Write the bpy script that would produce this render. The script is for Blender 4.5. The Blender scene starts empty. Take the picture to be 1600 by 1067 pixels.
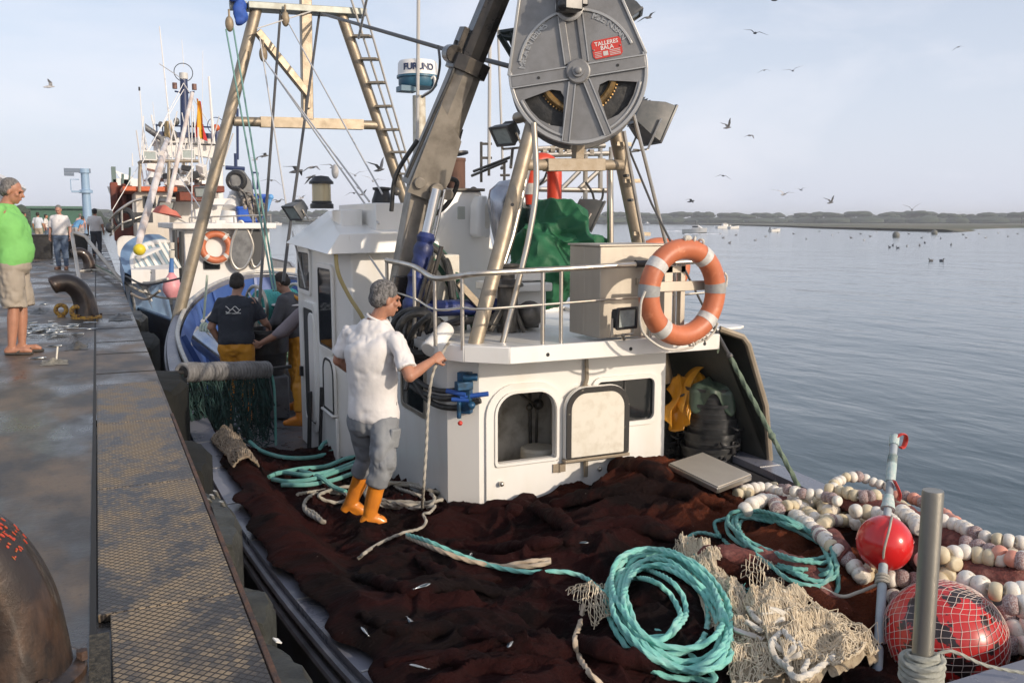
import bpy, bmesh, math, random
import numpy as np
from mathutils import Vector, Matrix, Euler, noise as mnoise
random.seed(7)
R = math.radians
S = bpy.context.scene
COL = S.collection

# ------------------------------------------------------------------ camera
cam_d = bpy.data.cameras.new("camera"); cam = bpy.data.objects.new("camera", cam_d); COL.objects.link(cam)
cam.location = (0, 0, 1.3); cam.rotation_euler = (R(90 - 7.668), 0, R(-24.709))
cam_d.lens = 31.5; cam_d.sensor_width = 36; cam_d.clip_start = .05; cam_d.clip_end = 9000
S.camera = cam
# ------------------------------------------------------------------ light
SUN_EL, SUN_AZ = 19.0, 154.0          # azimuth clockwise from +Y
S.view_settings.view_transform = 'Standard'; S.view_settings.look = 'None'
S.view_settings.exposure = 0.12; S.view_settings.gamma = 1.0
w = bpy.data.worlds.new("World"); S.world = w; w.use_nodes = True
nt = w.node_tree; nt.nodes.clear()
out = nt.nodes.new('ShaderNodeOutputWorld'); bg = nt.nodes.new('ShaderNodeBackground')
sky = nt.nodes.new('ShaderNodeTexSky'); sky.sky_type = 'NISHITA'; sky.sun_disc = False
sky.sun_elevation = R(SUN_EL); sky.sun_rotation = R(SUN_AZ)
sky.air_density = 1.0; sky.dust_density = 2.2; sky.ozone_density = 1.0; sky.altitude = 0
bg.inputs['Strength'].default_value = .15
# thin broken cloud veil, mapped on the direction of the sky itself
tc = nt.nodes.new('ShaderNodeTexCoord'); mp = nt.nodes.new('ShaderNodeMapping'); mp.inputs['Scale'].default_value = (1, 1, 2.6)
n1 = nt.nodes.new('ShaderNodeTexNoise'); n1.inputs['Scale'].default_value = 3.6; n1.inputs['Detail'].default_value = 7; n1.inputs['Roughness'].default_value = .55
n1.inputs['Distortion'].default_value = .35
rp = nt.nodes.new('ShaderNodeValToRGB'); rp.color_ramp.elements[0].position = .46; rp.color_ramp.elements[1].position = .78
rp.color_ramp.elements[1].color = (.55, .55, .55, 1)
sep = nt.nodes.new('ShaderNodeSeparateXYZ')
hz = nt.nodes.new('ShaderNodeMapRange'); hz.inputs['From Min'].default_value = .02; hz.inputs['From Max'].default_value = .34
hz.inputs['To Min'].default_value = .86; hz.inputs['To Max'].default_value = .40
mx0 = nt.nodes.new('ShaderNodeMix'); mx0.data_type = 'RGBA'; mx0.inputs['B'].default_value = (5.0, 5.3, 6.25, 1)
mx1 = nt.nodes.new('ShaderNodeMix'); mx1.data_type = 'RGBA'; mx1.inputs['B'].default_value = (6.2, 6.15, 6.6, 1)
L = nt.links.new
L(tc.outputs['Generated'], mp.inputs['Vector']); L(mp.outputs['Vector'], n1.inputs['Vector']); L(n1.outputs['Fac'], rp.inputs['Fac'])
L(tc.outputs['Generated'], sep.inputs['Vector']); L(sep.outputs['Z'], hz.inputs['Value'])
L(sky.outputs['Color'], mx0.inputs['A']); L(hz.outputs['Result'], mx0.inputs['Factor'])
L(mx0.outputs['Result'], mx1.inputs['A']); L(rp.outputs['Color'], mx1.inputs['Factor'])
L(mx1.outputs['Result'], bg.inputs['Color']); L(bg.outputs['Background'], out.inputs['Surface'])
sd = bpy.data.lights.new("sun", 'SUN'); sun = bpy.data.objects.new("sun", sd); COL.objects.link(sun)
sd.energy = 3.05; sd.angle = R(1.0); sd.color = (1, .86, .70)
_sv = Vector((math.sin(R(SUN_AZ)) * math.cos(R(SUN_EL)), math.cos(R(SUN_AZ)) * math.cos(R(SUN_EL)), math.sin(R(SUN_EL))))
sun.rotation_euler = _sv.to_track_quat('Z', 'Y').to_euler(); sun.location = _sv * 50

# ------------------------------------------------------------------ mesh helpers
V = Vector
def basis(d, up=(0, 0, 1)):
    d = V(d).normalized(); u = V(up)
    if abs(d.dot(u.normalized())) > .98: u = V((1, 0, 0))
    a = u.cross(d).normalized(); return a, d.cross(a).normalized(), d
def spline(pts, n=8, closed=False):
    """Catmull-Rom through the points"""
    p = [V(q) for q in pts]; m = len(p); o = []
    rng = range(m if closed else m - 1)
    for i in rng:
        if closed: a, b, c, d = p[(i - 1) % m], p[i], p[(i + 1) % m], p[(i + 2) % m]
        else:
            b, c = p[i], p[i + 1]; a = p[i - 1] if i else b * 2 - c; d = p[i + 2] if i + 2 < m else c * 2 - b
        for k in range(n):
            t = k / n
            o.append(.5 * ((2 * b) + (c - a) * t + (2 * a - 5 * b + 4 * c - d) * t * t + (3 * b - a - 3 * c + d) * t ** 3))
    if not closed: o.append(p[-1])
    return o
def resample(pts, step):
    p = [V(q) for q in pts]; o = [p[0].copy()]; acc = 0
    for a, b in zip(p, p[1:]):
        L_ = (b - a).length
        if L_ < 1e-9: continue
        t = step - acc
        while t <= L_: o.append(a.lerp(b, t / L_)); t += step
        acc = L_ - (t - step)
    if (o[-1] - p[-1]).length > step * .3: o.append(p[-1].copy())
    return o
class M:
    """collects shapes into ONE mesh"""
    def __init__(s): s.v = []; s.f = []; s.k = []
    def add(s, vs, fs):
        s.k.append((len(s.v), len(s.f))); o = len(s.v); s.v += [tuple(v) for v in vs]; s.f += [[i + o for i in f] for f in fs]; return s
    def box(s, c, size, rot=(0, 0, 0)):
        m = Euler(rot).to_matrix(); h = V(size) / 2
        vs = [V(c) + m @ V((x * h.x, y * h.y, z * h.z)) for x in (-1, 1) for y in (-1, 1) for z in (-1, 1)]
        return s.add(vs, [[0, 1, 3, 2], [4, 6, 7, 5], [0, 4, 5, 1], [2, 3, 7, 6], [0, 2, 6, 4], [1, 5, 7, 3]])
    def b2(s, a, b):
        return s.box([(a[i] + b[i]) / 2 for i in range(3)], [abs(b[i] - a[i]) for i in range(3)])
    def bar(s, a, b, w, h, up=(0, 0, 1)):
        a, b = V(a), V(b); x, y, d = basis(b - a, up)
        vs = [p + x * i * w / 2 + y * j * h / 2 for p in (a, b) for i, j in ((-1, -1), (1, -1), (1, 1), (-1, 1))]
        return s.add(vs, [[3, 2, 1, 0], [4, 5, 6, 7]] + [[i, (i + 1) % 4, 4 + (i + 1) % 4, 4 + i] for i in range(4)])
    def cyl(s, a, b, r, r2=None, n=16, cap=True):
        a, b = V(a), V(b); x, y, d = basis(b - a); r2 = r if r2 is None else r2
        vs = [p + (x * math.cos(2 * math.pi * k / n) + y * math.sin(2 * math.pi * k / n)) * q for p, q in ((a, r), (b, r2)) for k in range(n)]
        fs = [[k, (k + 1) % n, n + (k + 1) % n, n + k] for k in range(n)]
        if cap: fs += [list(range(n))[::-1], list(range(n, 2 * n))]
        return s.add(vs, fs)
    def tube(s, pts, r, n=8, closed=False, lobes=0, pitch=.06, amp=.14, flat=1.0, rr=None):
        p = [V(q) for q in pts]; m = len(p)
        if m < 2: return s
        t0 = (p[1] - p[0]).normalized(); x, y, _ = basis(t0); vs = []; dist = 0
        for i in range(m):
            a = p[i - 1] if (i or closed) else p[0]; b = p[(i + 1) % m] if (i < m - 1 or closed) else p[-1]
            t = (b - a)
            if t.length < 1e-9: t = t0
            t = t.normalized(); x = (x - t * x.dot(t))
            if x.length < 1e-6: x = basis(t)[0]
            x.normalize(); y = t.cross(x); t0 = t
            if i: dist += (p[i] - p[i - 1]).length
            ri = r if rr is None else rr[i]
            for k in range(n):
                th = 2 * math.pi * k / n
                q = ri * (1 + amp * math.cos(lobes * th - 2 * math.pi * dist / pitch)) if lobes else ri
                vs.append(p[i] + x * math.cos(th) * q + y * math.sin(th) * q * flat)
        fs = []
        for i in range(m if closed else m - 1):
            j = (i + 1) % m
            fs += [[i * n + k, i * n + (k + 1) % n, j * n + (k + 1) % n, j * n + k] for k in range(n)]
        if not closed: fs += [list(range(n))[::-1], list(range((m - 1) * n, m * n))]
        return s.add(vs, fs)
    def sph(s, c, r, n=16, m=10, rot=None):
        r = V(r) if hasattr(r, '__len__') else V((r, r, r)); c = V(c); R_ = Euler(rot).to_matrix() if rot else Matrix.Identity(3)
        vs = [c + R_ @ V((0, 0, r.z))]
        for j in range(1, m):
            ph = math.pi * j / m
            vs += [c + R_ @ V((r.x * math.sin(ph) * math.cos(2 * math.pi * k / n), r.y * math.sin(ph) * math.sin(2 * math.pi * k / n), r.z * math.cos(ph))) for k in range(n)]
        vs.append(c - R_ @ V((0, 0, r.z))); e = len(vs) - 1
        fs = [[0, 1 + k, 1 + (k + 1) % n] for k in range(n)]
        for j in range(m - 2):
            a = 1 + j * n; fs += [[a + k, a + n + k, a + n + (k + 1) % n, a + (k + 1) % n] for k in range(n)]
        a = 1 + (m - 2) * n; fs += [[a + k, e, a + (k + 1) % n] for k in range(n)]
        return s.add(vs, fs)
    def lathe(s, prof, c=(0, 0, 0), axis=(0, 0, 1), n=24):
        x, y, d = basis(axis); c = V(c); vs = []; m = len(prof)
        for r, h in prof: vs += [c + d * h + (x * math.cos(2 * math.pi * k / n) + y * math.sin(2 * math.pi * k / n)) * max(r, 1e-4) for k in range(n)]
        fs = [[i * n + k, i * n + (k + 1) % n, (i + 1) * n + (k + 1) % n, (i + 1) * n + k] for i in range(m - 1) for k in range(n)]
        fs += [list(range(n))[::-1], list(range((m - 1) * n, m * n))]
        return s.add(vs, fs)
    def torus(s, c, R_, r, axis=(0, 0, 1), n=40, k=12, rs=None, flat=1):
        x, y, d = basis(axis); c = V(c)
        return s.tube([c + (x * math.cos(2 * math.pi * i / n) + y * math.sin(2 * math.pi * i / n)) * R_ for i in range(n)], r, k, closed=True)
    def prism(s, poly, ext, holes=None):
        """planar polygon (3D points) extruded along a vector; holes via triangulation"""
        p = [V(q) for q in poly]; e = V(ext); n = len(p)
        if not holes:
            return s.add(p + [q + e for q in p], [list(range(n))[::-1], list(range(n, 2 * n))] + [[i, (i + 1) % n, n + (i + 1) % n, n + i] for i in range(n)])
        from mathutils.geometry import tessellate_polygon
        loops = [p] + [[V(q) for q in h] for h in holes]
        tri = tessellate_polygon(loops); flatp = [q for l_ in loops for q in l_]; N = len(flatp)
        fs = [list(t) for t in tri] + [[i + N for i in t][::-1] for t in tri]; o = 0
        for l_ in loops:
            k = len(l_); fs += [[o + i, o + (i + 1) % k, N + o + (i + 1) % k, N + o + i] for i in range(k)]; o += k
        return s.add(flatp + [q + e for q in flatp], fs)
    def loft(s, rings, cap=True, closed=True):
        m = len(rings); n = len(rings[0]); vs = [q for r in rings for q in r]; fs = []
        for i in range(m - 1):
            for k in range(n if closed else n - 1):
                fs.append([i * n + k, i * n + (k + 1) % n, (i + 1) * n + (k + 1) % n, (i + 1) * n + k])
        if cap and closed: fs += [list(range(n))[::-1], list(range((m - 1) * n, m * n))]
        return s.add(vs, fs)
    def cap(s, a, b, r, r2=None, n=12):
        """tapered capsule"""
        a, b = V(a), V(b); r2 = r if r2 is None else r2; s.cyl(a, b, r, r2, n); s.sph(a, r, n, 8); return s.sph(b, r2, n, 8)
    def mesh(s, name, off=(0, 0, 0)):
        me = bpy.data.meshes.new(name); o = V(off)
        me.from_pydata([V(v) - o for v in s.v], [], s.f); me.update()
        bm = bmesh.new(); bm.from_mesh(me); bmesh.ops.recalc_face_normals(bm, faces=bm.faces); bm.to_mesh(me); bm.free()
        return me
def rrect(c, u, v, w, h, r, n=5):
    """rounded rectangle loop: centre, unit axes u/v"""
    c, u, v = V(c), V(u), V(v); o = []
    rs = r if hasattr(r, '__len__') else (r,) * 4
    for q, (sx, sy, a0) in enumerate(((1, 1, 0), (-1, 1, 90), (-1, -1, 180), (1, -1, 270))):
        rr = max(rs[q], 1e-4)
        for k in range(n + 1):
            a = R(a0 + 90 * k / n); o.append(c + u * (sx * (w / 2 - rr) + rr * math.cos(a)) + v * (sy * (h / 2 - rr) + rr * math.sin(a)))
    return o
def wloc(o):
    l = V((0, 0, 0))
    while o: l = l + o.location; o = o.parent
    return l
def finish(o, smooth=40, bev=0, seg=2):
    me = o.data
    if smooth:
        me.polygons.foreach_set('use_smooth', [True] * len(me.polygons)); me.set_sharp_from_angle(angle=R(smooth))
    if bev:
        b = o.modifiers.new('bevel', 'BEVEL'); b.width = bev; b.segments = seg; b.limit_method = 'ANGLE'; b.angle_limit = R(35)
        b.harden_normals = False
    return o
SPLIT = set("""rib rib_edge rubbing_strake stanchion rung bolt tread stay_tube pulley_block green_halyard wire_stay halyard whip_aerial hydraulic_hose junction_box latch
 drain_hole pipework cable hose fitting screw hole hose_end black_hose green_hose boom_hose dark_pipe hinge_pin hand_rail seal_strip mooring_line bracket_tube buoy_band lug lamp_frame aerial_bracket drain_pipe red_flag_rag""".split())
def pieces(m):
    ks = m.k + [(len(m.v), len(m.f))]
    for (a, b), (c, d) in zip(ks, ks[1:]):
        q = M(); q.v = m.v[a:c]; q.f = [[i - a for i in f] for f in m.f[b:d]]; q.k = [(0, 0)]; yield q
def part(name, m, mt, parent, smooth=40, bev=0, label=None, stuff=False):
    """one mesh object under its thing or part (world coordinates in m)"""
    if name in SPLIT and len(m.k) > 1:
        return [part1(name, q, mt, parent, smooth, bev, label, stuff) for q in pieces(m)][0]
    return part1(name, m, mt, parent, smooth, bev, label, stuff)
def part1(name, m, mt, parent, smooth=40, bev=0, label=None, stuff=False):
    o = bpy.data.objects.new(name, m.mesh(name, wloc(parent))); COL.objects.link(o); o.parent = parent
    for q in (mt if isinstance(mt, (list, tuple)) else [mt]): o.data.materials.append(q)
    if label: o['label'] = label
    if stuff: o['kind'] = 'stuff'
    return finish(o, smooth, bev)
def meta(o, label=None, cat=None, group=None, kind=None):
    if label: o['label'] = label
    if cat: o['category'] = cat
    if group: o['group'] = group
    if kind: o['kind'] = kind
    return o
def thing(name, loc, label, cat, group=None):
    o = bpy.data.objects.new(name, None); o.empty_display_size = .1; COL.objects.link(o); o.location = loc
    return meta(o, label, cat, group)
def solo(name, m, mt, label, cat, group=None, kind=None, smooth=40, bev=0, loc=None):
    """a thing that is one mesh; its origin at the base"""
    a = np.array(m.v)
    if loc is None: loc = ((a[:, 0].min() + a[:, 0].max()) / 2, (a[:, 1].min() + a[:, 1].max()) / 2, a[:, 2].min())
    o = bpy.data.objects.new(name, m.mesh(name, loc)); COL.objects.link(o); o.location = loc
    for q in (mt if isinstance(mt, (list, tuple)) else [mt]): o.data.materials.append(q)
    meta(o, label, cat, group, kind); return finish(o, smooth, bev)
def struct(name, m, mt, smooth=0, kind='structure', bev=0):
    o = bpy.data.objects.new(name, m.mesh(name)); COL.objects.link(o)
    for q in (mt if isinstance(mt, (list, tuple)) else [mt]): o.data.materials.append(q)
    o['kind'] = kind; return finish(o, smooth, bev)
def dup(o, loc=None, rot=None, scale=None, label=None, parent=None):
    c = o.copy(); COL.objects.link(c)
    if parent is not None: c.parent = parent
    if loc is not None: c.location = loc
    if rot is not None: c.rotation_euler = rot
    if scale is not None: c.scale = (scale,) * 3 if not hasattr(scale, '__len__') else scale
    if label: c['label'] = label
    for ch in list(o.children): dup(ch, parent=c)
    return c
def text(name, s, size, mt, parent, c, u, v, ext=.002, label=None, bold=0, align='CENTER', stretch=1.0):
    """lettering as a mesh lying in the plane of unit axes u (reading direction) and v (up)"""
    cu = bpy.data.curves.new(name, 'FONT'); cu.body = s; cu.size = size; cu.extrude = ext; cu.align_x = align; cu.align_y = 'CENTER'; cu.offset = bold
    cu.resolution_u = 3
    t = bpy.data.objects.new(name, cu); COL.objects.link(t)
    dg = bpy.context.evaluated_depsgraph_get(); me = bpy.data.meshes.new_from_object(t.evaluated_get(dg)); bpy.data.objects.remove(t)
    u, v = V(u).normalized(), V(v).normalized(); n = u.cross(v); c = V(c) - wloc(parent)
    for q in me.vertices: q.co = c + u * q.co.x * stretch + v * q.co.y + n * q.co.z
    me.materials.clear(); me.materials.append(mt)
    o = bpy.data.objects.new(name, me); COL.objects.link(o); o.parent = parent
    if label: o['label'] = label
    return o

# ------------------------------------------------------------------ materials
MATS = {}
def mat(name, c, r=.5, m=0, c2=None, ns=4, nr=(.4, .65), det=5, bump=0, bs=40, bst=None, spec=.5, coat=0, r2=None, stretch=(1, 1, 1),
        c3=None, ns3=1.5, nr3=(.55, .7), st3=(1, 1, 1), sheen=0, trans=0, bd=.02, sss=0, alpha=1):
    if name in MATS: return MATS[name]
    t = bpy.data.materials.new(name); t.use_nodes = True; N = t.node_tree; b = N.nodes['Principled BSDF']; MATS[name] = t
    b.inputs['Base Color'].default_value = (*c, 1); b.inputs['Roughness'].default_value = r; b.inputs['Metallic'].default_value = m
    b.inputs['Specular IOR Level'].default_value = spec; b.inputs['Coat Weight'].default_value = coat; b.inputs['Coat Roughness'].default_value = .08
    if sheen: b.inputs['Sheen Weight'].default_value = sheen; b.inputs['Sheen Roughness'].default_value = .4
    if trans: b.inputs['Transmission Weight'].default_value = trans
    if alpha < 1: b.inputs['Alpha'].default_value = alpha
    if sss: b.inputs['Subsurface Weight'].default_value = sss; b.inputs['Subsurface Radius'].default_value = (.012, .005, .003)
    tc = N.nodes.new('ShaderNodeTexCoord')
    def nz(scale, st, detail=det, rough=.6):
        mp = N.nodes.new('ShaderNodeMapping'); mp.inputs['Scale'].default_value = st; N.links.new(tc.outputs['Object'], mp.inputs['Vector'])
        q = N.nodes.new('ShaderNodeTexNoise'); q.inputs['Scale'].default_value = scale; q.inputs['Detail'].default_value = detail; q.inputs['Roughness'].default_value = rough
        N.links.new(mp.outputs['Vector'], q.inputs['Vector']); return q.outputs['Fac']
    def rng(src, a, b_, lo=0., hi=1.):
        q = N.nodes.new('ShaderNodeMapRange'); q.inputs['From Min'].default_value = a; q.inputs['From Max'].default_value = b_
        q.inputs['To Min'].default_value = lo; q.inputs['To Max'].default_value = hi; N.links.new(src, q.inputs['Value']); return q.outputs['Result']
    colsock = None
    if c2:
        f = rng(nz(ns, stretch), *nr); q = N.nodes.new('ShaderNodeMix'); q.data_type = 'RGBA'
        q.inputs['A'].default_value = (*c, 1); q.inputs['B'].default_value = (*c2, 1); N.links.new(f, q.inputs['Factor']); colsock = q.outputs['Result']
        if r2 is not None: N.links.new(rng(nz(ns, stretch), *nr, r, r2), b.inputs['Roughness'])
    if c3:
        f = rng(nz(ns3, st3), *nr3); q = N.nodes.new('ShaderNodeMix'); q.data_type = 'RGBA'
        if colsock: N.links.new(colsock, q.inputs['A'])
        else: q.inputs['A'].default_value = (*c, 1)
        q.inputs['B'].default_value = (*c3, 1); N.links.new(f, q.inputs['Factor']); colsock = q.outputs['Result']
    if colsock: N.links.new(colsock, b.inputs['Base Color'])
    if bump:
        bp = N.nodes.new('ShaderNodeBump'); bp.inputs['Strength'].default_value = bump; bp.inputs['Distance'].default_value = bd
        N.links.new(nz(bs, bst or (1, 1, 1), 4), bp.inputs['Height']); N.links.new(bp.outputs['Normal'], b.inputs['Normal'])
    t['_b'] = 1
    return t

# ------------------------------------------------------------------ the net heap as a height function
def _h(ix, iy, s):
    a = (np.sin(ix * 127.1 + iy * 311.7 + s * 74.7) * 43758.5453); return a - np.floor(a)
def vnoise(x, y, s=0):
    x = np.asarray(x, float); y = np.asarray(y, float); ix = np.floor(x); iy = np.floor(y); fx = x - ix; fy = y - iy
    fx = fx * fx * fx * (fx * (fx * 6 - 15) + 10); fy = fy * fy * fy * (fy * (fy * 6 - 15) + 10)
    a = _h(ix, iy, s); b = _h(ix + 1, iy, s); c = _h(ix, iy + 1, s); d = _h(ix + 1, iy + 1, s)
    return a + (b - a) * fx + (c - a) * fy + (a - b - c + d) * fx * fy
def fbm(x, y, s=0, o=3):
    t = 0; w = .5
    for k in range(o): t = t + w * vnoise(x * 2 ** k, y * 2 ** k, s + k * 3); w *= .5
    return t
def ridge(x, y, s=0): return 1 - np.abs(2 * vnoise(x, y, s) - 1)
def gauss(x, y, cx, cy, sx, sy): return np.exp(-((x - cx) / sx) ** 2 - ((y - cy) / sy) ** 2)
def net_edge(y):
    """port edge of the heap on the gunwale plate"""
    y = np.asarray(y, float)
    return np.interp(y, [1.6, 2.2, 3.0, 3.37, 3.78, 4.0, 4.3, 4.6, 4.9, 5.2, 5.6, 6.5, 7.9, 9], [1.5, 1.3, 1.05, .98, .93, .87, .90, .86, .81, .78, .76, .80, .87, .9]) + .13 * (fbm(y * 4.3, y * .3, 5) - .45) + .02 * np.sin(y * 11.0)
def netz(x, y):
    x = np.asarray(x, float); y = np.asarray(y, float)
    b = -.83 + .0 * x
    b = b + .29 * gauss(x, y, 3.62, 5.30, .55, .50) + .13 * gauss(x, y, 2.75, 4.85, .55, .5) + .17 * gauss(x, y, 2.55, 3.4, .6, .7) + .17 * gauss(x, y, 1.38, 3.9, .33, 1.5)
    b = b + .10 * gauss(x, y, 1.75, 4.2, .45, .9) + .16 * gauss(x, y, 3.6, 3.9, .6, .8) - .10 * gauss(x, y, 3.3, 2.9, .5, .5) + .10 * gauss(x, y, 1.6, 3.2, .4, .5)
    b = b + .12 * gauss(x, y, 4.3, 4.6, .35, .9) - .03 * gauss(x, y, 1.6, 7.0, .7, 1.0)
    wx = x + .35 * (fbm(x * 1.3, y * 1.3, 11) - .45) * 2; wy = y + .35 * (fbm(x * 1.3 + 9, y * 1.3, 17) - .45) * 2
    vx = wx + .12 * (fbm(wx * 3.1, wy * 3.1, 23) - .45) * 2; vy = wy + .12 * (fbm(wx * 3.1 + 5, wy * 3.1, 29) - .45) * 2
    f = .10 * (ridge(wx * 1.1 + wy * .5, wy * 2.3 - wx * .7, 3) ** 1.5 - .4) + .075 * (ridge(vx * 2.2 - vy * .9, vy * 4.6 + vx * 1.2, 7) ** 2 - .33)
    f = f + .040 * (ridge(vx * 4.5 + vy * 2, vy * 10 - vx * 2.2, 9) ** 2 - .33) + .016 * (ridge(vx * 10 + vy, vy * 22 + vx * 4, 2) ** 2 - .33) + .006 * (ridge(vx * 26, vy * 47 + vx * 9, 4) - .5)
    z = b + f
    d = x - net_edge(y)                       # over the plate: a rounded lip lying on the gunwale
    k = np.clip(d / .16, 0, 1); lip = -.597 + .045 * np.sqrt(k) + np.maximum(f, -.04) * .6 * k
    xin = np.interp(y, [2.25, 2.42, 2.75, 3.3, 4.3, 5.5, 6.5, 8, 9.6], [1.9, 1.45, 1.18, .98, .85, .755, .71, .67, .66]) + .19; t = np.clip((x - xin) / .32, 0, 1); t = t * t * (3 - 2 * t)
    z = lip * (1 - t) + z * t
    e = 4.58 - .02 * (y - 3.4) ** 2 - x; k = np.clip(e / .15, 0, 1)     # starboard side
    return z * k + np.minimum(z, -.66) * (1 - k)

# ------------------------------------------------------------------ setting: water, quay, far shore
WZ = -1.85
def node(N, t, **k):
    q = N.nodes.new('ShaderNode' + t)
    for a, b in k.items():
        if a in ('operation', 'data_type', 'blend_type', 'feature', 'distance'): setattr(q, a, b)
        else: q.inputs[a.replace('_', ' ')].default_value = b
    return q
def water_mat():
    t = bpy.data.materials.new("water"); t.use_nodes = True; N = t.node_tree; b = N.nodes['Principled BSDF']; Lk = N.links.new
    b.inputs['Base Color'].default_value = (.045, .072, .080, 1); b.inputs['Roughness'].default_value = .10; b.inputs['IOR'].default_value = 1.33
    g = node(N, 'NewGeometry'); prev = None
    for sc, st, dist, strength in ((.12, (1, .7, 1), 1.6, .10), (.5, (1, .55, 1), .6, .13), (1.6, (1, .5, 1), .26, .10), (6, (1, .5, 1), .05, .07)):
        mp = node(N, 'Mapping', Scale=st, Rotation=(0, 0, R(-22))); n = node(N, 'TexNoise', Scale=sc, Detail=3, Roughness=.5, Distortion=.3)
        Lk(g.outputs['Position'], mp.inputs['Vector']); Lk(mp.outputs['Vector'], n.inputs['Vector'])
        bp = node(N, 'Bump', Strength=strength, Distance=dist); Lk(n.outputs['Fac'], bp.inputs['Height'])
        if prev: Lk(prev, bp.inputs['Normal'])
        prev = bp.outputs['Normal']
    Lk(prev, b.inputs['Normal']); return t
struct('water', M().add([(-60, -40, WZ), (6000, -40, WZ), (6000, 7000, WZ), (-3500, 7000, WZ), (-3500, 170, WZ), (-60, 170, WZ)], [[0, 1, 2, 3, 4, 5]]), water_mat())

def quay_mat():
    t = bpy.data.materials.new("wet_concrete"); t.use_nodes = True; N = t.node_tree; b = N.nodes['Principled BSDF']; Lk = N.links.new
    g = node(N, 'NewGeometry')
    def nz(sc, st, d=6, ro=.6):
        mp = node(N, 'Mapping', Scale=st); n = node(N, 'TexNoise', Scale=sc, Detail=d, Roughness=ro); Lk(g.outputs['Position'], mp.inputs['Vector']); Lk(mp.outputs['Vector'], n.inputs['Vector']); return n.outputs['Fac']
    def rng(s, a, c, lo, hi): q = node(N, 'MapRange', From_Min=a, From_Max=c, To_Min=lo, To_Max=hi); Lk(s, q.inputs['Value']); return q.outputs['Result']
    wet = nz(1.1, (1, .55, 1), 7)
    tan = nz(2.3, (1, .6, 1), 8); spk = nz(60, (1, 1, 1), 3)
    m1 = node(N, 'Mix', data_type='RGBA', A=(.050, .043, .037, 1), B=(.150, .105, .066, 1)); Lk(rng(tan, .42, .62, 0, 1), m1.inputs['Factor'])
    m2 = node(N, 'Mix', data_type='RGBA', B=(.026, .027, .030, 1)); Lk(m1.outputs['Result'], m2.inputs['A']); Lk(rng(spk, .58, .72, 0, .8), m2.inputs['Factor'])
    m3 = node(N, 'Mix', data_type='RGBA', B=(.030, .028, .028, 1)); Lk(m2.outputs['Result'], m3.inputs['A']); Lk(rng(wet, .47, .60, 0, .75), m3.inputs['Factor'])
    Lk(m3.outputs['Result'], b.inputs['Base Color']); Lk(rng(wet, .46, .62, .55, .16), b.inputs['Roughness'])
    bp = node(N, 'Bump', Strength=.3, Distance=.01); Lk(nz(25, (1, 1, 1), 5, .7), bp.inputs['Height'])
    bp2 = node(N, 'Bump', Strength=.25, Distance=.03); Lk(nz(3, (1, .5, 1), 3), bp2.inputs['Height']); Lk(bp.outputs['Normal'], bp2.inputs['Normal']); Lk(bp2.outputs['Normal'], b.inputs['Normal']); return t
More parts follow.
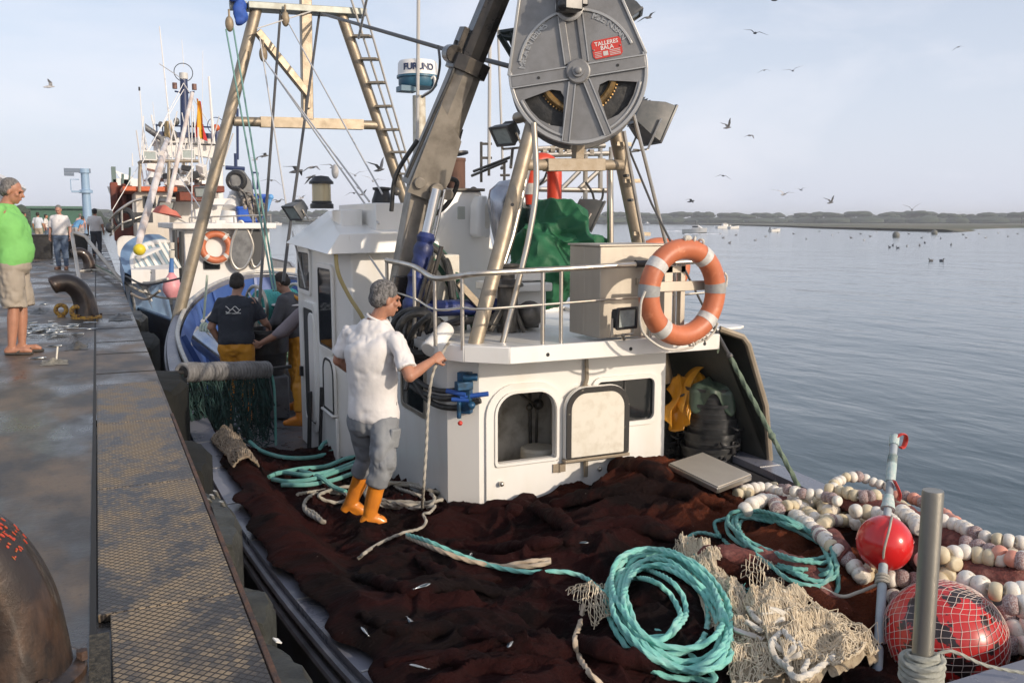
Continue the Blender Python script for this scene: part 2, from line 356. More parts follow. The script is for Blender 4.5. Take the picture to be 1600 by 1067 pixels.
def plate_mat():
    t = bpy.data.materials.new("chequer_plate"); t.use_nodes = True; N = t.node_tree; b = N.nodes['Principled BSDF']; Lk = N.links.new
    g = node(N, 'NewGeometry')
    def nz(sc, st, d=6, ro=.6):
        mp = node(N, 'Mapping', Scale=st); n = node(N, 'TexNoise', Scale=sc, Detail=d, Roughness=ro); Lk(g.outputs['Position'], mp.inputs['Vector']); Lk(mp.outputs['Vector'], n.inputs['Vector']); return n.outputs['Fac']
    def rng(s, a, c, lo, hi): q = node(N, 'MapRange', From_Min=a, From_Max=c, To_Min=lo, To_Max=hi); Lk(s, q.inputs['Value']); return q.outputs['Result']
    mp = node(N, 'Mapping', Scale=(41, 41, 41), Rotation=(0, 0, R(45))); Lk(g.outputs['Position'], mp.inputs['Vector'])
    sp = node(N, 'SeparateXYZ'); Lk(mp.outputs['Vector'], sp.inputs['Vector'])
    def tri(s):
        f = node(N, 'Math', operation='FRACT'); Lk(s, f.inputs[0]); a = node(N, 'Math', operation='SUBTRACT'); Lk(f.outputs[0], a.inputs[0]); a.inputs[1].default_value = .5
        c = node(N, 'Math', operation='ABSOLUTE'); Lk(a.outputs[0], c.inputs[0]); return c.outputs[0]
    mxx = node(N, 'Math', operation='MAXIMUM'); Lk(tri(sp.outputs['X']), mxx.inputs[0]); Lk(tri(sp.outputs['Y']), mxx.inputs[1])
    groove = rng(mxx.outputs[0], .36, .44, 0, 1)
    # each little square has its own wear: white noise on the cell number
    fl = node(N, 'VectorMath', operation='FLOOR'); Lk(mp.outputs['Vector'], fl.inputs[0])
    wn = N.nodes.new('ShaderNodeTexWhiteNoise'); wn.noise_dimensions = '2D'; Lk(fl.outputs[0], wn.inputs['Vector'])
    ad = node(N, 'Math', operation='MULTIPLY_ADD'); Lk(wn.outputs['Value'], ad.inputs[0]); ad.inputs[1].default_value = .13; Lk(nz(3.4, (1, .75, 1), 6), ad.inputs[2])
    m1 = node(N, 'Mix', data_type='RGBA', A=(.052, .046, .042, 1), B=(.31, .235, .15, 1)); Lk(rng(ad.outputs[0], .47, .64, 0, 1), m1.inputs['Factor'])
    m2 = node(N, 'Mix', data_type='RGBA', B=(.028, .024, .022, 1)); Lk(m1.outputs['Result'], m2.inputs['A']); Lk(groove, m2.inputs['Factor'])
    b.inputs['Specular IOR Level'].default_value = .22; Lk(m2.outputs['Result'], b.inputs['Base Color']); Lk(rng(ad.outputs[0], .5, .7, .34, .7), b.inputs['Roughness'])
    iv = node(N, 'Math', operation='SUBTRACT'); iv.inputs[0].default_value = 1; Lk(groove, iv.inputs[1])
    bp = node(N, 'Bump', Strength=.55, Distance=.004); Lk(iv.outputs[0], bp.inputs['Height'])
    bp2 = node(N, 'Bump', Strength=.15, Distance=.02); Lk(nz(9, (1, 1, 1), 4), bp2.inputs['Height']); Lk(bp.outputs['Normal'], bp2.inputs['Normal']); Lk(bp2.outputs['Normal'], b.inputs['Normal']); return t
m_conc = quay_mat(); m_plate = plate_mat()
rust = mat('rusty_steel', (.13, .065, .038), .75, .2, (.05, .035, .03), 9, bump=.5, bs=60)
dark_wall = mat('wet_quay_wall', (.06, .06, .05), .6, 0, (.02, .025, .02), 3, bump=.6, bs=12)
q = M(); q.b2((-45, -12, -3), (-.085, 165, 0)); q.b2((-.085, -12, -3), (.36, 165, -.03))
q.b2((-.085, 6.4, -.0301), (.40, 165, -.002))
struct('quay', q, m_conc)
q = M(); y = -1.5
while y < 6.3:
    q.b2((-.068 if y > 3 else -.03, y, -.028), (.385, y + 1.545, 0)); y += 1.55
struct('quay_edge_plates', q, m_plate, bev=.004)
q = M(); q.b2((.387, -2, -.02), (.405, 6.4, .004)); q.b2((.362, -12, -3.2), (.40, 165, -.031)); struct('quay_edge_angle', q, rust, bev=.003)
# seams cut across the far kerb and the long joint, dirt filled
q = M()
for y in (8.35, 9.6, 10.55, 11.9, 13.6, 15.2, 18, 21, 24, 28): q.b2((-.07, y, -.002), (.40, y + .022, .002))
q.b2((-.092, -3, 0), (-.072, 165, .003)); struct('quay_joints', q, mat('joint_dirt', (.02, .019, .018), .8))
q = M(); q.b2((-.092, 1.6, .003), (-.034, 2.99, .006)); struct('quay_drain_slot', q, mat('slot_dirt', (.03, .027, .02), .85, 0, (.10, .085, .06), 60, bump=.8, bs=90))

# far marsh and its pine wood
def land(name, pts, h, mt):
    m = M(); n = len(pts)
    cx = sum(p[0] for p in pts) / n; cy = sum(p[1] for p in pts) / n
    ins = [(cx + (p[0] - cx) * .985, cy + (p[1] - cy) * .985) for p in pts]
    m.add([(x, y, WZ - .1) for x, y in pts] + [(x, y, WZ + h) for x, y in ins], [[i, (i + 1) % n, n + (i + 1) % n, n + i] for i in range(n)] + [list(range(n, 2 * n))])
    return struct(name, m, mt)
m_marsh = mat('marsh_grass', (.085, .082, .034), .9, 0, (.055, .065, .028), .05, c3=(.14, .115, .07), ns3=.02, nr3=(.5, .6))
shore = [p[:2] for p in [(-353.08,1260.32,-1.85), (144.19,1007.63,-1.85), (345.06,915.21,-1.85), (511.14,794.02,-1.85), (477.56,678.42,-1.85), (395.81,523.47,-1.85), (362.51,435.47,-1.85), (314.55,349.04,-1.85), (265.47,272.78,-1.85), (242.76,228.69,-1.85), (225.57,195.29,-1.85), (217.18,174.18,-1.85), (232.85,183.12,-1.85), (265.47,206.88,-1.85), (282.29,227.79,-1.85)]]
land('marsh', shore + [(1500, 760), (2600, 900), (2600, 1500), (-2500, 1500), (-2500, 700)], .7, m_marsh)
land('far_marsh', [p[:2] for p in [(413.69,358.34,-1.85), (390.47,304.42,-1.85), (365.73,257.32,-1.85), (355.2,216.28,-1.85)]] + [(1700, 600), (1500, 900)], .8, m_marsh)
def foliage(name, c1, c2, sc): return mat(name, c1, .85, 0, c2, sc, nr=(.35, .65), bump=.6, bs=sc * 3, bd=.3)
m_wood = foliage('pine_wood_green', (.016, .030, .014), (.034, .050, .022), .25)
def clump(m, c, r, rz, n=10, k=7, seed=0):
    """a ragged crown lump"""
    o = len(m.v); m.sph(c, (r, r, rz), n, k)
    for i in range(o, len(m.v)):
        v = V(m.v[i]); d = v - V(c); a = 1 + .30 * mnoise.noise(v * (2.2 / r) + V((seed, 0, 0))) + .16 * mnoise.noise(v * (5.5 / r)); m.v[i] = tuple(V(c) + d * a)
m = M(); rw = random.Random(3)
for i in range(330):
    a = R(rw.uniform(-16, 60)); d = rw.uniform(880, 1150); x = math.sin(a) * d; y = math.cos(a) * d
    h = rw.uniform(7, 11.5) * (1.0 if a > R(20) else 1.15); r = rw.uniform(6, 12); base = WZ + .6
    m.cyl((x, y, base), (x, y, base + h * .6), .5, .35, 6)
    for k in range(3): clump(m, (x + rw.uniform(-.6, .6) * r, y + rw.uniform(-.6, .6) * r, base + h * (.80 + .08 * rw.random())), r * rw.uniform(.55, .85), h * .22, 9, 6, i)
    clump(m, (x + rw.uniform(-8, 8), y - 12, base + 2.2), r * 1.5, rw.uniform(2.4, 4.2), 9, 5, i)
struct('pine_wood', m, m_wood, 60, 'stuff')

# ------------------------------------------------------------------ materials of the boats
white = mat('white_paint', (.80, .78, .74), .32, 0, (.72, .68, .60), 2.2, (.5, .75), coat=.15, stretch=(1, 1, .35), c3=(.50, .42, .32), ns3=7, nr3=(.69, .84), st3=(1.6, 1.6, .16), bump=.04, bs=12)
white_far = mat('white_far', (.74, .72, .69), .45, 0, (.60, .55, .48), 2, (.5, .8), stretch=(1, 1, .3))
steel = mat('stainless_steel', (.60, .56, .50), .30, .92, (.42, .36, .28), 6, (.4, .75), stretch=(1, 1, .4), r2=.48)
steel_w = mat('galvanised_tube', (.37, .31, .235), .46, .6, (.29, .235, .165), 7, (.42, .75), r2=.55, bump=.08, bs=40)
steel_b = mat('brushed_sheet', (.56, .51, .43), .45, .5, (.44, .39, .32), 3, (.3, .7), stretch=(1, 1, .15), r2=.55)
dark = mat('black_plastic', (.018, .018, .020), .42, 0, (.035, .034, .033), 12, bump=.1, bs=60)
rubber = mat('black_rubber', (.022, .022, .022), .6, 0, (.05, .048, .045), 20, bump=.2, bs=50)
glass = mat('dark_glass', (.012, .014, .016), .06, 0, spec=.6)
void = mat('painted_interior_shade', (.03, .03, .03), .8)  # near-black colour painting in the shade of holes, doorways and the passage
deck_m = mat('grey_deck', (.11, .115, .125), .5, 0, (.07, .07, .075), 5, bump=.2, bs=30, r2=.25)
gun_m = mat('gunwale_grey', (.20, .205, .245), .36, 0, (.145, .15, .18), 3, (.4, .7), r2=.2, c3=(.28, .27, .27), ns3=16, nr3=(.6, .75), bump=.05, bs=20)
hull_m = mat('hull_blue_grey', (.06, .075, .11), .45, 0, (.04, .045, .06), 3, c3=(.12, .08, .05), ns3=6, nr3=(.68, .8))
blue_in = mat('blue_bulwark', (.035, .085, .28), .42, 0, (.06, .12, .32), 3, (.4, .7), c3=(.02, .03, .07), ns3=8, nr3=(.6, .8), st3=(1, 1, .2))
orange = mat('orange_plastic', (.56, .17, .075), .45, 0, (.47, .14, .065), 5, bump=.08, bs=30, c3=(.68, .26, .14), ns3=14, nr3=(.58, .75))
reflect = mat('reflective_tape', (.62, .60, .56), .5, 0, (.48, .47, .45), 30)
alu = mat('cast_aluminium', (.265, .26, .255), .45, .5, (.205, .20, .195), 5, bump=.08, bs=120, r2=.5)
alu_l = mat('worn_aluminium', (.42, .41, .39), .38, .6)
red_p = mat('red_plate', (.55, .045, .03), .4)
letter_w = mat('letter_white', (.75, .74, .70), .5)
navy = mat('navy_paint', (.02, .035, .10), .4)
brass = mat('brass_gear', (.30, .18, .06), .45, .6, (.12, .08, .04), 20)
grime = mat('oily_steel', (.15, .135, .115), .38, .5, (.06, .055, .05), 6, bump=.15, bs=30, r2=.5)
boom_m = mat('crane_grey', (.27, .24, .20), .4, .2, (.15, .13, .105), 5, c3=(.07, .06, .05), ns3=4, nr3=(.6, .75), st3=(1, 1, .3))
boom_d = mat('greased_steel', (.055, .05, .046), .22, .6, (.11, .095, .08), 6, r2=.4)
bluesl = mat('blue_sleeve', (.022, .04, .17), .42, 0, (.012, .016, .05), 6, bump=.35, bs=16)
rust_d = mat('exhaust_rust', (.16, .085, .06), .75, .2, (.08, .05, .04), 8, stretch=(1, 1, .3), bump=.2, bs=40)
seal = mat('door_seal', (.025, .023, .022), .7, 0, (.30, .27, .22), 30, (.62, .74))
cream = mat('cream_panel', (.70, .66, .57), .5, 0, (.56, .50, .40), 14, (.45, .8), bump=.05, bs=60)

X_, Y_, Z_ = V((1, 0, 0)), V((0, 1, 0)), V((0, 0, 1))
boat = thing('fishing_boat', (2.85, 9, WZ), 'white and grey purse seiner at the quay with crane and big net hauling wheel', 'fishing boat')
# ---- hull: outline stations (y, port x, starboard x, gunwale z)
ST = [(2.25, 1.9, 3.75, -.62), (2.42, 1.45, 4.12, -.62), (2.75, 1.18, 4.36, -.62), (3.3, .98, 4.56, -.63), (4.3, .85, 4.75, -.645), (5.5, .755, 4.92, -.655), (6.5, .71, 4.98, -.65), (8, .67, 5.03, -.6), (9.6, .66, 5.03, -.50),
      (11.2, .68, 5.0, -.36), (12.6, .78, 4.88, -.22), (14, 1.0, 4.62, -.05), (15.3, 1.36, 4.25, .10), (16.4, 1.80, 3.80, .20), (17.1, 2.25, 3.35, .26), (17.5, 2.62, 2.98, .29)]
def hull_curve(dx=0, dz=0, side=0):
    p = [(a, y, z) for y, a, b, z in ST]; s = [(b, y, z) for y, a, b, z in ST]
    return p, s
def outline(n=6):
    P_ = spline([(a, y, z) for y, a, b, z in ST], n); S_ = spline([(b, y, z) for y, a, b, z in ST], n)
    return P_, S_
oP, oS = outline()
loop = oP + oS[::-1]                        # clockwise ring of the gunwale's outer edge
def inset(lp, d0):
    n = len(lp); o = []
    for i in range(n):
        t = lp[(i + 1) % n] - lp[i - 1]; t.z = 0; d = d0 * (1 if lp[i].y < 10 else max(.5, 1 - (lp[i].y - 10) * .2))
        if t.length < 1e-6: t = V((1, 0, 0))
        t.normalize(); nrm = V((t.y, -t.x, 0)); o.append(lp[i] + nrm * d)
    return o
inn = inset(loop, .20); inn2 = inset(loop, .235)
hm_ = M(); n = len(loop)
below = [V((2.86 + (q.x - 2.86) * (.93 if q.y < 12 else .80), q.y if q.y < 16 else q.y - .5, WZ - .3)) for q in loop]
mid = inset(loop, .02); mid = [q - Z_ * .10 for q in mid]
hm_.loft([below, mid], cap=False)
hull = part('hull', hm_, hull_m, boat, 50)
m = M(); m.loft([[q - Z_ * .10 for q in loop], loop, inn, [q - Z_ * .055 for q in inn], [q - Z_ * .06 for q in inset(loop, .16)], [q - Z_ * .10 for q in loop]], cap=False)
gw = part('gunwale', m, gun_m, boat, 30)
# plate joints and rubbing strakes outside
m = M()
for k in range(2): m.tube([q - Z_ * (.05 + .10 * k) for q in inset(loop, -.022 + .0 * k)], .024, 8, closed=True)
part('rubbing_strake', m, mat('strake', (.16, .16, .185), .4, 0, (.08, .08, .09), 6), boat)
m = M()
for yy in (2.9, 3.75, 4.6, 5.5, 6.4, 7.3, 8.2):
    for i in range(len(oP) - 1):
        if oP[i].y <= yy < oP[i + 1].y: m.bar(oP[i] + V((.004, 0, .001)), oP[i] + V((.197, .015, .001)), .012, .006)
    for i in range(len(oS) - 1):
        if oS[i].y <= yy < oS[i + 1].y: m.bar(oS[i] + V((-.197, .015, .001)), oS[i] + V((-.004, 0, .001)), .012, .006)
part('plate_joint', m, mat('weld_bead', (.42, .41, .40), .4, .4), gw)
# bulwark inside: grey aft, blue with ribs forward
m = M(); m.loft([[V((q.x, q.y, q.z - .05)) for q in inn2], [V((2.86 + (q.x - 2.86) * .975, q.y, -1.08 if q.y < 11 else -1.08 + (q.y - 11) * .02)) for q in inn2]], cap=False)
bw = part('bulwark', m, mat('bulwark_grey', (.20, .20, .21), .5, 0, (.13, .13, .13), 4), boat, 50)
fw_ = [q for q in inn2 if q.y > 10.4]
m = M(); m.loft([[V((2.86 + (q.x - 2.86) * .985, q.y - .01, q.z - .05)) for q in fw_], [V((2.86 + (q.x - 2.86) * .80, q.y - .35 * (q.y > 15), -1.05)) for q in fw_]], cap=False, closed=False)
part('blue_lining', m, blue_in, boat, 50, label='blue painted inside of the bow bulwark')
m = M()
for i in range(3, len(fw_) - 2, 7):
    q = fw_[i]; m.bar((2.86 + (q.x - 2.86) * .975, q.y, q.z - .06), (2.86 + (q.x - 2.86) * .79, q.y - .3 * (q.y > 15), -1.0), .05, .10)
part('rib', m, blue_in, boat)
m = M(); m.tube([V((2.86 + (q.x - 2.86) * .94, q.y, q.z - .33)) for q in fw_], .035, 8); m.tube([q + Z_ * .052 + V((0, 0, .0)) for q in fw_], .03, 8)
part('cap_rail', m, mat('pale_rail', (.55, .53, .48), .45, .2, (.4, .38, .34), 8), boat)
m = M(); m.add([V((q.x, q.y, -1.08)) for q in inn2], [list(range(len(inn2)))]); part('deck', m, deck_m, boat, 0)

# ---- aft deckhouse
AX0, AX1, AY = 2.43, 4.03, 5.85
def wallring(z): return [V(q) for q in ((AX1, AY + .05, z), (AX1 + .02, 9.4, z), (2.25, 9.4, z), (2.25, 7.9, z), (2.25, 6.02, z), (AX0, AY + .0, z))]
house = part('deckhouse', M().loft([wallring(-1.07), wallring(.34)], cap=False, closed=False), white, boat, 20)
m = M(); m.b2((2.30, 6.46, -1.07), (4.0, 6.50, .33)); m.b2((2.32, 6.05, -1.06), (3.98, 6.45, -.95)); m.b2((3.32, 5.92, -1.06), (3.36, 6.45, .3)); m.b2((2.27, 6.02, .30), (4.0, 7.9, .33))
part('inner_bulkhead', m, mat('inner_white', (.62, .58, .51), .6, 0, (.3, .26, .2), 5), house)
C1 = (2.805, AY, -.205)
ow = rrect(C1, X_, Z_, .49, .52, (.16, .16, .02, .02), 7)
rw = rrect((3.655, AY, -.085), X_, Z_, .53, .335, .05, 5)
m = M(); m.prism([(AX0, AY, -1.07), (AX1, AY, -1.07), (AX1, AY, .34), (AX0, AY, .34)], (0, .05, 0), [ow, rw])
part('aft_wall', m, white, house, 25)
m = M(); m.prism(rrect((2.80, AY - .022, -.42), X_, Z_, .645, 1.09, (.24, .24, .01, .01), 8), (0, .022, 0), [rrect((2.805, AY - .022, -.21), X_, Z_, .53, .56, (.17, .17, .02, .02), 7)])
dr = part('door', m, white, house, 30, .006)
m = M(); m.prism(rrect((2.805, AY - .034, -.205), X_, Z_, .525, .555, (.175, .175, .03, .03), 8), (0, .012, 0), [rrect((2.805, AY - .034, -.205), X_, Z_, .485, .515, (.155, .155, .02, .02), 8)])
part('frame', m, white, dr, 40, .004)
m = M(); m.sph((2.585, AY - .05, -.605), .020, 12, 8); m.cyl((2.585, AY - .02, -.605), (2.585, AY - .05, -.605), .010); part('handle', m, steel, dr)
m = M(); m.box((3.045, AY - .028, -.545), (.055, .012, .065)); m.box((3.10, AY - .028, -.545), (.045, .012, .065)); m.cyl((3.072, AY - .034, -.58), (3.072, AY - .034, -.51), .008)
part('hinge', m, steel_w, dr)
m = M(); m.b2((3.075, AY - .004, -.96), (3.081, AY + .01, -.05)); part('seam', m, seal, house)
# the upper half door swung open flat against the wall: black seal edge, cream face
hc = (3.375, AY - .075, -.205)
m = M(); m.prism(rrect(hc, X_, Z_, .555, .545, (.17, .17, .015, .015), 8), (0, .045, 0)); hd = part('half_door', m, white, house, 40, .006)
m = M(); m.prism(rrect((hc[0], hc[1] - .012, hc[2]), X_, Z_, .545, .535, (.165, .165, .015, .015), 8), (0, .0118, 0), [rrect((hc[0] - .002, hc[1] - .012, hc[2] - .018), X_, Z_, .465, .49, (.13, .13, .01, .01), 8)])
part('seal', m, seal, hd, 40)
m = M(); m.prism(rrect((hc[0] - .002, hc[1] - .010, hc[2] - .018), X_, Z_, .46, .485, (.128, .128, .01, .01), 8), (0, .0095, 0)); part('inner_panel', m, cream, hd, 40, .003)
m = M(); m.b2((3.09, AY - .09, -.50), (3.655, AY - .03, -.478)); part('drip_bar', m, steel_w, hd, bev=.003)
# window beside it
m = M(); m.prism(rrect((3.655, AY - .02, -.085), X_, Z_, .60, .405, .08, 6), (0, .02, 0), [rrect((3.655, AY - .02, -.085), X_, Z_, .525, .33, .05, 5)])
wn = part('window', m, white, house, 40, .006)
m = M(); m.b2((3.39, AY + .012, -.255), (3.92, AY + .02, .085)); part('pane', m, glass, wn); m = M(); m.b2((3.655, AY + .004, -.25), (3.667, AY + .0115, .08)); part('frame', m, rubber, wn)
# strut holding the roof overhang, stains under it
m = M(); m.tube([(3.30, AY - .02, .33), (3.30, AY - .03, .12), (3.285, AY - .03, .07)], .016, 8); m.sph((3.285, AY - .03, .06), (.03, .02, .018)); m.cyl((3.30, AY - .03, -.5), (3.30, AY - .03, -.64), .017)
part('drain_pipe', m, steel_w, house)
m = M(); m.sph((3.43, AY - .02, -.60), .018, 10, 6); m.cyl((3.43, AY, -.60), (3.43, AY - .02, -.60), .008); part('latch', m, steel, house)
# what one sees through the open half door
m = M()
for x, x2, r in ((2.60, 2.66, .014), (2.66, 2.71, .018)): m.tube(spline([(x2 + .05, 6.2, .2), (x2 + .03, 6.18, -.1), (x, 6.12, -.4), (x - .03, 6.1, -.75)], 5), r, 8)
part('black_hose', m, rubber, house)
m = M(); m.tube(spline([(2.95, 6.42, .25), (2.96, 6.40, .0), (3.04, 6.37, -.1), (3.14, 6.36, -.17)], 5), .012, 6); m.tube([(3.11, 6.42, .2), (3.12, 6.42, -.6)], .013, 6); m.tube([(3.2, 6.42, .25), (3.22, 6.40, -.05), (3.16, 6.38, -.2), (3.17, 6.42, -.6)], .011, 6)
m.sph((3.17, 6.38, -.17), .045, 10, 8); m.sph((3.09, 6.38, -.19), .03, 8, 6); part('pipework', m, grime, house)
m = M(); m.cyl((3.08, 6.2, -.94), (3.08, 6.2, -.47), .14, .14, 20); part('tank', m, cream, house, 40, .02)
# port side window
m = M(); a_ = [(2.25,7.048,.169), (2.25,6.454,.252), (2.25,6.472,-.213), (2.25,7.063,-.13)]
PWc = V((2.235, 6.78, .02))
m.prism(rrect(PWc, Y_, Z_, .62, .50, (.05, .05, .05, .05), 5), (.014, 0, 0), [rrect(PWc, Y_, Z_, .55, .43, .04, 5)]); pw = part('window', m, steel, house, 40, .004)
m = M(); m.prism(rrect((2.241, 6.78, .02), Y_, Z_, .55, .43, .04, 5), (.006, 0, 0)); part('pane', m, glass, pw)

# ---- roof deck with its fascia
RP = [(2.49, 5.45), (4.24, 5.45), (4.24, 7.9), (2.12, 7.9), (2.12, 5.86), (2.24, 5.66)]
inr = [(2.52, 5.50), (4.19, 5.50), (4.19, 7.85), (2.17, 7.85), (2.17, 5.88), (2.27, 5.70)]
m = M(); m.prism([(x, y, .345) for x, y in inr], (0, 0, .07)); roof = part('roof_deck', m, white, boat, 20)
m = M()
for i in range(6):
    j = (i + 1) % 6; a, b, c, d = RP[i], RP[j], inr[j], inr[i]
    if i == 3: continue
    m.add([(p[0], p[1], z) for z in (.335, .452) for p in (a, b, c, d)], [[3, 2, 1, 0], [4, 5, 6, 7], [0, 1, 5, 4], [1, 2, 6, 5], [2, 3, 7, 6], [3, 0, 4, 7]])
part('fascia', m, white, roof, 20, .006)
m = M()
for x in (2.78, 3.45, 4.1): m.cyl((x, 5.449, .385), (x, 5.46, .385), .014, n=12)
part('drain_hole', m, void, roof)
m = M(); m.prism([(4.245, 5.75, .425), (4.72, 5.80, .425), (4.80, 5.86, .425), (4.80, 5.95, .425), (4.72, 6.02, .425), (4.245, 6.5, .425)], (0, 0, .022)); part('wing_board', m, white, roof, 20, .006)

# ---- stainless railing along the roof edge
rl = M(); top = [(2.176,5.52,.876), (2.338,5.52,.953), (2.932,5.52,.969), (3.56,5.52,.988), (3.905,5.52,.995), (4.183,5.52,1.004)]
P0 = [(2.14, 7.1, .98), (2.14, 6.4, .96), (2.14, 5.95, .90)]
path = P0 + [(2.24, 5.68, .93)] + [(x, y, z) for x, y, z in top[1:]]
rail = part('railing', M().tube(spline(path, 6), .021, 10), steel, boat)
m = M(); low = [(p[0], p[1], p[2] - .24 if p[2] > .93 else p[2] - .22) for p in path]; m.tube(spline(low, 6), .009, 8); part('lower_rail', m, steel, rail)
m = M()
for q in [(2.773,5.52,.951), (2.917,5.52,.952), (3.659,5.52,.99), (3.866,5.52,.991), (4.184,5.52,.999)] + [(2.14, 6.4, .96), (2.14, 5.95, .92), (2.24, 5.68, .93), (2.14, 7.1, .98)]:
    m.cyl((q[0], q[1], .42), q, .014, n=10)
part('stanchion', m, steel, rail)
m = M(); q = V((3.571,5.52,.992)); m.cyl(q - X_ * .05, q + X_ * .09, .027); part('rail_sleeve', m, dark, rail)
# bracket for the lifebuoy: two uprights and a flat bar
m = M(); m.b2((3.50, 5.33, .80), (4.05, 5.345, .87)); m.b2((3.66, 5.35, .47), (3.73, 5.40, .98)); m.b2((3.80, 5.35, .47), (3.84, 5.40, 1.0)); m.b2((3.66, 5.35, .93), (3.84, 5.36, .98)); part('buoy_bracket', m, steel_b, rail, bev=.003)

# ---- sheet steel locker on the roof
m = M(); m.b2((3.275, 5.6, .45), (3.86, 6.06, 1.115)); bx_ = part('steel_locker', m, steel_b, boat, 30, .006)
m = M(); m.b2((3.262, 5.588, 1.117), (3.873, 6.072, 1.13)); m.b2((3.278, 5.83, .46), (3.2735, 5.836, 1.11)); part('lid', m, steel_b, bx_, 30, .003)
m = M()
for z in (.98, .86): m.box((3.60, 5.592, z), (.05, .016, .05)); m.sph((3.60, 5.58, z), .014, 8, 6)
part('latch', m, steel, bx_)

# ---- floodlights (housing, visor, glass, bracket)
m_fg = mat('lamp_glass', (.42, .47, .45), .12, 0, (.34, .38, .36), 30, spec=.6)
def floodlight(c, fwd, w_, h_, d_, parent, up=(0, 0, 1), foot=None, hm_=None):
    x, y, d = basis(fwd, up); c = V(c)
    f = [c + x * i * w_ / 2 + y * j * h_ / 2 for i, j in ((-1, -1), (1, -1), (1, 1), (-1, 1))]
    b = [c - d * d_ + x * i * w_ * .30 + y * j * h_ * .26 for i, j in ((-1, -1), (1, -1), (1, 1), (-1, 1))]
    mid_ = [c - d * d_ * .35 + x * i * w_ * .48 + y * j * h_ * .46 for i, j in ((-1, -1), (1, -1), (1, 1), (-1, 1))]
    m = M(); m.loft([b, mid_, f])
    for i, j in ((0, 1), (0, -1)): m.box(c, (0, 0, 0))
    m.prism(rrect(c, x, y, w_ * 1.06, h_ * 1.08, .008, 2), d * .02, [rrect(c, x, y, w_ * .88, h_ * .84, .006, 2)])
    for k in range(5): m.bar(c - d * (d_ * (.55 + .1 * k)) + x * w_ * .28, c - d * (d_ * (.55 + .1 * k)) - x * w_ * .28, .006, h_ * .75, y)
    o = part('floodlight', m, hm_ or dark, parent, 30, .004)
    part('lamp_glass', M().prism(rrect(c + d * .003, x, y, w_ * .87, h_ * .83, .006, 2), d * .005), m_fg, o)
    m = M()
    for s_ in (-1, 1): m.tube([c + x * s_ * w_ * .56 - d * d_ * .3, c + x * s_ * w_ * .56 - d * d_ * .3 - y * h_ * .85], .010, 6)
    e = c - d * d_ * .3 - y * h_ * .85
    m.tube([e - x * w_ * .56, e + x * w_ * .56], .010, 6)
    if foot is not None: m.tube([e, foot], .013, 8)
    part('bracket', m, steel, o); return o
floodlight((3.349,5.36,.622), (.25, -1, -.05), .19, .145, .09, boat, foot=V((3.373,5.42,.463)))

# ---- aft gantry carrying the net hauling wheel
gl0 = V((2.462,6,.392)); gl1 = V((3.093,6.3,2.109)); gr0 = V((4.099,6.35,1.036)); gr1 = V((3.735,6.3,2.279))
gr0 = gr0 + (gr0 - gr1) * .9
m = M(); m.cyl(gl0, gl1, .056, n=20); m.cyl(gr0, gr1, .056, n=20); m.cyl(gr1 + V((0, .02, -.1)), (4.06,6.75,3.34), .035); m.cyl(gr1 + V((0, .3, 0)), gl1 + V((0, .3, 0)), .045); m.cyl(gr1, gr1 + V((0, .32, 0)), .045); m.cyl(gl1, gl1 + V((0, .32, 0)), .045)
gan = part('gantry', m, steel_w, boat, 40)
m = M(); b0 = gl0.lerp(gl1, .775); b1 = gr1.lerp(gr0, .335)
b0 = V((2.949,6.27,1.719)); b1 = V((3.869,6.29,1.744)); ba = b0.lerp(b1, .24); bb = b0.lerp(b1, .80)
m.cyl(b0, ba, .042, n=16); m.cyl(bb, b1, .042, n=16); m.bar(ba, bb, .10, .095); cmid = b0.lerp(b1, .55); m.bar(cmid, cmid + V((0, -.03, .34)), .075, .075, (0, 1, 0))
part('crossbeam', m, mat('weathered_beam', (.37, .31, .235), .6, .3, (.30, .235, .16), 12, bump=.1, bs=60), gan, 40, .004)
m = M()
m.tube(spline([(2.911,5.95,2.001), (2.933,5.95,1.555), (2.872,5.95,1.175), (2.769,5.95,.784), (2.655,5.95,.387)], 6), .022, 10)
m.tube([V((3.547,7.2,2.078)), V((3.221,7,1.165)), V((2.985,6.9,.633)), V((2.891,6.9,.367))], .03, 10)
m.tube([V((4.12,6.9,1.8)), V((4.14,6.9,.99))], .03, 10)
for a in ([(3.795,6.15,1.995), (3.939,6.15,1.376), (4.08,6.15,.81)], [(3.881,6.15,2.122), (4.061,6.15,1.58), (4.277,6.15,.909)], [(4.091,6.7,2.002), (4.229,6.7,1.547), (4.342,6.7,.881)]): m.tube(spline(a, 5), .015, 8)
part('stay_tube', m, steel, gan)
m = M()
for a, b in (((3.834,6.2,1.613), (3.984,6.2,1.616)), ((3.926,6.2,1.198), (4.085,6.2,1.192)), ((3.757,6.2,1.9), (3.887,6.2,1.899))): m.bar(a, b, .03, .03)
part('rung', m, steel_w, gan)
m = M()
for a in ((2.648,5.93,1.671), (2.729,5.93,1.414)): m.cyl(a, V(a) + V((-.01, -.03, 0)), .012)
for a in ((3.833,6.2,1.653), (3.878,6.2,1.462)): m.cyl(a, V(a) + V((.0, -.06, 0)), .012)
part('bolt', m, dark, gan)

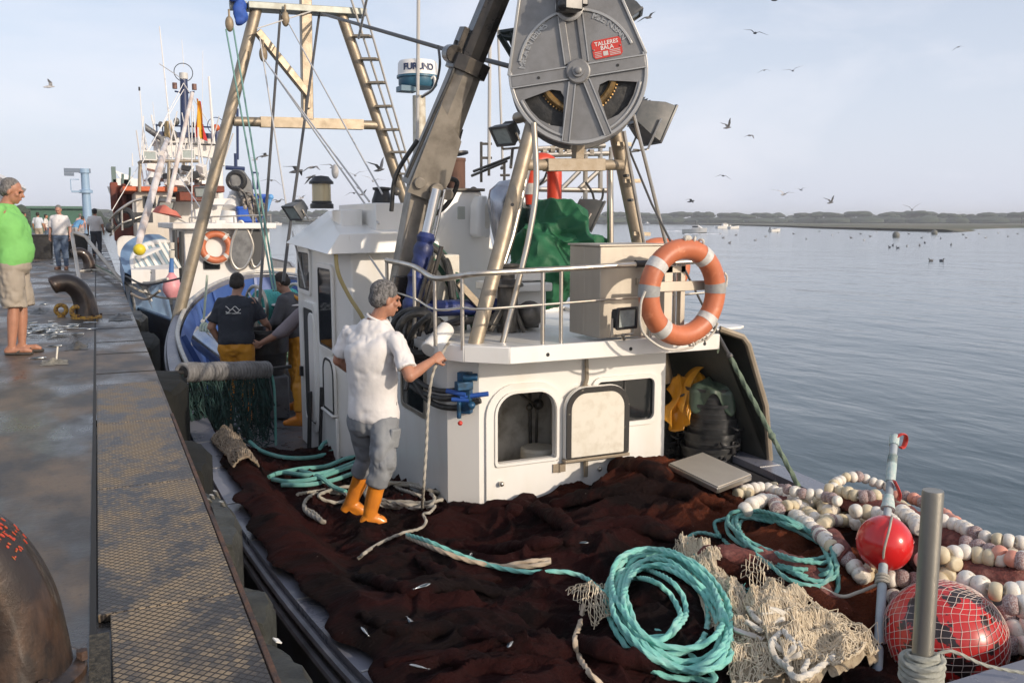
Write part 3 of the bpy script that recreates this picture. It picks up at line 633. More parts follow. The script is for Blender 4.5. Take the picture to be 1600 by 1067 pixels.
# ---- the hauling wheel (power block), facing aft toward the camera side
wc = V((3.325,6.05,2.397)); nrm = V((-wc.x * .93, -wc.y, .10)).normalized()
u0 = nrm.cross(Z_).normalized() * -1; u0 = Z_.cross(nrm).normalized(); v0 = nrm.cross(u0)
ro = R(8.5); wu = u0 * math.cos(ro) + v0 * math.sin(ro); wv = v0 * math.cos(ro) - u0 * math.sin(ro)
def WL(x, y, z=0): return wc + wu * x + wv * y + nrm * z
K = wc.length and (wc - V((0, 0, 1.3))).length / 1400           # metres per photo pixel at the wheel
RW = 104 * K
def cheek(z, th, holes=True, sc=1.0):
    """teardrop outline: circle below, straight flanks to a narrow head"""
    o = []
    for k in range(41):
        a = R(180 + 8 + (164) * k / 40) if False else R(172 + 196 * k / 40); o.append(WL(RW * sc * math.cos(a), RW * sc * math.sin(a) * 1.03, z))
    o += [WL(.50 * RW * sc, 1.75 * RW, z), WL(.30 * RW, 2.0 * RW, z), WL(-.30 * RW, 2.0 * RW, z), WL(-.50 * RW * sc, 1.75 * RW, z)]
    hs = []
    if holes:
        for s_ in (-1, 1):
            def pt(r, a): return WL(r * RW * math.cos(R(a)) * s_, r * RW * math.sin(R(a)), z)
            hs.append([pt(.86, -18), pt(.86, -30), pt(.86, -42), pt(.84, -54), pt(.80, -66), pt(.40, -52), pt(.36, -38), pt(.45, -24)])
    return M().prism(o, nrm * th, hs)
blk = part('hauling_wheel', cheek(-.02, .022), alu, boat, 30)
part('rear_cheek', cheek(-.40, .03, False), alu, blk, 30, .006)
m = M(); m.lathe([(RW * .93, -.36), (RW * .80, -.29), (RW * .72, -.23), (RW * .80, -.16), (RW * .93, -.06), (RW * .90, -.05), (RW * .60, -.05)], wc, nrm, 48); part('sheave', m, rubber, blk)
m = M(); m.torus(wc - nrm * .035, RW * .52, RW * .055, nrm, 60, 8)
for k in range(72):
    a = 2 * math.pi * k / 72; m.box(WL(RW * .585 * math.cos(a), RW * .585 * math.sin(a), -.035), (.012, .012, .012))
part('gear', m, brass, blk)
m = M(); m.prism([WL(*q, -.035) for q in ((-.62 * RW, -.62 * RW), (-.50 * RW, -.66 * RW), (-.50 * RW, -.74 * RW), (-.60 * RW, -.72 * RW))], nrm * .02); part('grease_tag', m, cream, blk)
def rim(r, a0, a1, w_, h_, n=40):
    rg = []
    for k in range(n + 1):
        a = R(a0 + (a1 - a0) * k / n); c, s_ = math.cos(a), math.sin(a)
        rg.append([WL((r - w_) * c, (r - w_) * s_ * 1.02, .002), WL((r - w_) * c, (r - w_) * s_ * 1.02, h_), WL(r * c, r * s_ * 1.02, h_), WL(r * c, r * s_ * 1.02, .002)])
    return rg
m = M(); m.loft(rim(RW * 1.0, 172, 368, .028, .018)); m.loft(rim(RW * .87, 18, 162, .022, .014))
for s_ in (-1, 1): m.bar(WL(s_ * RW * .99, RW * .10, .008), WL(s_ * RW * .50, RW * 1.75, .008), .022, .024, nrm)
for s_ in (-1, 1): m.loft(rim(RW * .92, -90 + s_ * 73, -90 + s_ * 22, .02, .012, 16))
part('rim', m, alu_l, blk, 30, .004)
m = M()
for s_ in (-1, 1):
    m.bar(WL(s_ * .14 * RW, 0, .010), WL(s_ * .97 * RW, .0, .010), .082, .020, nrm)
    m.bar(WL(s_ * .12 * RW, .12 * RW, .010), WL(s_ * .125 * RW, .80 * RW, .010), .048, .020, nrm)
    m.bar(WL(s_ * .10 * RW, -.12 * RW, .010), WL(s_ * .31 * RW, -.95 * RW, .010), .050, .020, nrm)
part('rib', m, alu, blk, 30, .006)
m = M()
for s_ in (-1, 1):
    m.bar(WL(s_ * .14 * RW, .085 * RW, .022), WL(s_ * .97 * RW, .085 * RW, .022), .009, .009, nrm); m.bar(WL(s_ * .14 * RW, -.085 * RW, .022), WL(s_ * .97 * RW, -.085 * RW, .022), .009, .009, nrm)
    m.bar(WL(s_ * .17 * RW, .12 * RW, .022), WL(s_ * .175 * RW, .80 * RW, .022), .009, .009, nrm)
    m.bar(WL(s_ * .055 * RW, -.14 * RW, .022), WL(s_ * .26 * RW, -.95 * RW, .022), .009, .009, nrm); m.bar(WL(s_ * .145 * RW, -.12 * RW, .022), WL(s_ * .36 * RW, -.93 * RW, .022), .009, .009, nrm)
part('rib_edge', m, alu_l, blk, 30)
m = M(); m.lathe([(.001, .0), (RW * .175, .0), (RW * .175, .035), (RW * .155, .042), (RW * .09, .042), (RW * .085, .05), (RW * .085, .065), (RW * .05, .065), (RW * .045, .085), (RW * .02, .09), (.001, .09)], wc, nrm, 28); part('hub', m, alu, blk, 30)
m = M()
for x in (-.57, .57): m.cyl(WL(x * RW, 0, .019), WL(x * RW, 0, .024), .011)
part('hole', m, void, blk)
mc = (0.0, .90 * RW)
m = M(); m.lathe([(RW * .20, 0), (RW * .20, .03), (RW * .175, .035), (.001, .035)], WL(mc[0], mc[1]), nrm, 28)
for s_ in (-1, 1): m.bar(WL(s_ * .15 * RW, .9 * RW, .012), WL(s_ * .15 * RW, 1.9 * RW, .012), .018, .024, nrm)
part('motor_plate', m, alu_l, blk, 30)
m = M(); m.lathe([(RW * .15, .03), (RW * .15, .09), (RW * .11, .10), (RW * .11, .18), (RW * .05, .19), (.001, .19)], WL(*mc), nrm, 20); m.box(WL(0, .93 * RW, .15), (.15, .15, .16)); m.box(WL(.09, .90 * RW, .13), (.06, .10, .08)); m.sph(WL(-.05, .86 * RW, .2), .045)
part('motor', m, mat('black_motor', (.02, .02, .022), .28, .2, (.05, .05, .05), 12), blk, 40, .012)
m = M()
for x in (-.055, .055):
    m.tube([WL(x, 1.05 * RW, .16), WL(x, 1.25 * RW, .15), WL(x * 1.2, 1.6 * RW, .10), WL(x * 1.2, 2.0 * RW, .06)], .024, 8)
part('hose', m, rubber, blk)
m = M()
for x in (-.055, .055): m.cyl(WL(x, 1.06 * RW, .16), WL(x, 1.14 * RW, .155), .032)
part('fitting', m, mat('brass_fitting', (.45, .33, .12), .35, .8), blk)
# red name plate
pc = (.455 * RW, .265 * RW); pu = (wu * math.cos(R(2)) + wv * math.sin(R(2))); pvv = nrm.cross(pu)
def PL(x, y, z): return WL(pc[0], pc[1], 0) + pu * x + pvv * y + nrm * z
pw_, ph_ = 22 * K, 13.5 * K
m = M(); m.prism([PL(x * pw_, y * ph_, .004) for x, y in ((-.86, -1), (.86, -1), (1, -.72), (1, .70), (.86, 1), (-.86, 1), (-1, .70), (-1, -.72))], nrm * .005)
npl = part('name_plate', m, red_p, blk, 30)
text('lettering', 'TALLERES', 8.2 * K, letter_w, npl, PL(0, ph_ * .56, .010), pu, pvv, .0008, bold=.0006)
text('lettering', 'BALA', 8.2 * K, letter_w, npl, PL(0, ph_ * .06, .010), pu, pvv, .0008, bold=.0006)
m = M(); m.prism([PL(x * pw_, y * ph_, .010) for x, y in ((-.32, -.78), (.02, -.78), (.02, -.30), (-.32, -.30))], nrm * .001)
for yy in (-.32, -.50, -.68, -.84): m.prism([PL(x * pw_, (yy + t) * ph_, .010) for x, t in ((.12, 0), (.85, 0), (.85, .07), (.12, .07))], nrm * .001); m.prism([PL(x * pw_, (yy + t) * ph_, .010) for x, t in ((-.88, 0), (-.42, 0), (-.42, .06), (-.88, .06))], nrm * .001)
part('plate_field', m, mat('plate_pale', (.55, .53, .50), .5), npl)
m = M()
for x in (-.9, .9): m.sph(PL(x * pw_, .0, .012), .006, 8, 6)
part('screw', m, alu_l, npl)
# raised casting letters round the shoulder
def arc_text(s, r, a0, a1):
    for i, ch in enumerate(s):
        a = R(a0 + (a1 - a0) * i / (len(s) - 1))
        if ch == ' ': continue
        d = wu * math.cos(a) + wv * math.sin(a); t = wu * math.sin(a) - wv * math.cos(a)
        text('cast_letter', ch, 13 * K, alu_l, blk, WL(r * math.cos(a), r * math.sin(a), .003), t, d, .005, bold=.0010)
arc_text('MADE IN SPAIN', RW * .80, 64, 29)
arc_text('MARCA EN TEYERES', RW * .80, 165, 118)

# ---- deck tackle on the roof: winch, pipes, hoses behind the rails
m = M(); m.cyl((2.95, 6.5, .42), (2.95, 6.5, .78), .09, .08); m.lathe([(.13, .78), (.13, .80), (.06, .84), (.06, .90), (.10, .94), (.10, .96)], (2.95, 6.5, 0), (0, 0, 1)); m.bar((3.05, 6.4, .42), (2.97, 6.5, .72), .03, .03); m.bar((2.75, 6.4, .45), (2.95, 6.5, .7), .05, .05)
m.box((3.12, 6.65, .52), (.28, .2, .18)); m.sph((3.15, 6.5, .55), .11); part('capstan', m, grime, boat, 40, .006)
m = M(); m.b2((2.98, 6.7, .43), (3.4, 7.1, .72)); m.b2((2.93, 6.62, .72), (3.42, 7.12, .79)); m.b2((3.2, 6.75, .80), (3.42, 7.1, .90)); part('white_locker', m, white, boat, 30, .012)
m = M(); m.cyl((2.35, 6.6, .62), (3.05, 6.75, .60), .065); m.cyl((2.30, 6.6, .625), (2.35, 6.6, .62), .04); part('blue_drum', m, bluesl, boat)
m = M(); m.b2((2.52, 7.0, .62), (2.74, 7.2, 1.02)); m.b2((2.70, 7.0, .42), (2.74, 7.2, .62)); part('control_box', m, cream, boat, 30, .01)
m = M(); m.bar((2.57,6.6,.814), (3.025,6.6,.341), .05, .05); part('stay_bar', m, steel_w, boat)
mg = mat('green_hose', (.015, .085, .045), .35)
m = M(); m.tube(spline([(2.422,7.1,1.158), (2.617,7.1,1.034), (2.737,7,.795), (2.81,6.9,.479), (2.89,6.9,.204)], 6), .032, 8); m.tube(spline([(2.414,7,1.092), (2.634,7,.798), (2.679,6.8,.547), (2.694,6.8,.282)], 6), .026, 8)
part('green_hose', m, mg, boat)
m = M()
for dx in (0, .035): m.tube(spline([V(q) + V((dx, dx, 0)) for q in [(2.442,7,1.118), (2.58,7,1.012), (2.598,6.9,.884), (2.591,6.8,.656)]], 6), .022, 8)
for k in range(5): m.tube(spline([(2.22 + .05 * k, 6.4 + .05 * k, .46), (2.5, 6.3 + .1 * k, .56 - .02 * k), (2.85, 6.45 + .08 * k, .48 + .04 * (k % 2)), (3.1, 6.7, .5)], 6), .02, 8)
m.tube(spline([(2.2, 6.3, .5), (2.16, 6.1, .62), (2.10, 6.3, .5), (2.12, 6.6, .25), (2.13, 6.5, .05), (2.2, 6.05, .02), (2.36, 5.86, .06)], 8), .022, 8)
m.tube(spline([(2.10, 6.7, .3), (2.13, 6.4, .12), (2.2, 6.1, .07), (2.33, 5.88, .10)], 8), .02, 8); m.tube(spline([(2.08, 6.5, .2), (2.17, 6.2, -.02), (2.28, 5.95, -.04), (2.42, 5.80, .03)], 8), .022, 8)
m.torus((2.16, 6.35, .46), .16, .03, (.5, 1, .2), 24, 8); m.torus((2.16, 6.42, .45), .19, .028, (.6, 1, .2), 24, 8)
m.sph((2.3, 6.9, .55), (.16, .12, .12)); part('hydraulic_hose', m, rubber, boat)
m = M(); m.cyl((2.14, 6.1, .37), (2.34, 6.25, .50), .065, .065, 20); part('white_roller', m, white, boat, 40, .01)
# blue valve block bolted on the corner of the deckhouse
m = M(); m.box((2.335, 5.88, .08), (.10, .06, .30), (0, 0, R(-45))); m.cyl((2.30, 5.84, .20), (2.40, 5.80, .20), .028); m.cyl((2.28, 5.86, .02), (2.28, 5.86, -.10), .016); m.box((2.31, 5.84, .14), (.12, .07, .06)); m.sph((2.35, 5.80, .0), .03)
vb = part('valve_block', m, mat('blue_valve', (.02, .10, .22), .4, .2, (.015, .04, .07), 14), boat, 40, .006)
m = M(); m.cyl((2.30, 5.88, .05), (2.47, 5.77, .08), .018); m.cyl((2.22, 5.95, .09), (2.33, 5.85, .07), .018); m.cyl((2.25, 5.92, .03), (2.35, 5.84, .03), .017); part('hose_end', m, mat('blue_sleeve_end', (.03, .10, .40), .4), vb)
m = M(); m.sph((2.28, 5.84, -.13), .018); part('knob', m, red_p, vb)

# ---- knuckle crane
h0 = V((2.245,7,.778)); h1 = V((2.399,6.95,1.601)); h2 = V((2.735,6.75,2.537)); h3 = V((3.083,6.4,3.565))
m = M(); m.cyl((2.42, 7.05, -.2), (2.42, 7.05, .95), .15, .12, 20); m.lathe([(.21, .36), (.21, .45), (.15, .50)], (2.42, 7.05, 0)); m.box((2.40, 7.0, .78), (.20, .22, .4))
crane = part('crane', m, grime, boat, 40, .01)
m = M(); dlow = h1 - h0
m.bar(h0 - dlow * .25, h1 + dlow * .02, .15, .20, (1, 0, .3)); m.prism([h0 + V(q) for q in ((-.14, -.12, -.25), (.0, -.14, -.3), (.12, -.12, .3), (.22, -.12, .86), (.10, -.12, .80), (-.06, -.12, .25))], (0, .02, 0))
part('lower_boom', m, boom_m, crane, 30, .008)
ax = (h2 - h1).normalized(); bxx, byy, _ = basis(h2 - h1, (0, 1, 0))
def hexbeam(a, b, w0, w1):
    r = []
    for p, w_ in ((a, w0), (b, w1)):
        r.append([p + bxx * w_ * q[0] + byy * w_ * q[1] for q in ((-.5, -.42), (-.2, -.56), (.2, -.56), (.5, -.42), (.5, .42), (.2, .56), (-.2, .56), (-.5, .42))])
    return M().loft(r)
m = hexbeam(h1 - ax * .05, h2, .26, .215); part('outer_boom', m, boom_m, crane, 15, .004)
m = M(); cw = h1 + ax * .08; m.prism([h1 + bxx * a + ax * b - byy * .16 for a, b in ((-.13, -.1), (.13, -.1), (.16, .1), (.13, .42), (-.13, .62))], byy * .014); part('cheek_plate', m, boom_m, crane, 30)
m = M(); m.prism([h1 + bxx * a + ax * b - byy * .1 for a, b in ((.08, -.08), (.13, .0), (.15, .36), (.13, .52), (.09, .3))], byy * .2); part('elbow_plate', m, boom_d, crane, 30, .01)
m = M(); m.cyl(h1 - byy * .2 + bxx * .08, h1 + byy * .2 + bxx * .08, .055); m.cyl(h1 - byy * .22 + bxx * .17, h1 + byy * .2 + bxx * .17, .045); m.cyl(h1 - byy * .19 - bxx * .07, h1 - byy * .16 - bxx * .07, .045); part('hinge_pin', m, boom_m, crane, 40, .006)
m = M(); m.loft([[h2 + ax * t + bxx * w_ * q[0] + byy * w_ * q[1] for q in ((-.5, -.42), (-.2, -.58), (.2, -.58), (.5, -.42), (.5, .42), (.2, .58), (-.2, .58), (-.5, .42))] for t, w_ in ((-.10, .26), (-.10, .275), (.02, .285), (.02, .22))]); m.bar(h2 + bxx * -.13 - ax * .02, h2 + bxx * -.13 + ax * .22, .05, .14, byy); m.cyl(h2 - bxx * .15 - byy * .07, h2 - bxx * .15 + byy * .07, .07); part('boom_collar', m, boom_d, crane, 25, .006)
ax2 = (h3 - h2).normalized(); m = hexbeam(h2 - ax * .1, h3, .185, .17); part('inner_boom', m, boom_d, crane, 15, .004)
m = M(); m.tube(spline([h1 - bxx * .17 - byy * .12, h1 - bxx * .15 - byy * .13 + ax * .5, h2 - bxx * .125 - byy * .10 - ax * .1, h2 - bxx * .16 + ax * .1], 6), .014, 8); m.tube(spline([h1 - bxx * .15 - ax * .3, h1 - bxx * .22 - ax * .02, h1 - bxx * .16 + ax * .3], 6), .018, 8); m.tube(spline([h1 + bxx * .20 + ax * .12, h1 + bxx * .28 + ax * .10, h1 + bxx * .26 - ax * .1, h1 + bxx * .12 - ax * .3], 6), .02, 8); part('boom_hose', m, rubber, crane)
c0 = V((2.44,6.72,1.544)); c1 = V((2.356,6.72,1.205)); c2 = V((2.209,6.72,.545))
m = M(); m.cyl(c0, c1, .042); m.cyl(c0 + V((.07, 0, 0)), c1 + V((.07, .03, -.05)), .012); part('piston_rod', m, mat('chrome_rod', (.62, .60, .58), .15, .95), crane)
m = M(); d = (c2 - c1)
pts = [c1 + d * t for t in np.linspace(0, 1, 18)]; rr = [.075 + .008 * math.sin(i * 2.3) + .006 * math.sin(i * 5.1) for i in range(18)]; rr[0] = .055
m.tube(pts, .08, 14, rr=rr); part('cylinder_sleeve', m, bluesl, crane)
m = M(); m.cyl(c2, c2 + d * .35, .07); m.tube(spline([V((2.433,6.6,1.102)), V((2.312,6.6,.682)), V((2.157,6.5,.252)), V((2.059,6.4,.027))], 6), .018, 8); m.tube(spline([V((2.359,6.6,1.029)), V((2.228,6.6,.635)), V((2.126,6.5,.254))], 6), .016, 8); part('cylinder_foot', m, boom_d, crane)
m = M(); m.prism([V((2.332,6.85,.867)), V((2.134,6.85,.862)), V((2.099,6.85,.67)), V((2.148,6.85,.411)), V((2.296,6.85,.273)), V((2.395,6.85,.293))], (0, .1, 0)); part('base_plate', m, boom_d, crane, 30, .01)

# ---- engine casing with exhaust
m = M(); f0 = [(2.86, 8.0, .42), (3.62, 8.0, .42), (3.62, 8.9, .42), (2.86, 8.9, .42)]; f1 = [(2.98, 8.15, 1.58), (3.42, 8.15, 1.58), (3.42, 8.75, 1.58), (2.98, 8.75, 1.58)]
m.loft([[V(q) for q in f0], [V(q) for q in f1]]); cas = part('engine_casing', m, white, boat, 20, .012)
m = M(); m.b2((2.95, 8.12, 1.582), (3.45, 8.78, 1.61)); part('casing_top', m, grime, cas, 20, .006)
ex = V((3.25, 8.4, 1.61)); m = M(); m.cyl(ex, ex + V((0, 0, .29)), .098, .098, 20); m.lathe([(.104, .27), (.104, .30)], ex); xp = part('exhaust', m, rust_d, cas, 40)
m = M(); m.lathe([(.001, .0), (.125, .0), (.125, .02), (.001, .035)], ex + V((0, -.02, .33)), (-.1, .12, 1)); m.box(ex + V((-.11, 0, .29)), (.05, .05, .09)); m.sph(ex + V((-.16, -.05, .08)), (.045, .05, .07)); part('rain_cap', m, dark, xp)
bc = V((3.345,8.02,1.343)); m = M(); m.loft([[bc + V((x * s_ * (1 - .25 * (z > 0) * z / .2), -t, z)) for x, z in ((-.085, -.17), (-.06, -.2), (.06, -.2), (.085, -.17), (.085, .1), (.05, .19), (-.05, .19), (-.085, .1))] for t, s_ in ((-.05, 1), (.07, 1), (.11, .8), (.125, .5))])
ep = part('beacon_housing', m, white, cas, 40, .012)
m = M(); m.prism(rrect(bc + V((.03, -.127, .0)), X_, Z_, .05, .24, .022, 4), (0, .006, 0)); part('grip', m, cream, ep, 40, .004)
m = M(); m.prism(rrect(bc + V((-.19, .0, .03)), X_, Z_, .07, .12, .005, 2), (0, -.02, 0)); part('notice_plate', m, mat('notice_grey', (.42, .43, .38), .5), cas)

# ---- wheelhouse
WX0, WY0, WY1 = 1.92, 7.92, 9.65
wr = lambda z, g=0: [V(q) for q in ((WX0, WY0 + .12, z), (WX0 + .14, WY0, z), (2.82, WY0, z), (2.82, WY1 - .1, z), (2.7, WY1 + .12, z), (2.2, WY1 + .15, z), (WX0, WY1, z))]
m = M(); m.loft([wr(-1.07), wr(1.06)]); wh = part('wheelhouse', m, white, boat, 20, .01)
m = M(); v0r = [V(q) for q in ((1.8,9.26,1.18), (1.80, 7.72, .955), (4.1, 7.72, .955), (4.1, 9.9, .955), (2.3, 9.9, .95))]
yf = v0r[0].y
v0r = [V(q) for q in ((1.80, 9.62, 1.07), (1.80, 7.74, 1.01), (2.50, 7.72, 1.02), (2.84, 7.74, 1.02), (2.88, 9.7, 1.06), (2.3, 9.8, 1.08))]
v1r = [V(q) for q in ((2.18, 9.3, 1.40), (1.92, 7.78, 1.185), (2.52, 7.76, 1.205), (2.82, 7.76, 1.205), (2.82, 9.4, 1.4), (2.5, 9.4, 1.42))]
m.v = []; m.f = []; m.loft([v0r, v1r]); part('visor', m, white, wh, 15, .008)
m = M(); m.b2((2.30, 7.95, 1.21), (2.84, 8.0, 1.46)); m.b2((2.30, 8.0, 1.21), (2.35, 9.3, 1.46)); part('roof_bulwark', m, white, wh, 15, .008)
m = M(); m.b2((2.06, 8.25, 1.18), (2.26, 8.6, 1.40)); part('lamp_plinth', m, white, wh, 15, .01)
lc = V((1.963,8.6,1.415)); m = M(); m.lathe([(.11, 0), (.11, .04), (.095, .05), (.095, .07)], lc); m.lathe([(.115, .23), (.115, .25), (.085, .28), (.07, .30), (.001, .31)], lc); ml = part('navigation_lamp', m, dark, wh)
m = M(); m.lathe([(.088, .068), (.088, .232)], lc); part('lens', m, mat('amber_lens', (.55, .47, .30), .2, .1, (.42, .34, .2), 8, stretch=(1, 1, .1)), ml)
lc = V((2.556,8.6,1.48)); m = M(); m.lathe([(.10, -.04), (.10, .02), (.085, .06), (.07, .11), (.09, .12), (.09, .14), (.001, .15)], lc); part('navigation_lamp', m, dark, wh)
# port wall: two windows, open door
def wall_win(ya, za, yb, zb, r_, name='window', dz=(0, 0)):
    cy, cz = (ya + yb) / 2, (za + zb) / 2; w_, h_ = abs(yb - ya), abs(zb - za)
    m = M(); c = V((WX0 - .022, cy, cz)); m.prism(rrect(c, Y_, Z_, w_ + .09, h_ + .09, r_ + .03, 6), (.022, 0, 0), [rrect(c, Y_, Z_, w_, h_, r_, 6)])
    o = part(name, m, white, wh, 40, .006)
    m = M(); m.prism(rrect(c + X_ * .008, Y_, Z_, w_ + .01, h_ + .01, r_, 6), (.008, 0, 0)); part('pane', m, glass, o)
    m = M(); m.prism(rrect(c + X_ * .004, Y_, Z_, w_, h_, r_, 6), (.004, 0, 0), [rrect(c + X_ * .004, Y_, Z_, w_ - .03, h_ - .03, r_ * .8, 6)]); part('seal', m, rubber, o); return o
wall_win(8.98, .60, 9.52, .98, .04); wall_win(8.06, .12, 8.60, .86, .05)
dc = V((WX0 - .03, 9.05, -.16)); m = M(); m.prism(rrect(dc, Y_, Z_, .66, 1.30, .12, 6), (.03, 0, 0), [rrect(dc, Y_, Z_, .52, 1.16, .09, 6)]); dr2 = part('door', m, white, wh, 40, .006)
m = M(); m.prism(rrect(dc + X_ * .012, Y_, Z_, .53, 1.17, .09, 6), (.01, 0, 0)); part('doorway', m, void, dr2)  # panel coloured dark to paint the shade inside the open door
m = M(); m.prism(rrect(dc + V((-.01, -.16, 0)), Y_, Z_, .24, 1.1, .08, 6), (.02, 0, 0)); part('door_leaf', m, white, dr2, 40, .006)
m = M(); m.box(dc + V((-.02, .30, -.1)), (.03, .06, .10)); part('handle', m, dark, dr2)
# lower companion half door with black edge beside the man
hc2 = V((WX0 - .03, 8.22, -.22)); m = M(); m.prism(rrect(hc2, Y_, Z_, .42, .5, (.15, .15, .02, .02), 6), (.03, 0, 0)); o = part('half_door', m, white, wh, 40, .006)
m = M(); m.prism(rrect(hc2 - X_ * .006, Y_, Z_, .42, .5, (.15, .15, .02, .02), 6), (.006, 0, 0), [rrect(hc2 - X_ * .006, Y_, Z_, .36, .46, (.13, .13, .01, .01), 6)]); part('seal', m, seal, o)
m = M(); m.b2((WX0 - .025, 7.98, -1.0), (WX0, 8.45, -.5)); m.b2((WX0 - .06, 8.0, -.49), (WX0, 8.44, -.47)); part('locker_door', m, white, wh, 40, .006)
m = M(); m.tube(spline([(1.889,7.8,1.073), (1.901,7.78,.855), (1.985,7.75,.647), (2.071,7.7,.489), (2.166,7.7,.314)], 6), .018, 8); part('yellow_hose', m, mat('yellow_hose', (.46, .36, .16), .5), wh)
m = M(); m.tube([(1.9, 8.55, -.3), (1.86, 8.55, -1.07)], .018, 8); m.tube([(1.86, 8.9, -.4), (1.83, 8.9, -1.07)], .022, 8); part('dark_pipe', m, dark, wh)

# ---- foremast A frame
fl0 = V((.98, 14.0, -.25)); fl1 = V((2.33,14,4.44)); fr1 = V((3.57,14,4.44)); fr0 = V((4.56,14,1.58)); fr0 = fr1 + (fr0 - fr1) * 1.75
m = M(); m.cyl(fl0, fl1, .085, n=20); m.cyl(fr0, fr1, .085, n=20); mast = part('mast_frame', m, steel_w, boat, 40)
c0 = V((1.92,14,2.75)); c1 = V((4.19,14,2.79)); m = M(); m.cyl(c0, c0.lerp(c1, .17), .07); m.cyl(c0.lerp(c1, .86), c1, .07); m.bar(c0.lerp(c1, .17), c0.lerp(c1, .86), .14, .15); part('crossbeam', m, steel_w, mast, 40)
m = M(); a, b = V((2.18,14,4.4)), V((3.94,14,4.46)); m.bar(a, b, .30, .10); m.bar(a - (b - a).normalized() * .25 + Z_ * .0, a, .06, .14); part('head_plate', m, mat('mast_plate', (.40, .42, .38), .5, .4, (.30, .30, .26), 6), mast, 30, .01)
m = M(); a, b = V((3.04,14,4.85)), V((3.01,14,2.82)); m.bar(a, b, .16, .16, (0, 1, 0)); part('king_post', m, steel_w, mast, 30, .01)
m = M(); a, b = V((2.28,13.8,4.02)), V((3.02,13.9,3.17)); m.bar(a, b, .12, .10); m.bar(b, V((3.01,13.9,2.98)), .06, .06); part('derrick', m, steel_w, mast, 30, .006)
# ladder up the starboard leg
la, lb = V((3.8,13.8,4.24)), V((4.56,13.8,1.9)); m = M(); l2a, l2b = V((3.96,13.75,4.24)), V((4.6,13.75,1.9)); dl = (lb - la); m.tube([la - dl * .2, lb + dl * .3], .018, 8); m.tube([l2a - dl * .2, l2b + dl * .3], .018, 8); ld = part('ladder', m, steel, mast)
m = M()
for q, q2 in (((3.74,13.9,4.09), (3.96,13.75,4.08)), ((3.85,13.9,3.76), (4.06,13.75,3.75)), ((3.96,13.9,3.41), (4.17,13.75,3.41)), ((4.07,13.9,3.06), (4.27,13.75,3.06)), ((4.18,13.9,2.71), (4.37,13.75,2.71)), ((4.3,13.9,2.37), (4.49,13.75,2.37)), ((4.4,13.9,2.04), (4.58,13.75,2.03))):
    m.bar(q, q2, .16, .03)
part('tread', m, steel_w, ld)
m = M()
for c in ((1.88,13.7,4.07), (2.69,13.8,4.23), (2.32,13.6,3.67)): c = V(c); m.sph(c, (.06, .05, .11)); m.cyl(c, c + Z_ * .2, .015)
part('pulley_block', m, mat('old_block', (.34, .27, .18), .6, .3, (.2, .15, .1), 9), mast)
dk = mat('wire_stay', (.10, .095, .09), .5, .4); lt = mat('pale_line', (.55, .53, .50), .8); gn = mat('green_line', (.16, .30, .26), .8)
m = M(); m.tube([(2.64,13.9,4.34), (1.72,11,.27)], .019, 8); m.tube([(3.21,13.9,4.34), (1.99,10.5,1.04), (1.87,10.2,.62)], .019, 8); m.tube([(3.25,14,4.4), (2.74,10,3.44), (2.97,8,2.866), (3.037,6.6,2.496)], .02, 8)
m.tube(spline([(2.792,7.6,2.807), (2.802,7.6,2.63), (3.071,8.5,2.583), (3.125,9,2.561)], 6), .012, 6); part('wire_stay', m, dk, mast)
m = M()
for a, b in (((1.83,13.7,3.99), (1.81,10.5,.5)), ((1.93,13.7,4.02), (1.84,10.5,.5))): m.tube([a, b], .012, 6)
part('green_halyard', m, gn, mast)
m = M()
for a, b in (((2.28,13.6,3.89), (2.08,11,1.49)), ((2.31,13.6,3.63), (2.314,7.9,1.271)), ((2.32,13.6,3.61), (2.258,8,1.472)), ((2.73,13.8,4.18), (2.469,8.3,1.552)), ((2.26,13.7,4.04), (3.28,13.9,4.47)), ((2.167,8,1.099), (2.239,7.3,.726)), ((1.87,9.6,1.19), (1.91,9.2,.62))): m.tube([a, b], .010, 6)
c = V((2.44,10,1.84)); m.sph(c, (.04, .04, .08)); part('halyard', m, lt, mast)
# blue cloth tied at the mast head is a thing of its own (below)
# ---- radar on its post, whip aerials
rp_ = V((3.5,10.2,2.74)); m = M(); m.cyl((rp_.x, rp_.y, 1.1), rp_, .085, .075, 16); rpost = part('radar_post', m, mat('old_white', (.62, .58, .48), .5, 0, (.42, .36, .26), 10, bump=.1), boat)
rc = V((3.49,10.2,2.83)); m = M(); m.lathe([(.001, 0), (.20, 0), (.225, .03), (.225, .10), (.245, .105), (.245, .13)], rc, n=36); m.box(rc + V((-.15, -.05, -.03)), (.2, .2, .06)); part('radar_base', m, mat('teal_base', (.04, .13, .20), .4), rpost, 40)
m = M(); m.lathe([(.245, .13), (.235, .14), (.228, .27), (.21, .295), (.001, .30)], rc, n=36); dome = part('radar_dome', m, white, rpost, 40)
tow = V((-rc.x, -rc.y, 0)).normalized()
for i, ch in enumerate('FURUNO'):
    a = R(-38 + 15.2 * i); d = V((tow.x * math.cos(a) - tow.y * math.sin(a), tow.x * math.sin(a) + tow.y * math.cos(a), 0)); t = Z_.cross(d)
    text('lettering', ch, .10, navy, dome, rc + d * .234 + Z_ * .205, t, Z_, .003, bold=.003, stretch=1.0)
m = M(); m.tube(spline([rc + V((.05, -.16, .05)), rc + V((.12, -.22, .1)), rc + V((.12, -.2, -.02)), rc + V((.03, -.1, -.1))], 6), .016, 8); part('radar_cable', m, white, rpost)
m = M()
for a, b, r_ in (((2.962,8.6,3.54), (2.927,8.6,2.052), .018), ((3.89,9,3.726), (3.869,9,1.893), .02), ((4.06,9.2,3.52), (4.12,9.2,1.9), .014), ((2.586,9,3.591), (2.74,10,3.29), .014)): m.cyl(a, b, r_, n=8)
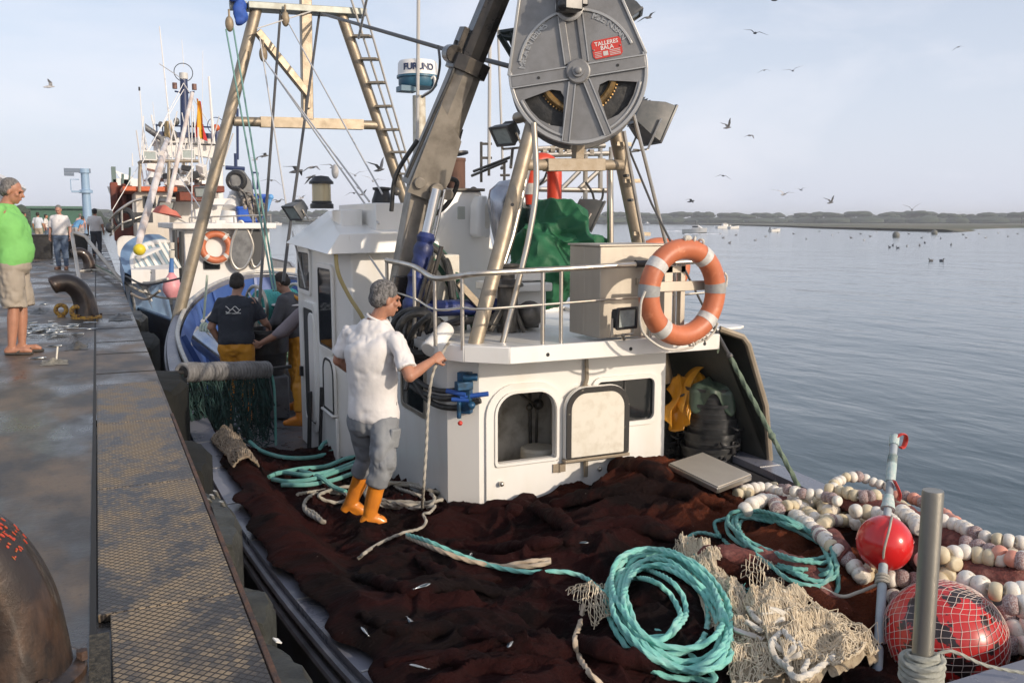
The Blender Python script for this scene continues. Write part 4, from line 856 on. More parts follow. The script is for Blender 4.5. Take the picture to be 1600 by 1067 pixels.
part('whip_aerial', m, mat('aerial_grey', (.5, .48, .45), .45), boat)
m = M()
for yy in (223, 245):
    pass
for a, b in (((3.78,9,2.132), (3.778,9,1.708)), ((3.78,9,2.112), (3.899,9,2.116)), ((3.78,9,1.965), (3.899,9,1.968)), ((3.869,9,2.014), (3.868,9,1.778)), ((3.69,9,1.821), (3.911,8.5,1.95)), ((3.668,9,1.774), (3.853,8.5,1.904)), ((4.05,9,1.952), (4.049,9,1.61)), ((4.004,9,1.787), (4.111,9,1.79))): m.tube([a, b], .015, 6)
for a in ((3.484,8.5,1.601), (2.834,9,1.594)): m.sph(a, .04)
m.cyl((4.049,9,1.61), (4.048,9,.777), .03); part('aerial_bracket', m, grime, boat)
# tube cage with the second row of lamps behind the wheel
m = M(); T = lambda *q: m.tube(list(q), .026, 8)
T((3.857,8.2,1.998), (4.831,8.2,2.069)); T((3.984,8.2,1.946), (4.871,8.2,1.992)); T((4.042,8.2,1.613), (4.893,8.2,1.612)); T((4.778,8.2,2.041), (4.785,8.2,1.61)); T((4.605,8.2,1.984), (4.606,8.2,1.267)); T((4.042,8.2,1.651), (4.346,8.2,1.835)); T((4.333,8.2,1.623), (4.532,8.2,1.801)); T((4.534,8.2,1.626), (4.781,8.2,1.826)); T((4.345,8.2,1.963), (4.455,8.2,2.03), (4.605,8.2,1.971)); T((4.908,8.2,2.058), (4.906,8.2,.797)); T((4.019,8.2,2.029), (4.046,8.2,.816))
cage = part('lamp_cage', m, steel, boat)
m = M(); m.tube(spline([(4.552,8.1,1.688), (4.628,8.1,1.592), (4.667,8.1,1.495), (4.743,8.1,1.516), (4.764,8.1,1.626)], 5), .012, 6); m.tube(spline([(3.993,8.1,1.634), (4.078,8.1,1.711), (4.148,8.1,1.901)], 5), .01, 6); part('cable', m, rubber, cage)
m = M()
for k in range(7): m.box(V((4.127,8.2,1.994)) + V((.09 * k, 0, .02 * (k % 2))), (.05, .05, .06))
for q in ((4.982,8.2,3.503), ): m.box(q, (.1, .1, .1))
part('junction_box', m, grime, cage)
g1 = mat('lamp_grey', (.10, .105, .105), .45, .2, (.16, .155, .15), 8)
floodlight((2.959,6.6,1.966), (-.80, -.28, -.55), .20, .16, .13, boat, foot=V((2.98,6.5,1.713)), hm_=g1)
floodlight((4.624,6.9,2.145), (.95, -.12, -.45), .34, .34, .28, boat, foot=V((4.361,6.9,1.918)), hm_=g1)
floodlight((4.396,7.6,1.343), (.85, -.45, -.45), .30, .30, .22, boat, foot=V((4.349,7.6,1.085)), hm_=g1)
floodlight((4.055,6.5,2.941), (.5, -.3, -.9), .26, .20, .16, boat, foot=V((4.064,6.75,3.074)), hm_=g1)
floodlight((2,10.2,1.39), (-.75, -.3, -.6), .24, .18, .16, boat, foot=V((2.08,9.5,1.3)), hm_=g1)
m = M(); 
for a, b in (((3.06,6.9,2.81), (3.244,6.9,2.85)), ((3.06,6.9,2.78), (3.244,6.9,2.774)), ((3.06,6.9,2.8), (3.186,6.9,2.628)), ((3.146,6.9,2.827), (3.21,6.9,2.68))): m.tube([a, b], .025, 6)
part('hand_rail', m, mat('dark_green_tube', (.03, .045, .045), .4), boat)
vc = V((3.497,7.6,1.458)); m = M(); m.lathe([(.05, -.45), (.16, -.38), (.20, -.2), (.23, .0), (.21, .12), (.12, .2), (.001, .22)], vc, n=28); part('ventilator_cowl', m, mat('polished_cowl', (.42, .44, .48), .22, .9, (.30, .31, .35), 2), boat)
# starboard steel screen abaft the wheelhouse, and the bulkhead behind, the passage's shade painted into its colour
def scr(y, z0=-.66): return [V((4.95, y, z0)), V((4.90, y + .02, -.2)), V((4.73, y + .06, .31)), V((4.69, y + .08, .37)), V((4.49, y + .12, .44))]
m = M(); A_ = scr(5.66); B_ = [V((q.x, 8.2, q.z)) for q in A_]; A2 = [q + V((-.03, 0, -.004)) for q in A_]; B2_ = [q + V((-.03, 0, -.004)) for q in B_]
m.loft([A_, B_, B2_, A2], closed=True, cap=False); m.f += []
scn = part('side_screen', m, mat('screen_dark', (.07, .072, .066), .5, .2, (.045, .05, .045), 4), boat, 30)
m = M(); m.tube(A_, .028, 8); part('screen_edge', m, steel_w, scn)
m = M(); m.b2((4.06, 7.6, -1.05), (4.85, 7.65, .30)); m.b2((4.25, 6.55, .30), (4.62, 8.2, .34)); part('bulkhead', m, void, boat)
# stern post: a plain stainless pole by the camera
m = M(); m.lathe([(.042, -.30), (.042, .80), (.040, .815), (.001, .815)], (3.03, 2.49, -.6), n=28); part('stern_post', m, mat('dull_post', (.42, .40, .36), .36, .8, (.30, .28, .24), 5, (.35, .7), stretch=(1, 1, .25), r2=.5, bump=.05, bs=60), boat)
# forward deck gear: winch drum, hatch coaming
m = M(); m.b2((1.6, 11.6, -1.06), (3.9, 12.2, -.6)); part('hatch_coaming', m, deck_m, boat, 30, .02)

# ------------------------------------------------------------------ fishing net heap
def net_mat():
    t = bpy.data.materials.new("brown_netting"); t.use_nodes = True; N = t.node_tree; b = N.nodes['Principled BSDF']; Lk = N.links.new
    g = node(N, 'NewGeometry')
    def nz(sc, st, d=6, ro=.65, dist=0.):
        mp = node(N, 'Mapping', Scale=st); n = node(N, 'TexNoise', Scale=sc, Detail=d, Roughness=ro, Distortion=dist); Lk(g.outputs['Position'], mp.inputs['Vector']); Lk(mp.outputs['Vector'], n.inputs['Vector']); return n.outputs['Fac']
    def rng(s, a, c, lo, hi): q = node(N, 'MapRange', From_Min=a, From_Max=c, To_Min=lo, To_Max=hi); Lk(s, q.inputs['Value']); return q.outputs['Result']
    # maroon netting, with one bale of rust brown netting to starboard and black patches painting in the shade between folds
    sp = node(N, 'SeparateXYZ'); Lk(g.outputs['Position'], sp.inputs['Vector'])
    ad = node(N, 'Math', operation='MULTIPLY_ADD'); Lk(nz(2.2, (1, 1, 1), 4), ad.inputs[0]); ad.inputs[1].default_value = 1.6; Lk(sp.outputs['X'], ad.inputs[2])
    m1 = node(N, 'Mix', data_type='RGBA', A=(.0200, .0046, .0044, 1), B=(.135, .035, .014, 1)); Lk(rng(ad.outputs[0], 3.8, 4.8, 0, 1), m1.inputs['Factor'])
    m2 = node(N, 'Mix', data_type='RGBA', B=(.0055, .0040, .0042, 1)); Lk(m1.outputs['Result'], m2.inputs['A']); Lk(rng(nz(1.5, (1, 1.6, 1), 5, .6, .6), .47, .58, 0, .9), m2.inputs['Factor'])
    m3 = node(N, 'Mix', data_type='RGBA', B=(.30, .27, .25, 1)); Lk(m2.outputs['Result'], m3.inputs['A']); Lk(rng(nz(38, (1, 1, 1), 2), .755, .80, 0, .8), m3.inputs['Factor'])
    fine = nz(170, (1, 1, 1), 3, .6)
    m4 = node(N, 'Mix', data_type='RGBA', blend_type='MULTIPLY', Factor=1.0); Lk(m3.outputs['Result'], m4.inputs['A']); c = node(N, 'CombineColor'); v = rng(fine, .3, .7, .55, 1.45)
    for k in range(3): Lk(v, c.inputs[k])
    Lk(c.outputs['Color'], m4.inputs['B']); Lk(m4.outputs['Result'], b.inputs['Base Color'])
    b.inputs['Roughness'].default_value = .85; b.inputs['Specular IOR Level'].default_value = .10; b.inputs['Sheen Weight'].default_value = .02; b.inputs['Sheen Tint'].default_value = (.5, .2, .15, 1)
    bp = node(N, 'Bump', Strength=.8, Distance=.006); Lk(fine, bp.inputs['Height'])
    bp2 = node(N, 'Bump', Strength=.9, Distance=.03); Lk(nz(9, (1, 2.2, 1), 7, .7, 1.2), bp2.inputs['Height']); Lk(bp.outputs['Normal'], bp2.inputs['Normal'])
    wv = N.nodes.new('ShaderNodeTexWave'); wv.inputs['Scale'].default_value = 9; wv.inputs['Distortion'].default_value = 14; wv.inputs['Detail'].default_value = 4; wv.inputs['Detail Scale'].default_value = .8; wv.bands_direction = 'Y'; Lk(g.outputs['Position'], wv.inputs['Vector'])
    bp3 = node(N, 'Bump', Strength=.25, Distance=.02); Lk(wv.outputs['Fac'], bp3.inputs['Height']); Lk(bp2.outputs['Normal'], bp3.inputs['Normal'])
    Lk(bp3.outputs['Normal'], b.inputs['Normal']); return t
net_m = net_mat()
nx, ny = 360, 560; yy = np.linspace(2.30, 8.35, ny); rows = []
t = np.linspace(0, 1, nx)
for y in yy:
    xe = float(net_edge(y)); x1 = 4.58 if y < 5.75 else np.interp(y, [5.75, 5.9, 6.3, 8.35], [4.1, 2.6, 2.22, 1.95])
    if y < 3.3: x1 = np.interp(y, [2.3, 2.6, 3.3], [3.85, 4.2, 4.55])
    rows.append(xe + (x1 - xe) * t)
XX = np.array(rows); YY = np.repeat(yy[:, None], nx, 1); ZZ = netz(XX, YY)
m = M(); m.v = [tuple(q) for q in np.stack([XX, YY, ZZ], -1).reshape(-1, 3)]
m.f = [[j * nx + i, j * nx + i + 1, (j + 1) * nx + i + 1, (j + 1) * nx + i] for j in range(ny - 1) for i in range(nx - 1)]
heap = solo('fishing_net', m, net_m, 'dark maroon and rust brown fishing net heaped over the whole stern deck', 'fishing net', smooth=0, loc=(2.6, 4.5, -.9))
heap.data.polygons.foreach_set('use_smooth', [True] * len(heap.data.polygons))
# loose swags of the net piled proud of the heap
def swag(pts, r, seed, nn=14):
    """a bunched roll of netting following a path"""
    p = resample(spline(pts, 10), .022); m = M(); k = len(p)
    rr = [r * (.55 + .45 * math.sin(math.pi * min(1, max(0, i / (k - 1))) ) ** .5) * (1 + .25 * mnoise.noise(V((i * .11, seed, 0)))) for i in range(k)]
    m.tube(p, r, nn, rr=rr, flat=.8)
    for i in range(len(m.v)):
        v = V(m.v[i]); a = mnoise.noise(v * 16 + V((seed, 0, 0))) * .022 + mnoise.noise(V((v.x * 7, v.y * 34, v.z * 34 + seed))) * .012 + mnoise.noise(v * 60) * .005; m.v[i] = tuple(v + V((a * .3, a * .4, a)))
    return m
sw = M()
for i, (pts, r) in enumerate([
    ([(2.509,5.452,-.702), (3.308,6.425,-.86), (3.659,6.296,-.759), (3.48,5.346,-.459), (3.677,5.226,-.533)], .085), ([(2.824,5.484,-.708), (3.177,5.283,-.603), (3.584,5.09,-.578), (3.783,4.771,-.628)], .075), ([(2.273,5.699,-.744), (2.531,5.609,-.705), (2.707,5.352,-.699), (2.598,4.697,-.609)], .06),
    ([(2.477,4.636,-.652), (2.811,4.747,-.636), (3.029,4.64,-.612), (3.21,4.476,-.691)], .07), ([(1.946,6.003,-.79), (2.229,6.104,-.811), (2.327,5.71,-.731), (2.592,5.633,-.721)], .05), ([(3.471,5.247,-.513), (3.89,5.286,-.599), (3.963,5.001,-.65), (3.925,4.675,-.664)], .075),
    ([(1.965,5.268,-.786), (2.178,5.131,-.816), (2.286,4.69,-.641), (2.488,4.658,-.641)], .045), ([(1.203,4.636,-.637), (1.311,4.063,-.508), (1.626,4.174,-.59), (1.877,4.08,-.651)], .045), ([(1.016,3.933,-.531), (1.129,3.696,-.53), (1.361,3.661,-.561), (1.543,3.354,-.508)], .04), ([(1.004,3.48,-.569), (1.266,3.409,-.563), (1.474,3.204,-.569)], .05),
    ([(1.899,3.423,-.612), (1.975,3.209,-.592), (2.229,3.181,-.694)], .05), ([(1.608,4.974,-.671), (1.658,4.45,-.646), (1.993,4.508,-.745)], .04), ([(2.98,4.214,-.706), (2.961,3.71,-.702), (3.044,3.396,-.765), (3.097,3.224,-.769)], .06), ([(2.992,3.984,-.625), (3.221,3.764,-.658), (3.316,3.467,-.67), (3.478,3.309,-.743)], .07)]):
    sw2 = swag(pts, r, i * 3.7); sw.add(sw2.v, sw2.f)
part('net_fold', sw, net_m, heap, 0); o = heap.children[0]; o.data.polygons.foreach_set('use_smooth', [True] * len(o.data.polygons))

# ---- ropes
def rope_mat(name, c, c2, c3=None): return mat(name, c, .85, 0, c2, 25, (.3, .7), bump=.5, bs=220, bd=.004, c3=c3, ns3=7, nr3=(.5, .75))
teal = rope_mat('teal_rope', (.16, .46, .40), (.24, .56, .49), (.34, .56, .50)); teal_d = rope_mat('teal_rope_worn', (.10, .30, .27), (.16, .38, .34), (.25, .40, .36))
greyr = rope_mat('grey_rope', (.32, .29, .24), (.42, .39, .33), (.20, .18, .15)); whiter = rope_mat('white_rope', (.55, .51, .44), (.66, .62, .54), (.40, .36, .30)); tanr = rope_mat('tan_rope', (.42, .33, .24), (.52, .43, .32), (.3, .23, .16)); greenr = rope_mat('green_rope', (.09, .13, .09), (.15, .19, .13), (.2, .25, .2))
def rope(m, pts, r, n=6, closed=False, fine=True, lift=None):
    p = spline(pts, n, closed)
    p = resample(p + ([p[0]] if closed else []), r * (.5 if fine else 2.2))
    if closed: p = p[:-1]
    return m.tube(p, r, 15 if fine else 7, lobes=3 if fine else 0, pitch=r * 6.6, amp=.17, closed=closed)
# big teal coil in front: loops over one another, tail running forward over the heap
m = M()
tail = [(1.71,5.337,-.705), (1.716,4.952,-.62), (1.83,4.746,-.648), (1.979,4.566,-.682), (2.12,4.432,-.692), (2.332,4.363,-.702), (2.423,4.262,-.718), (2.33,3.885,-.649), (2.236,3.55,-.589)]
cl = [(2.359,3.027,-.675), (2.293,3.076,-.722), (2.199,3.125,-.718), (2.124,3.18,-.68), (2.109,3.325,-.644), (2.149,3.517,-.619), (2.323,3.869,-.663), (2.534,4.183,-.709), (2.663,4.248,-.656), (2.95,4.501,-.731), (3.011,4.371,-.713), (2.921,4.01,-.638), (2.927,3.837,-.667), (2.826,3.595,-.688), (2.627,3.298,-.641), (2.478,3.129,-.637), (2.378,3.066,-.67), (2.304,3.105,-.697), (2.223,3.146,-.692), (2.152,3.214,-.661), (2.136,3.355,-.631), (2.178,3.537,-.609), (2.403,3.972,-.705), (2.566,4.193,-.698), (2.651,4.243,-.654), (2.881,4.421,-.71), (2.985,4.364,-.712), (2.895,4.026,-.631), (2.859,3.838,-.647), (2.781,3.631,-.662), (2.686,3.478,-.696), (2.517,3.285,-.666), (2.379,3.169,-.639), (2.292,3.182,-.654), (2.226,3.211,-.649), (2.18,3.298,-.634), (2.183,3.432,-.629), (2.192,3.545,-.601), (2.354,3.831,-.665), (2.544,4.132,-.735), (2.616,4.194,-.698), (2.746,4.249,-.718), (2.81,4.217,-.723), (2.698,3.906,-.622), (2.617,3.685,-.571), (2.634,3.627,-.62), (2.568,3.502,-.641), (2.466,3.373,-.616), (2.338,3.25,-.587), (2.302,3.253,-.614), (2.253,3.288,-.626), (2.214,3.321,-.625), (2.2,3.421,-.628), (2.192,3.5,-.614), (2.259,3.644,-.629), (2.28,3.708,-.605), (2.453,3.944,-.686), (2.599,4.101,-.728), (2.647,4.046,-.698), (2.472,3.66,-.531), (2.526,3.652,-.566), (2.568,3.631,-.613), (2.524,3.511,-.62), (2.456,3.391,-.609), (2.338,3.268,-.579), (2.303,3.253,-.613), (2.238,3.235,-.629), (2.202,3.289,-.636), (2.181,3.354,-.64), (2.178,3.456,-.627), (2.188,3.545,-.594), (2.358,3.842,-.662), (2.579,4.152,-.728), (2.694,4.209,-.724), (2.784,4.138,-.695), (2.751,3.9,-.627), (2.748,3.697,-.623), (2.75,3.554,-.67), (2.607,3.292,-.653), (2.452,3.089,-.642), (2.379,3.034,-.673), (2.31,3.061,-.714), (2.245,3.133,-.709), (2.178,3.197,-.671), (2.141,3.289,-.624), (2.198,3.509,-.613), (2.303,3.709,-.601), (2.609,4.16,-.725), (2.751,4.282,-.695), (2.878,4.276,-.68), (2.94,4.165,-.673), (2.865,3.874,-.634), (2.842,3.695,-.66), (2.741,3.475,-.663), (2.609,3.282,-.667), (2.441,3.092,-.64), (2.37,3.084,-.673), (2.304,3.116,-.69), (2.242,3.152,-.683), (2.194,3.217,-.653), (2.195,3.361,-.634), (2.242,3.504,-.607), (2.336,3.7,-.603), (2.665,4.15,-.724), (2.804,4.251,-.715), (2.919,4.24,-.697), (2.894,4.025,-.635), (2.936,3.882,-.646), (2.904,3.717,-.682), (2.815,3.499,-.689), (2.65,3.277,-.68), (2.477,3.089,-.644), (2.369,3.034,-.664), (2.302,3.081,-.714), (2.231,3.126,-.714), (2.162,3.181,-.681), (2.14,3.279,-.633), (2.195,3.454,-.622), (2.241,3.567,-.576), (2.594,4.097,-.73), (2.727,4.219,-.725), (2.845,4.237,-.716), (2.818,4.014,-.634), (2.809,3.826,-.638), (2.797,3.652,-.665), (2.687,3.385,-.65), (2.603,3.23,-.681), (2.451,3.046,-.666), (2.371,2.993,-.691), (2.285,2.984,-.697), (2.261,3.081,-.727), (2.189,3.145,-.688), (2.151,3.231,-.644), (2.19,3.412,-.632), (2.231,3.552,-.593), (2.46,3.883,-.67), (2.669,4.11,-.722), (2.734,4.057,-.678), (2.786,3.936,-.65), (2.748,3.697,-.622), (2.793,3.6,-.677), (2.648,3.303,-.626), (2.627,3.231,-.693), (2.482,3.042,-.678), (2.394,2.996,-.702), (2.301,2.985,-.699), (2.253,3.071,-.73), (2.181,3.131,-.706), (2.139,3.216,-.661), (2.161,3.383,-.635), (2.225,3.532,-.599), (2.456,3.885,-.672), (2.697,4.172,-.729), (2.852,4.232,-.715), (2.86,4.022,-.637), (2.895,3.885,-.634), (2.908,3.732,-.676), (2.826,3.503,-.691), (2.666,3.278,-.68), (2.488,3.079,-.659), (2.363,3.021,-.68), (2.282,3.055,-.722), (2.211,3.111,-.726), (2.123,3.164,-.686), (2.102,3.284,-.642), (2.11,3.429,-.611), (2.253,3.698,-.63), (2.534,4.153,-.731), (2.628,4.218,-.673), (2.785,4.291,-.683), (2.916,4.26,-.686), (2.885,4.026,-.634), (2.873,3.825,-.652), (2.838,3.652,-.681), (2.734,3.437,-.678), (2.614,3.273,-.675), (2.44,3.111,-.634), (2.364,3.121,-.666), (2.283,3.15,-.672), (2.202,3.206,-.663), (2.147,3.286,-.624), (2.172,3.459,-.615), (2.262,3.698,-.632), (2.514,4.124,-.736), (2.597,4.199,-.686), (2.75,4.287,-.685), (2.873,4.278,-.684), (2.856,4.026,-.633), (2.852,3.848,-.637), (2.848,3.676,-.673), (2.718,3.436,-.666), (2.613,3.277,-.671)]
cl = [(x, y, z + .012 * (i // 16) * .55 + .008 * math.sin(i * .7)) for i, (x, y, z) in enumerate(cl)]
rope(m, tail[:-1] + cl, .0128, 5)
solo('rope_coil', m, teal, 'large bright teal rope coil on beige netting in front, tail running over the net', 'rope')
m = M(); cl = [(3.671,3.651,-.619), (3.595,3.631,-.644), (3.5,3.649,-.643), (3.325,3.605,-.578), (3.36,3.837,-.64), (3.235,3.89,-.579), (3.414,4.253,-.665), (3.576,4.562,-.716), (3.638,4.67,-.696), (3.718,4.685,-.686), (3.744,4.557,-.635), (3.848,4.479,-.644), (3.814,4.229,-.596), (3.898,4.11,-.639), (3.868,3.934,-.635), (3.704,3.686,-.59), (3.66,3.624,-.62), (3.602,3.617,-.643), (3.549,3.659,-.647), (3.329,3.587,-.576), (3.399,3.844,-.643), (3.379,3.976,-.626), (3.321,4.054,-.577), (3.49,4.345,-.643), (3.716,4.642,-.696), (3.721,4.571,-.644), (3.826,4.55,-.634), (3.908,4.441,-.646), (3.894,4.232,-.617), (3.94,4.104,-.644), (3.777,3.812,-.597), (3.686,3.655,-.611), (3.624,3.6,-.633), (3.508,3.526,-.62), (3.482,3.606,-.672), (3.325,3.563,-.601), (3.367,3.765,-.656), (3.301,3.847,-.608), (3.348,4.021,-.6), (3.507,4.26,-.633), (3.744,4.537,-.683), (3.801,4.532,-.661), (3.873,4.469,-.635), (3.827,4.247,-.593), (3.962,4.215,-.641), (3.918,4.012,-.649), (3.699,3.692,-.587), (3.641,3.583,-.618), (3.569,3.523,-.652), (3.495,3.507,-.664), (3.397,3.508,-.647), (3.32,3.545,-.616), (3.407,3.795,-.669), (3.318,3.848,-.606), (3.345,4.022,-.604), (3.496,4.29,-.634), (3.701,4.555,-.689), (3.735,4.551,-.651), (3.817,4.526,-.646), (3.877,4.448,-.66), (3.771,4.144,-.585), (3.914,4.109,-.639), (3.875,3.954,-.626), (3.717,3.707,-.568), (3.702,3.664,-.592), (3.666,3.678,-.62), (3.591,3.704,-.639), (3.338,3.594,-.562), (3.418,3.84,-.631), (3.29,3.863,-.581), (3.335,4.04,-.582), (3.524,4.34,-.639), (3.703,4.555,-.685), (3.778,4.55,-.65), (3.861,4.513,-.637), (3.811,4.259,-.583), (3.871,4.14,-.614), (3.886,4.001,-.66), (3.66,3.689,-.61), (3.556,3.539,-.632), (3.495,3.502,-.673), (3.414,3.482,-.689), (3.306,3.468,-.66), (3.248,3.539,-.643), (3.285,3.701,-.643), (3.287,3.842,-.615), (3.353,4.019,-.594), (3.511,4.279,-.63), (3.714,4.536,-.679), (3.788,4.551,-.644), (3.857,4.508,-.64), (3.779,4.266,-.582), (3.815,4.148,-.599), (3.91,4.087,-.663), (3.758,3.815,-.613), (3.687,3.666,-.604), (3.663,3.628,-.62), (3.6,3.618,-.645), (3.511,3.627,-.637), (3.33,3.589,-.572), (3.417,3.838,-.637), (3.383,3.979,-.627), (3.33,4.046,-.579), (3.493,4.343,-.641), (3.681,4.584,-.691), (3.713,4.566,-.657), (3.812,4.534,-.653), (3.895,4.441,-.654), (3.839,4.207,-.608), (3.899,4.096,-.65), (3.846,3.911,-.638), (3.687,3.679,-.593)]
cl = [(x, y, z + .010 * (i // 16)) for i, (x, y, z) in enumerate(cl)]
rope(m, cl + [(3.586,3.514,-.664), (3.497,3.466,-.721), (3.452,3.492,-.687)], .0115, 5)
solo('rope_coil', m, teal_d, 'weathered teal rope coil by the white floats on the starboard side', 'rope')
m = M(); rope(m, [(3.436,4.355,-.656), (3.476,4.604,-.718), (3.265,4.446,-.669), (3.098,4.178,-.641), (3.001,3.907,-.618), (3.051,3.827,-.671), (3.006,3.66,-.662), (2.988,3.523,-.668), (3.017,3.467,-.686)], .0115, 5)
q = V([(3.009,3.612,-.654)][0])
for k in range(70):
    d = V((rt(-1), rt(-1), abs(rt(-1)) + .1)).normalized() if False else V((math.sin(k * 2.4) * .8, math.cos(k * 1.7), .4 + .4 * math.sin(k))).normalized(); a = q + V((.05 * math.sin(k * 7.1), .05 * math.cos(k * 3.3), .0)); m.tube([a, a + d * .022, a + d * .03 + V((.004, .003, -.004))], .0018, 4)
solo('rope_end', m, teal_d, 'single teal rope with a frayed knot beside the beige netting', 'rope')
m = M()
for pts in ([(1.195,8.492,-.755), (1.268,8.227,-.793), (1.434,7.881,-.787), (1.764,8.091,-.857), (2.105,8.234,-.792), (2.299,8.602,-.797)], [(1.773,8.122,-.792), (1.891,8.374,-.801), (2.09,8.414,-.767), (2.276,8.837,-.799)], [(1.176,7.351,-.791), (1.292,7.413,-.783), (1.438,7.092,-.738), (1.667,7.177,-.75), (1.975,7.517,-.788), (2.177,7.618,-.806)], [(1.177,7.2,-.767), (1.287,7.109,-.778), (1.475,7.025,-.757), (1.718,7.164,-.753), (1.983,7.336,-.755), (2.124,7.335,-.771)], [(1.235,7.391,-.782), (1.453,7.418,-.77), (1.673,7.434,-.778), (1.902,7.564,-.762), (2.179,7.622,-.79)], [(1.232,7.088,-.792), (1.415,6.987,-.787), (1.641,7.072,-.801), (1.854,7.168,-.787), (2.074,7.263,-.792)], [(1.442,7.367,-.772), (1.523,7.009,-.743), (1.593,6.871,-.793), (1.655,6.71,-.798)]): rope(m, pts, .019, 6, fine=False)
solo('rope_bundle', m, teal_d, 'dull teal rope lengths laid on the net behind the man in the white t-shirt', 'rope')
m = M()
cl = [(2.212,6.19,-.771), (2.107,6,-.735), (2.04,6.083,-.756), (1.923,6.179,-.779), (1.832,6.313,-.77), (1.812,6.553,-.804), (1.793,6.636,-.783), (1.861,6.768,-.786), (1.928,6.634,-.756), (2.081,6.665,-.787), (2.221,6.624,-.809), (2.17,6.164,-.729), (2.158,6.06,-.736), (2.058,5.855,-.706), (2.007,6.007,-.767), (1.916,6.15,-.79), (1.823,6.304,-.79), (1.801,6.547,-.816), (1.802,6.605,-.769), (1.87,6.71,-.772), (1.981,6.616,-.745), (2.163,6.713,-.794), (2.286,6.618,-.808), (2.262,6.245,-.738), (2.302,6.228,-.779), (2.234,6.186,-.794), (2.091,6.099,-.772), (1.967,6.171,-.762), (1.869,6.293,-.782), (1.839,6.534,-.807), (1.813,6.589,-.775), (1.873,6.678,-.786), (1.939,6.629,-.759), (2.059,6.587,-.794), (2.051,6.259,-.732), (2.098,6.166,-.746), (2.068,6.052,-.771), (2.011,5.926,-.74), (1.957,6.017,-.769), (1.903,6.197,-.809), (1.817,6.289,-.806), (1.739,6.336,-.766), (1.79,6.629,-.791), (1.865,6.713,-.785), (1.945,6.628,-.758), (2.134,6.705,-.799), (2.25,6.604,-.822), (2.251,6.243,-.757), (2.3,6.206,-.779), (2.235,6.172,-.8), (2.087,6.062,-.771), (1.939,6.067,-.753), (1.87,6.292,-.786), (1.821,6.531,-.816), (1.8,6.602,-.781), (1.88,6.673,-.778), (1.972,6.62,-.742), (2.155,6.708,-.8), (2.274,6.61,-.812), (2.272,6.247,-.737)]
rope(m, [(1.301,5.926,-.745), (1.303,6.239,-.772), (1.269,6.41,-.78), (1.378,6.699,-.795), (1.589,6.862,-.843)] + cl + [(2.279,6.238,-.756), (2.164,6.201,-.706), (2.172,6.69,-.806)], .0125, 5)
rope(m, [(1.264,6.61,-.74), (1.449,6.918,-.83), (1.593,6.874,-.82), (1.66,6.634,-.813), (1.594,6.675,-.868), (1.474,6.693,-.831), (1.454,6.71,-.793), (1.658,6.931,-.829), (1.835,7.004,-.85)], .0125, 5); rope(m, [(1.272,6.422,-.774), (1.265,6.277,-.778), (1.283,5.944,-.735), (1.313,5.921,-.75)], .016, 5)
solo('rope_coil', m, greyr, 'thin grey rope loosely coiled round the orange boots', 'rope')
# thin line held by the man, hanging to the net
m = M(); h = V((2.131,5.75,.421))
rope(m, [h + V((.03, -.02, .05)), h, V((2.027,5.7,.262)), V((1.974,5.65,.032)), V((1.94,5.6,-.22)), V((1.901,5.55,-.469)), V([(2.008,5.898,-.743)][0])] + [(2.042,5.83,-.714), (2.079,5.825,-.708), (1.967,5.618,-.677), (1.921,5.63,-.687), (1.91,5.536,-.711), (1.857,5.529,-.75), (1.711,5.42,-.72), (1.576,5.405,-.75), (1.329,4.89,-.598), (1.27,4.887,-.634)], .0095, 5)
solo('hauling_line', m, greyr, 'grey line hanging from the hand of the man in the white t-shirt', 'rope')
m = M(); rope(m, [(1.707,5.328,-.715), (1.714,4.811,-.62), (1.855,4.656,-.659), (2.016,4.56,-.686), (2.171,4.452,-.673), (2.282,4.427,-.659)], .013, 5); rope(m, [(2.058,4.561,-.694), (2.197,4.507,-.67), (2.324,4.509,-.684)], .015, 5)
solo('rope_length', m, tanr, 'tan rope half buried in the dark net left of the teal coil', 'rope')
m = M(); rope(m, [(2.121,3.746,-.614), (2.033,3.627,-.648), (1.864,3.37,-.581), (1.867,3.334,-.642), (1.778,3.09,-.581), (1.809,3.036,-.619)], .012, 5)
solo('rope_length', m, tanr, 'brown rope loop hanging over the net fold at the bottom of the photo', 'rope')

# ---- beige netting: real meshes of twine over a bunched bed
def netting(m, fn, u0, u1, v0, v1, cell, r, jit=.25, seed=0, cv=None):
    """diamond mesh of twine in the u,v plane mapped by fn"""
    cv = cv or cell * .7; nu = int((u1 - u0) / cell); nv = int((v1 - v0) / cv); rr = random.Random(seed); P_ = {}
    for i in range(nu + 1):
        for j in range(nv + 1):
            P_[i, j] = V(fn(u0 + (i + .5 * (j % 2)) * cell + rr.uniform(-jit, jit) * cell, v0 + j * cv + rr.uniform(-jit, jit) * cv))
    for i in range(nu + 1):
        for j in range(nv):
            for di in ((0, -1) if j % 2 == 0 else (0, 1)):
                if (i + di, j + 1) in P_: m.tube([P_[i, j], P_[i + di, j + 1]], r, 3)
bn = mat('beige_twine', (.60, .50, .36), .9, 0, (.70, .61, .46), 30, c3=(.46, .37, .25), ns3=6); bb = mat('beige_bed', (.42, .34, .23), .95, 0, (.54, .45, .32), 18, bump=1, bs=120, bd=.01, c3=(.20, .14, .09), ns3=9, nr3=(.5, .65))
def quadmap(A, B, C, D, lift=.03, amp=.03, seed=0):
    A, B, C, D = V(A), V(B), V(C), V(D)
    def f(u, v):
        p = (A * (1 - u) + B * u) * (1 - v) + (D * (1 - u) + C * u) * v
        h = amp * .7 * (ridge(u * 2.1 + v * 1.2, v * 3.2 + seed, seed) - .3) + amp * .3 * (ridge(u * 4 + 3, v * 7, seed + 1) - .5)
        return (p.x, p.y, float(netz(p.x, p.y)) + lift + float(h) + .03 * math.sin(math.pi * min(1, max(0, u))))
    return f
